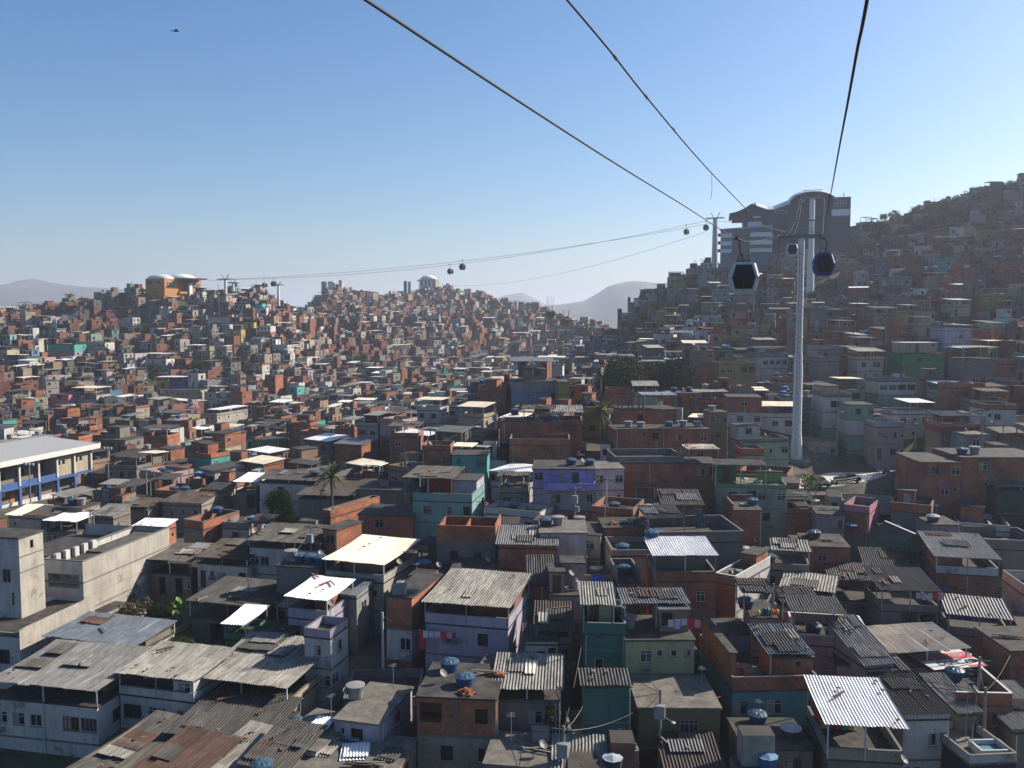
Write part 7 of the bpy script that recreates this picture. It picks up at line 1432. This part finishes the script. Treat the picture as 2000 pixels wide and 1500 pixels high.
def far_house(cx, cyy, w, l, th, g, zt, n):
    c, s = math.cos(th), math.sin(th)
    def W(x, y, z): return (cx + c*x - s*y, cyy + s*x + c*y, z)
    def bx(x0, y0, z0, x1, y1, z1, col, top=None):
        p = [W(x0,y0,z0),W(x1,y0,z0),W(x1,y1,z0),W(x0,y1,z0),W(x0,y0,z1),W(x1,y0,z1),W(x1,y1,z1),W(x0,y1,z1)]
        fq(p[0],p[1],p[5],p[4],col); fq(p[1],p[2],p[6],p[5],col); fq(p[2],p[3],p[7],p[6],col); fq(p[3],p[0],p[4],p[7],col); fq(p[4],p[5],p[6],p[7],top or col); fq(p[3],p[2],p[1],p[0],col)
    a, b = w/2, l/2; k = rnd.choice(WALLK); col = jit(BRK if k == 'brick' else PAINT[k]); lo = jit(BRK) if rnd.random() < .4 else col; roofc = jit((.05,.045,.04), .4)
    zm = zt - 2.8 if n > 1 and zt - g > 5 else g - 1
    bx(-a,-b,zm,a,b,zt,col,roofc)
    if zm > g: bx(-a,-b,g-1,a,b,zm-.12,lo); bx(-a-.1,-b-.1,zm-.12,a+.1,b+.1,zm,(.12,.115,.105))
    if rnd.random() < .55:
        sx = rnd.choice([-1, 1]); q0 = a*sx; ww = rnd.uniform(1.2, 2.6); zt2 = zt + rnd.choice([-2.8, -2.4, -1.2, 1.4, 2.4]); yb = rnd.uniform(-b - .8, 0); c2 = jit(BRK) if rnd.random() < .55 else jit(PAINT[rnd.choice(WALLK[27:])])
        if zt2 > g + 1.5: bx(min(q0, q0 + sx*ww), yb, g - 1, max(q0, q0 + sx*ww), b - .2, zt2, c2, roofc); xm = q0 + sx*ww*.5; fq(*[W(xm + e, yb - .03, zz) for e, zz in ((-.4, zt2-1.8),(.4, zt2-1.8),(.4, zt2-.8),(-.4, zt2-.8))], (.022,.02,.02))
    dark = (.022,.02,.02)
    for z0 in [zt - 2.8*(j+1) for j in range(n)]:
        if z0 < g - .5: break
        for (ox, oy, dx, dy, nx, ny, wd) in ((-a,-b,1,0,0,-1,w),(a,-b,0,1,1,0,l),(-a,b,0,-1,-1,0,l)):
            m_ = max(1, int(wd/rnd.uniform(1.9,3.4)))
            for i in range(m_):
                if rnd.random() < .28: continue
                q = (i + .5)*wd/m_; hw = rnd.uniform(.3,.65); za, zb = z0 + rnd.uniform(.7,1.0), z0 + 2.1
                if rnd.random() < .15: za = z0 + .1
                if rnd.random() < .1: hw = wd/m_*.42
                P4 = [W(ox+dx*(q+e)+nx*.03, oy+dy*(q+e)+ny*.03, z) for e, z in ((-hw,za),(hw,za),(hw,zb),(-hw,zb))]; fq(*P4, dark)
                if rnd.random() < .35: h2 = .07; fq(*[W(ox+dx*(q+e)+nx*.08, oy+dy*(q+e)+ny*.08, z) for e, z in ((-hw-h2,za-h2),(hw+h2,za-h2),(hw+h2,za),(-hw-h2,za))], (.3,.3,.29))
    t = rnd.random()
    if t < .34:
        hh = rnd.uniform(.5,1.1); pc = jit(BRK) if k == 'brick' or rnd.random() < .3 else col
        for q in ((-a,-b,a,-b+.15),(-a,b-.15,a,b),(-a,-b+.15,-a+.15,b-.15),(a-.15,-b+.15,a,b-.15)): bx(q[0],q[1],zt,q[2],q[3],zt+hh,pc)
    elif t < .5: bx(-a-.25,-b-.25,zt,a+.25,b+.25,zt+.16,(.14,.135,.125),roofc)
    if .25 < t < .72:
        sc_ = jit(SHEET[rnd.choice(SHK if cyy > 130 else ['fibre','slate','brown_sheet','dark_sheet'])], .2); z1 = zt + rnd.choice([.5,2.0,2.2,2.4]); x0 = -a - .3 if rnd.random() < .6 else rnd.uniform(-a*.6, 0); y1 = b + .3 if rnd.random() < .6 else rnd.uniform(0, b); ri = rnd.uniform(-.2,.6)
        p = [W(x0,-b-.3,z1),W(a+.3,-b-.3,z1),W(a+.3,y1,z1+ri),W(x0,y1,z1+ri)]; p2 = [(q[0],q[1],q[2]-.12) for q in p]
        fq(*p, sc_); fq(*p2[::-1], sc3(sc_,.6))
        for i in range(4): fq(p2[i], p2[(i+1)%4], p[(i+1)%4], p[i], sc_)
        for (px_, py_) in ((x0+.3,-b),(a,-b),(a,y1-.4),(x0+.3,y1-.4)): bx(px_-.07,py_-.07,zt,px_+.07,py_+.07,z1-.1,(.17,.165,.155))
        if rnd.random() < .5: bx(x0+.5,-b*.2,zt,a-.4,min(b,y1)-.3,z1-.15,jit(PAINT['plaster']))
    elif t > .72 and rnd.random() < .6:
        x0, y0 = rnd.uniform(-a, 0), rnd.uniform(-b*.5, b*.2); bx(x0,y0,zt,min(a,x0+rnd.uniform(2,4)),min(b,y0+3),zt+2.3,jit(BRK) if rnd.random() < .5 else col,roofc)
    for q in range(rnd.choice([0,0,1,1,2])):
        x0, y0 = rnd.uniform(-a+.8,a-.8), rnd.uniform(-b+.8,b-.8); tc, tl_ = rnd.choice([((.035,.12,.3),(.12,.24,.36)),((.035,.12,.3),(.12,.24,.36)),((.03,.035,.05),(.3,.34,.38)),((.36,.35,.33),(.36,.35,.33))]); z0 = zt + rnd.choice([.1,.1,.8]); N = 8; R1, R2 = .6, .76
        ra = [W(x0+R1*math.cos(6.283*j/N), y0+R1*math.sin(6.283*j/N), z0) for j in range(N)]; rb = [W(x0+R2*math.cos(6.283*j/N), y0+R2*math.sin(6.283*j/N), z0+.9) for j in range(N)]
        for j in range(N): fq(ra[j], ra[(j+1)%N], rb[(j+1)%N], rb[j], tc)
        for j in (0, 4): fq(rb[j], rb[(j+1)%N], rb[(j+2)%N], W(x0,y0,z0+1.08), tl_); fq(rb[(j+2)%N], rb[(j+3)%N], rb[(j+4)%N], W(x0,y0,z0+1.08), tl_)
    if rnd.random() < .12: x0 = rnd.uniform(-a,a); bx(x0-.05,-b-.3,zt-2,x0+.05,-b-.2,zt+rnd.uniform(2.5,4.5),(.15,.145,.14))
TANKS_N = len(TANKS); JOBS_N = len(JOBS); NUM = {1:'one-floor',2:'two-floor',3:'three-floor',4:'four-floor'}
for i, (cx, cyy, w_, l_, th, g_, zt_, n) in enumerate(CAND):
    if i not in CHOSEN: far_house(cx, cyy, w_, l_, th, g_, zt_, n); continue
    c, s = math.cos(th), math.sin(th); org = Vector((cx - c*w_/2 + s*l_/2, cyy - s*w_/2 - c*l_/2, 0)); k = rnd.choice(WALLK); k2 = k if rnd.random() < .6 else rnd.choice(WALLK); lod = 2 if cyy < 125 else 1
    nn = max(2, int(w_/2.3)); pat = lambda: ''.join(rnd.choice('w.wWbsd.') if lod else 'w' for _ in range(nn)); st = [f'{k}/{pat()}/{"".join(rnd.choice("w..s") for _ in range(2))}'] + [f'{k2}/{pat()}/{"".join(rnd.choice("w.") for _ in range(2))}'] * (n - 1)
    t = rnd.random(); kw = {}; rc = rnd.choice(SHK if cyy > 130 else [q for q in SHK if q[:5] not in ('white','cream')])
    if t < .3: roof = 'sheet'; kw = dict(rc=rc, rs=rnd.choice([.3,.4,1.9,2.1]), rise=rnd.uniform(.2,.7), par=(k, .7, 'FRL')); desc = f'{SNAME[rc]} sheet roof'; kw['par'] = kw['par'] if kw['rs'] > 1 else None; desc = desc if kw['rs'] < 1 else f'raised {SNAME[rc]} roof'; zz = zt_ if kw['rs'] < 1 else zt_ - .6
    elif t < .6: roof = 'slab'; kw = dict(par=(k if rnd.random() < .7 else 'brick', rnd.uniform(.6,1.1), 'FRLB')); desc = 'walled roof terrace'; zz = zt_
    elif t < .82: roof = 'slab'; kw = dict(par=(k, .7, 'FRLB'), can=(rc, 2.3, .2, rnd.choice([-.03,.35]), 1.0, 0, rnd.choice([.6,1.0]))); desc = f'{SNAME[rc]} terrace canopy'; zz = zt_ - .6
    else: roof = 'slab'; desc = 'bare flat roof'; zz = zt_
    ex = []
    if roof == 'slab':
        for q in range(rnd.choice([0,1,1,2])): ex.append((rnd.choice(['tb','tb','tk','tg']), .2 + .35*q + rnd.random()*.2, rnd.uniform(.3,.8)))
        if rnd.random() < .35 and 'can' not in kw: ex.append(('room', .1, .55, .4, .95, 2.3, rnd.choice([k,'brick']), rnd.choice(['d','w',''])))
        if rnd.random() < .3: ex.append(('dish', rnd.random(), .15))
    if cyy < 170 and roof == 'slab' and 'can' not in kw and rnd.random() < .35: ex.append(('job', rnd.choice(['planks','bricks','crate','sheets']), rnd.uniform(.3,.7), rnd.uniform(.3,.7), 'fibre', 1.2, 1.8))
    if cyy < 170 and rnd.random() < .4: ex.append(('pipe', 'F', rnd.choice([.08,.92])))
    u, v = PX((cx, cyy, zz)); nm = f'{WNAME[k]}' + (f' over {WNAME[k2]}' if n > 1 and k2 != k else '')
    build_house('house', fit(f'{nm} {NUM[n]} house, {desc}, {where(u, v)}'), 'houses packed over the valley and its slopes', org, w_, l_, th, zz, g_, st, roof, lod, ex=ex, short=f'{WNAME[k]} house {where(u, v)}', **kw)
place_tanks(TANKS[TANKS_N:])
for j in JOBS[JOBS_N:]: job(*j)
me = bpy.data.meshes.new('far_houses'); me.from_pydata(fs_v, [], fs_f); me.materials.append(M['attr'])
at_ = me.color_attributes.new('Col', 'FLOAT_COLOR', 'CORNER'); buf = []
for c_ in fs_c: buf.extend((c_[0], c_[1], c_[2], 1.0)*4)
at_.data.foreach_set('color', buf); o = bpy.data.objects.new('distant_houses', me); COL.objects.link(o)
tag(o, 'mass of small brick and painted houses covering the far slopes', 'houses', None, 'stuff')

# ------------------------------------------------------------------ haze
hz = MB(); hz.box(-17500, -17500, CZ - 60, 17500, 17500, CZ + 215, 'black'); hz = hz.build('haze'); hz.data.materials.clear(); m = bpy.data.materials.new('haze'); m.use_nodes = True; n = m.node_tree.nodes; n.clear()
ou = n.new('ShaderNodeOutputMaterial'); vp = n.new('ShaderNodeVolumePrincipled'); vp.inputs['Color'].default_value = (.72,.79,.97,1); vp.inputs['Density'].default_value = .00021; vp.inputs['Anisotropy'].default_value = .25
m.node_tree.links.new(vp.outputs[0], ou.inputs['Volume']); hz.data.materials.append(m); tag(hz, kind='stuff'); hz['label'] = 'pale bluish haze in the air over the valley'; hz['category'] = 'haze'

# ------------------------------------------------------------------ labels: name the unlabelled trees, then tell equal labels apart by order from the left
bpy.context.view_layer.update()
for r, u, v in TREES:
    if 'label' not in r: sh = r.name.startswith('shrub'); r['label'] = f"{'bush in a gap between houses' if sh else 'green tree'} {where(u, v)}"; r['category'] = 'shrub' if sh else 'tree'
ORD = ['leftmost','second','third','fourth','fifth','sixth','seventh','eighth','ninth','tenth','eleventh','twelfth','thirteenth','fourteenth','fifteenth','sixteenth','seventeenth','eighteenth','nineteenth','twentieth']
def ordinal(i):
    return ORD[i] if i < 20 else ['twenty','thirty','forty','fifty','sixty','seventy'][(i+1)//10 - 2] + ('-' + ['first','second','third','fourth','fifth','sixth','seventh','eighth','ninth'][(i+1) % 10 - 1] if (i+1) % 10 else 'th').replace('yth','ieth')
same = {}
for o in bpy.data.objects:
    if o.parent is None and 'label' in o: same.setdefault(o['label'], []).append(o)
for lb, os_ in same.items():
    if len(os_) < 2: continue
    def key(o): return PX(o.location if o.type == 'EMPTY' or o.location.length > 0 else o.matrix_world @ Vector(o.bound_box[0]))[0]
    os_.sort(key=key)
    for i, o in enumerate(os_): o['label'] = fit(lb) + (', ' + ('leftmost' if i == 0 else 'rightmost' if i == len(os_)-1 else ordinal(i) + ' from left'))
print('HAND', HAND, 'CAND', len(CAND), 'far quads', len(fs_f), 'objects', len(bpy.data.objects))
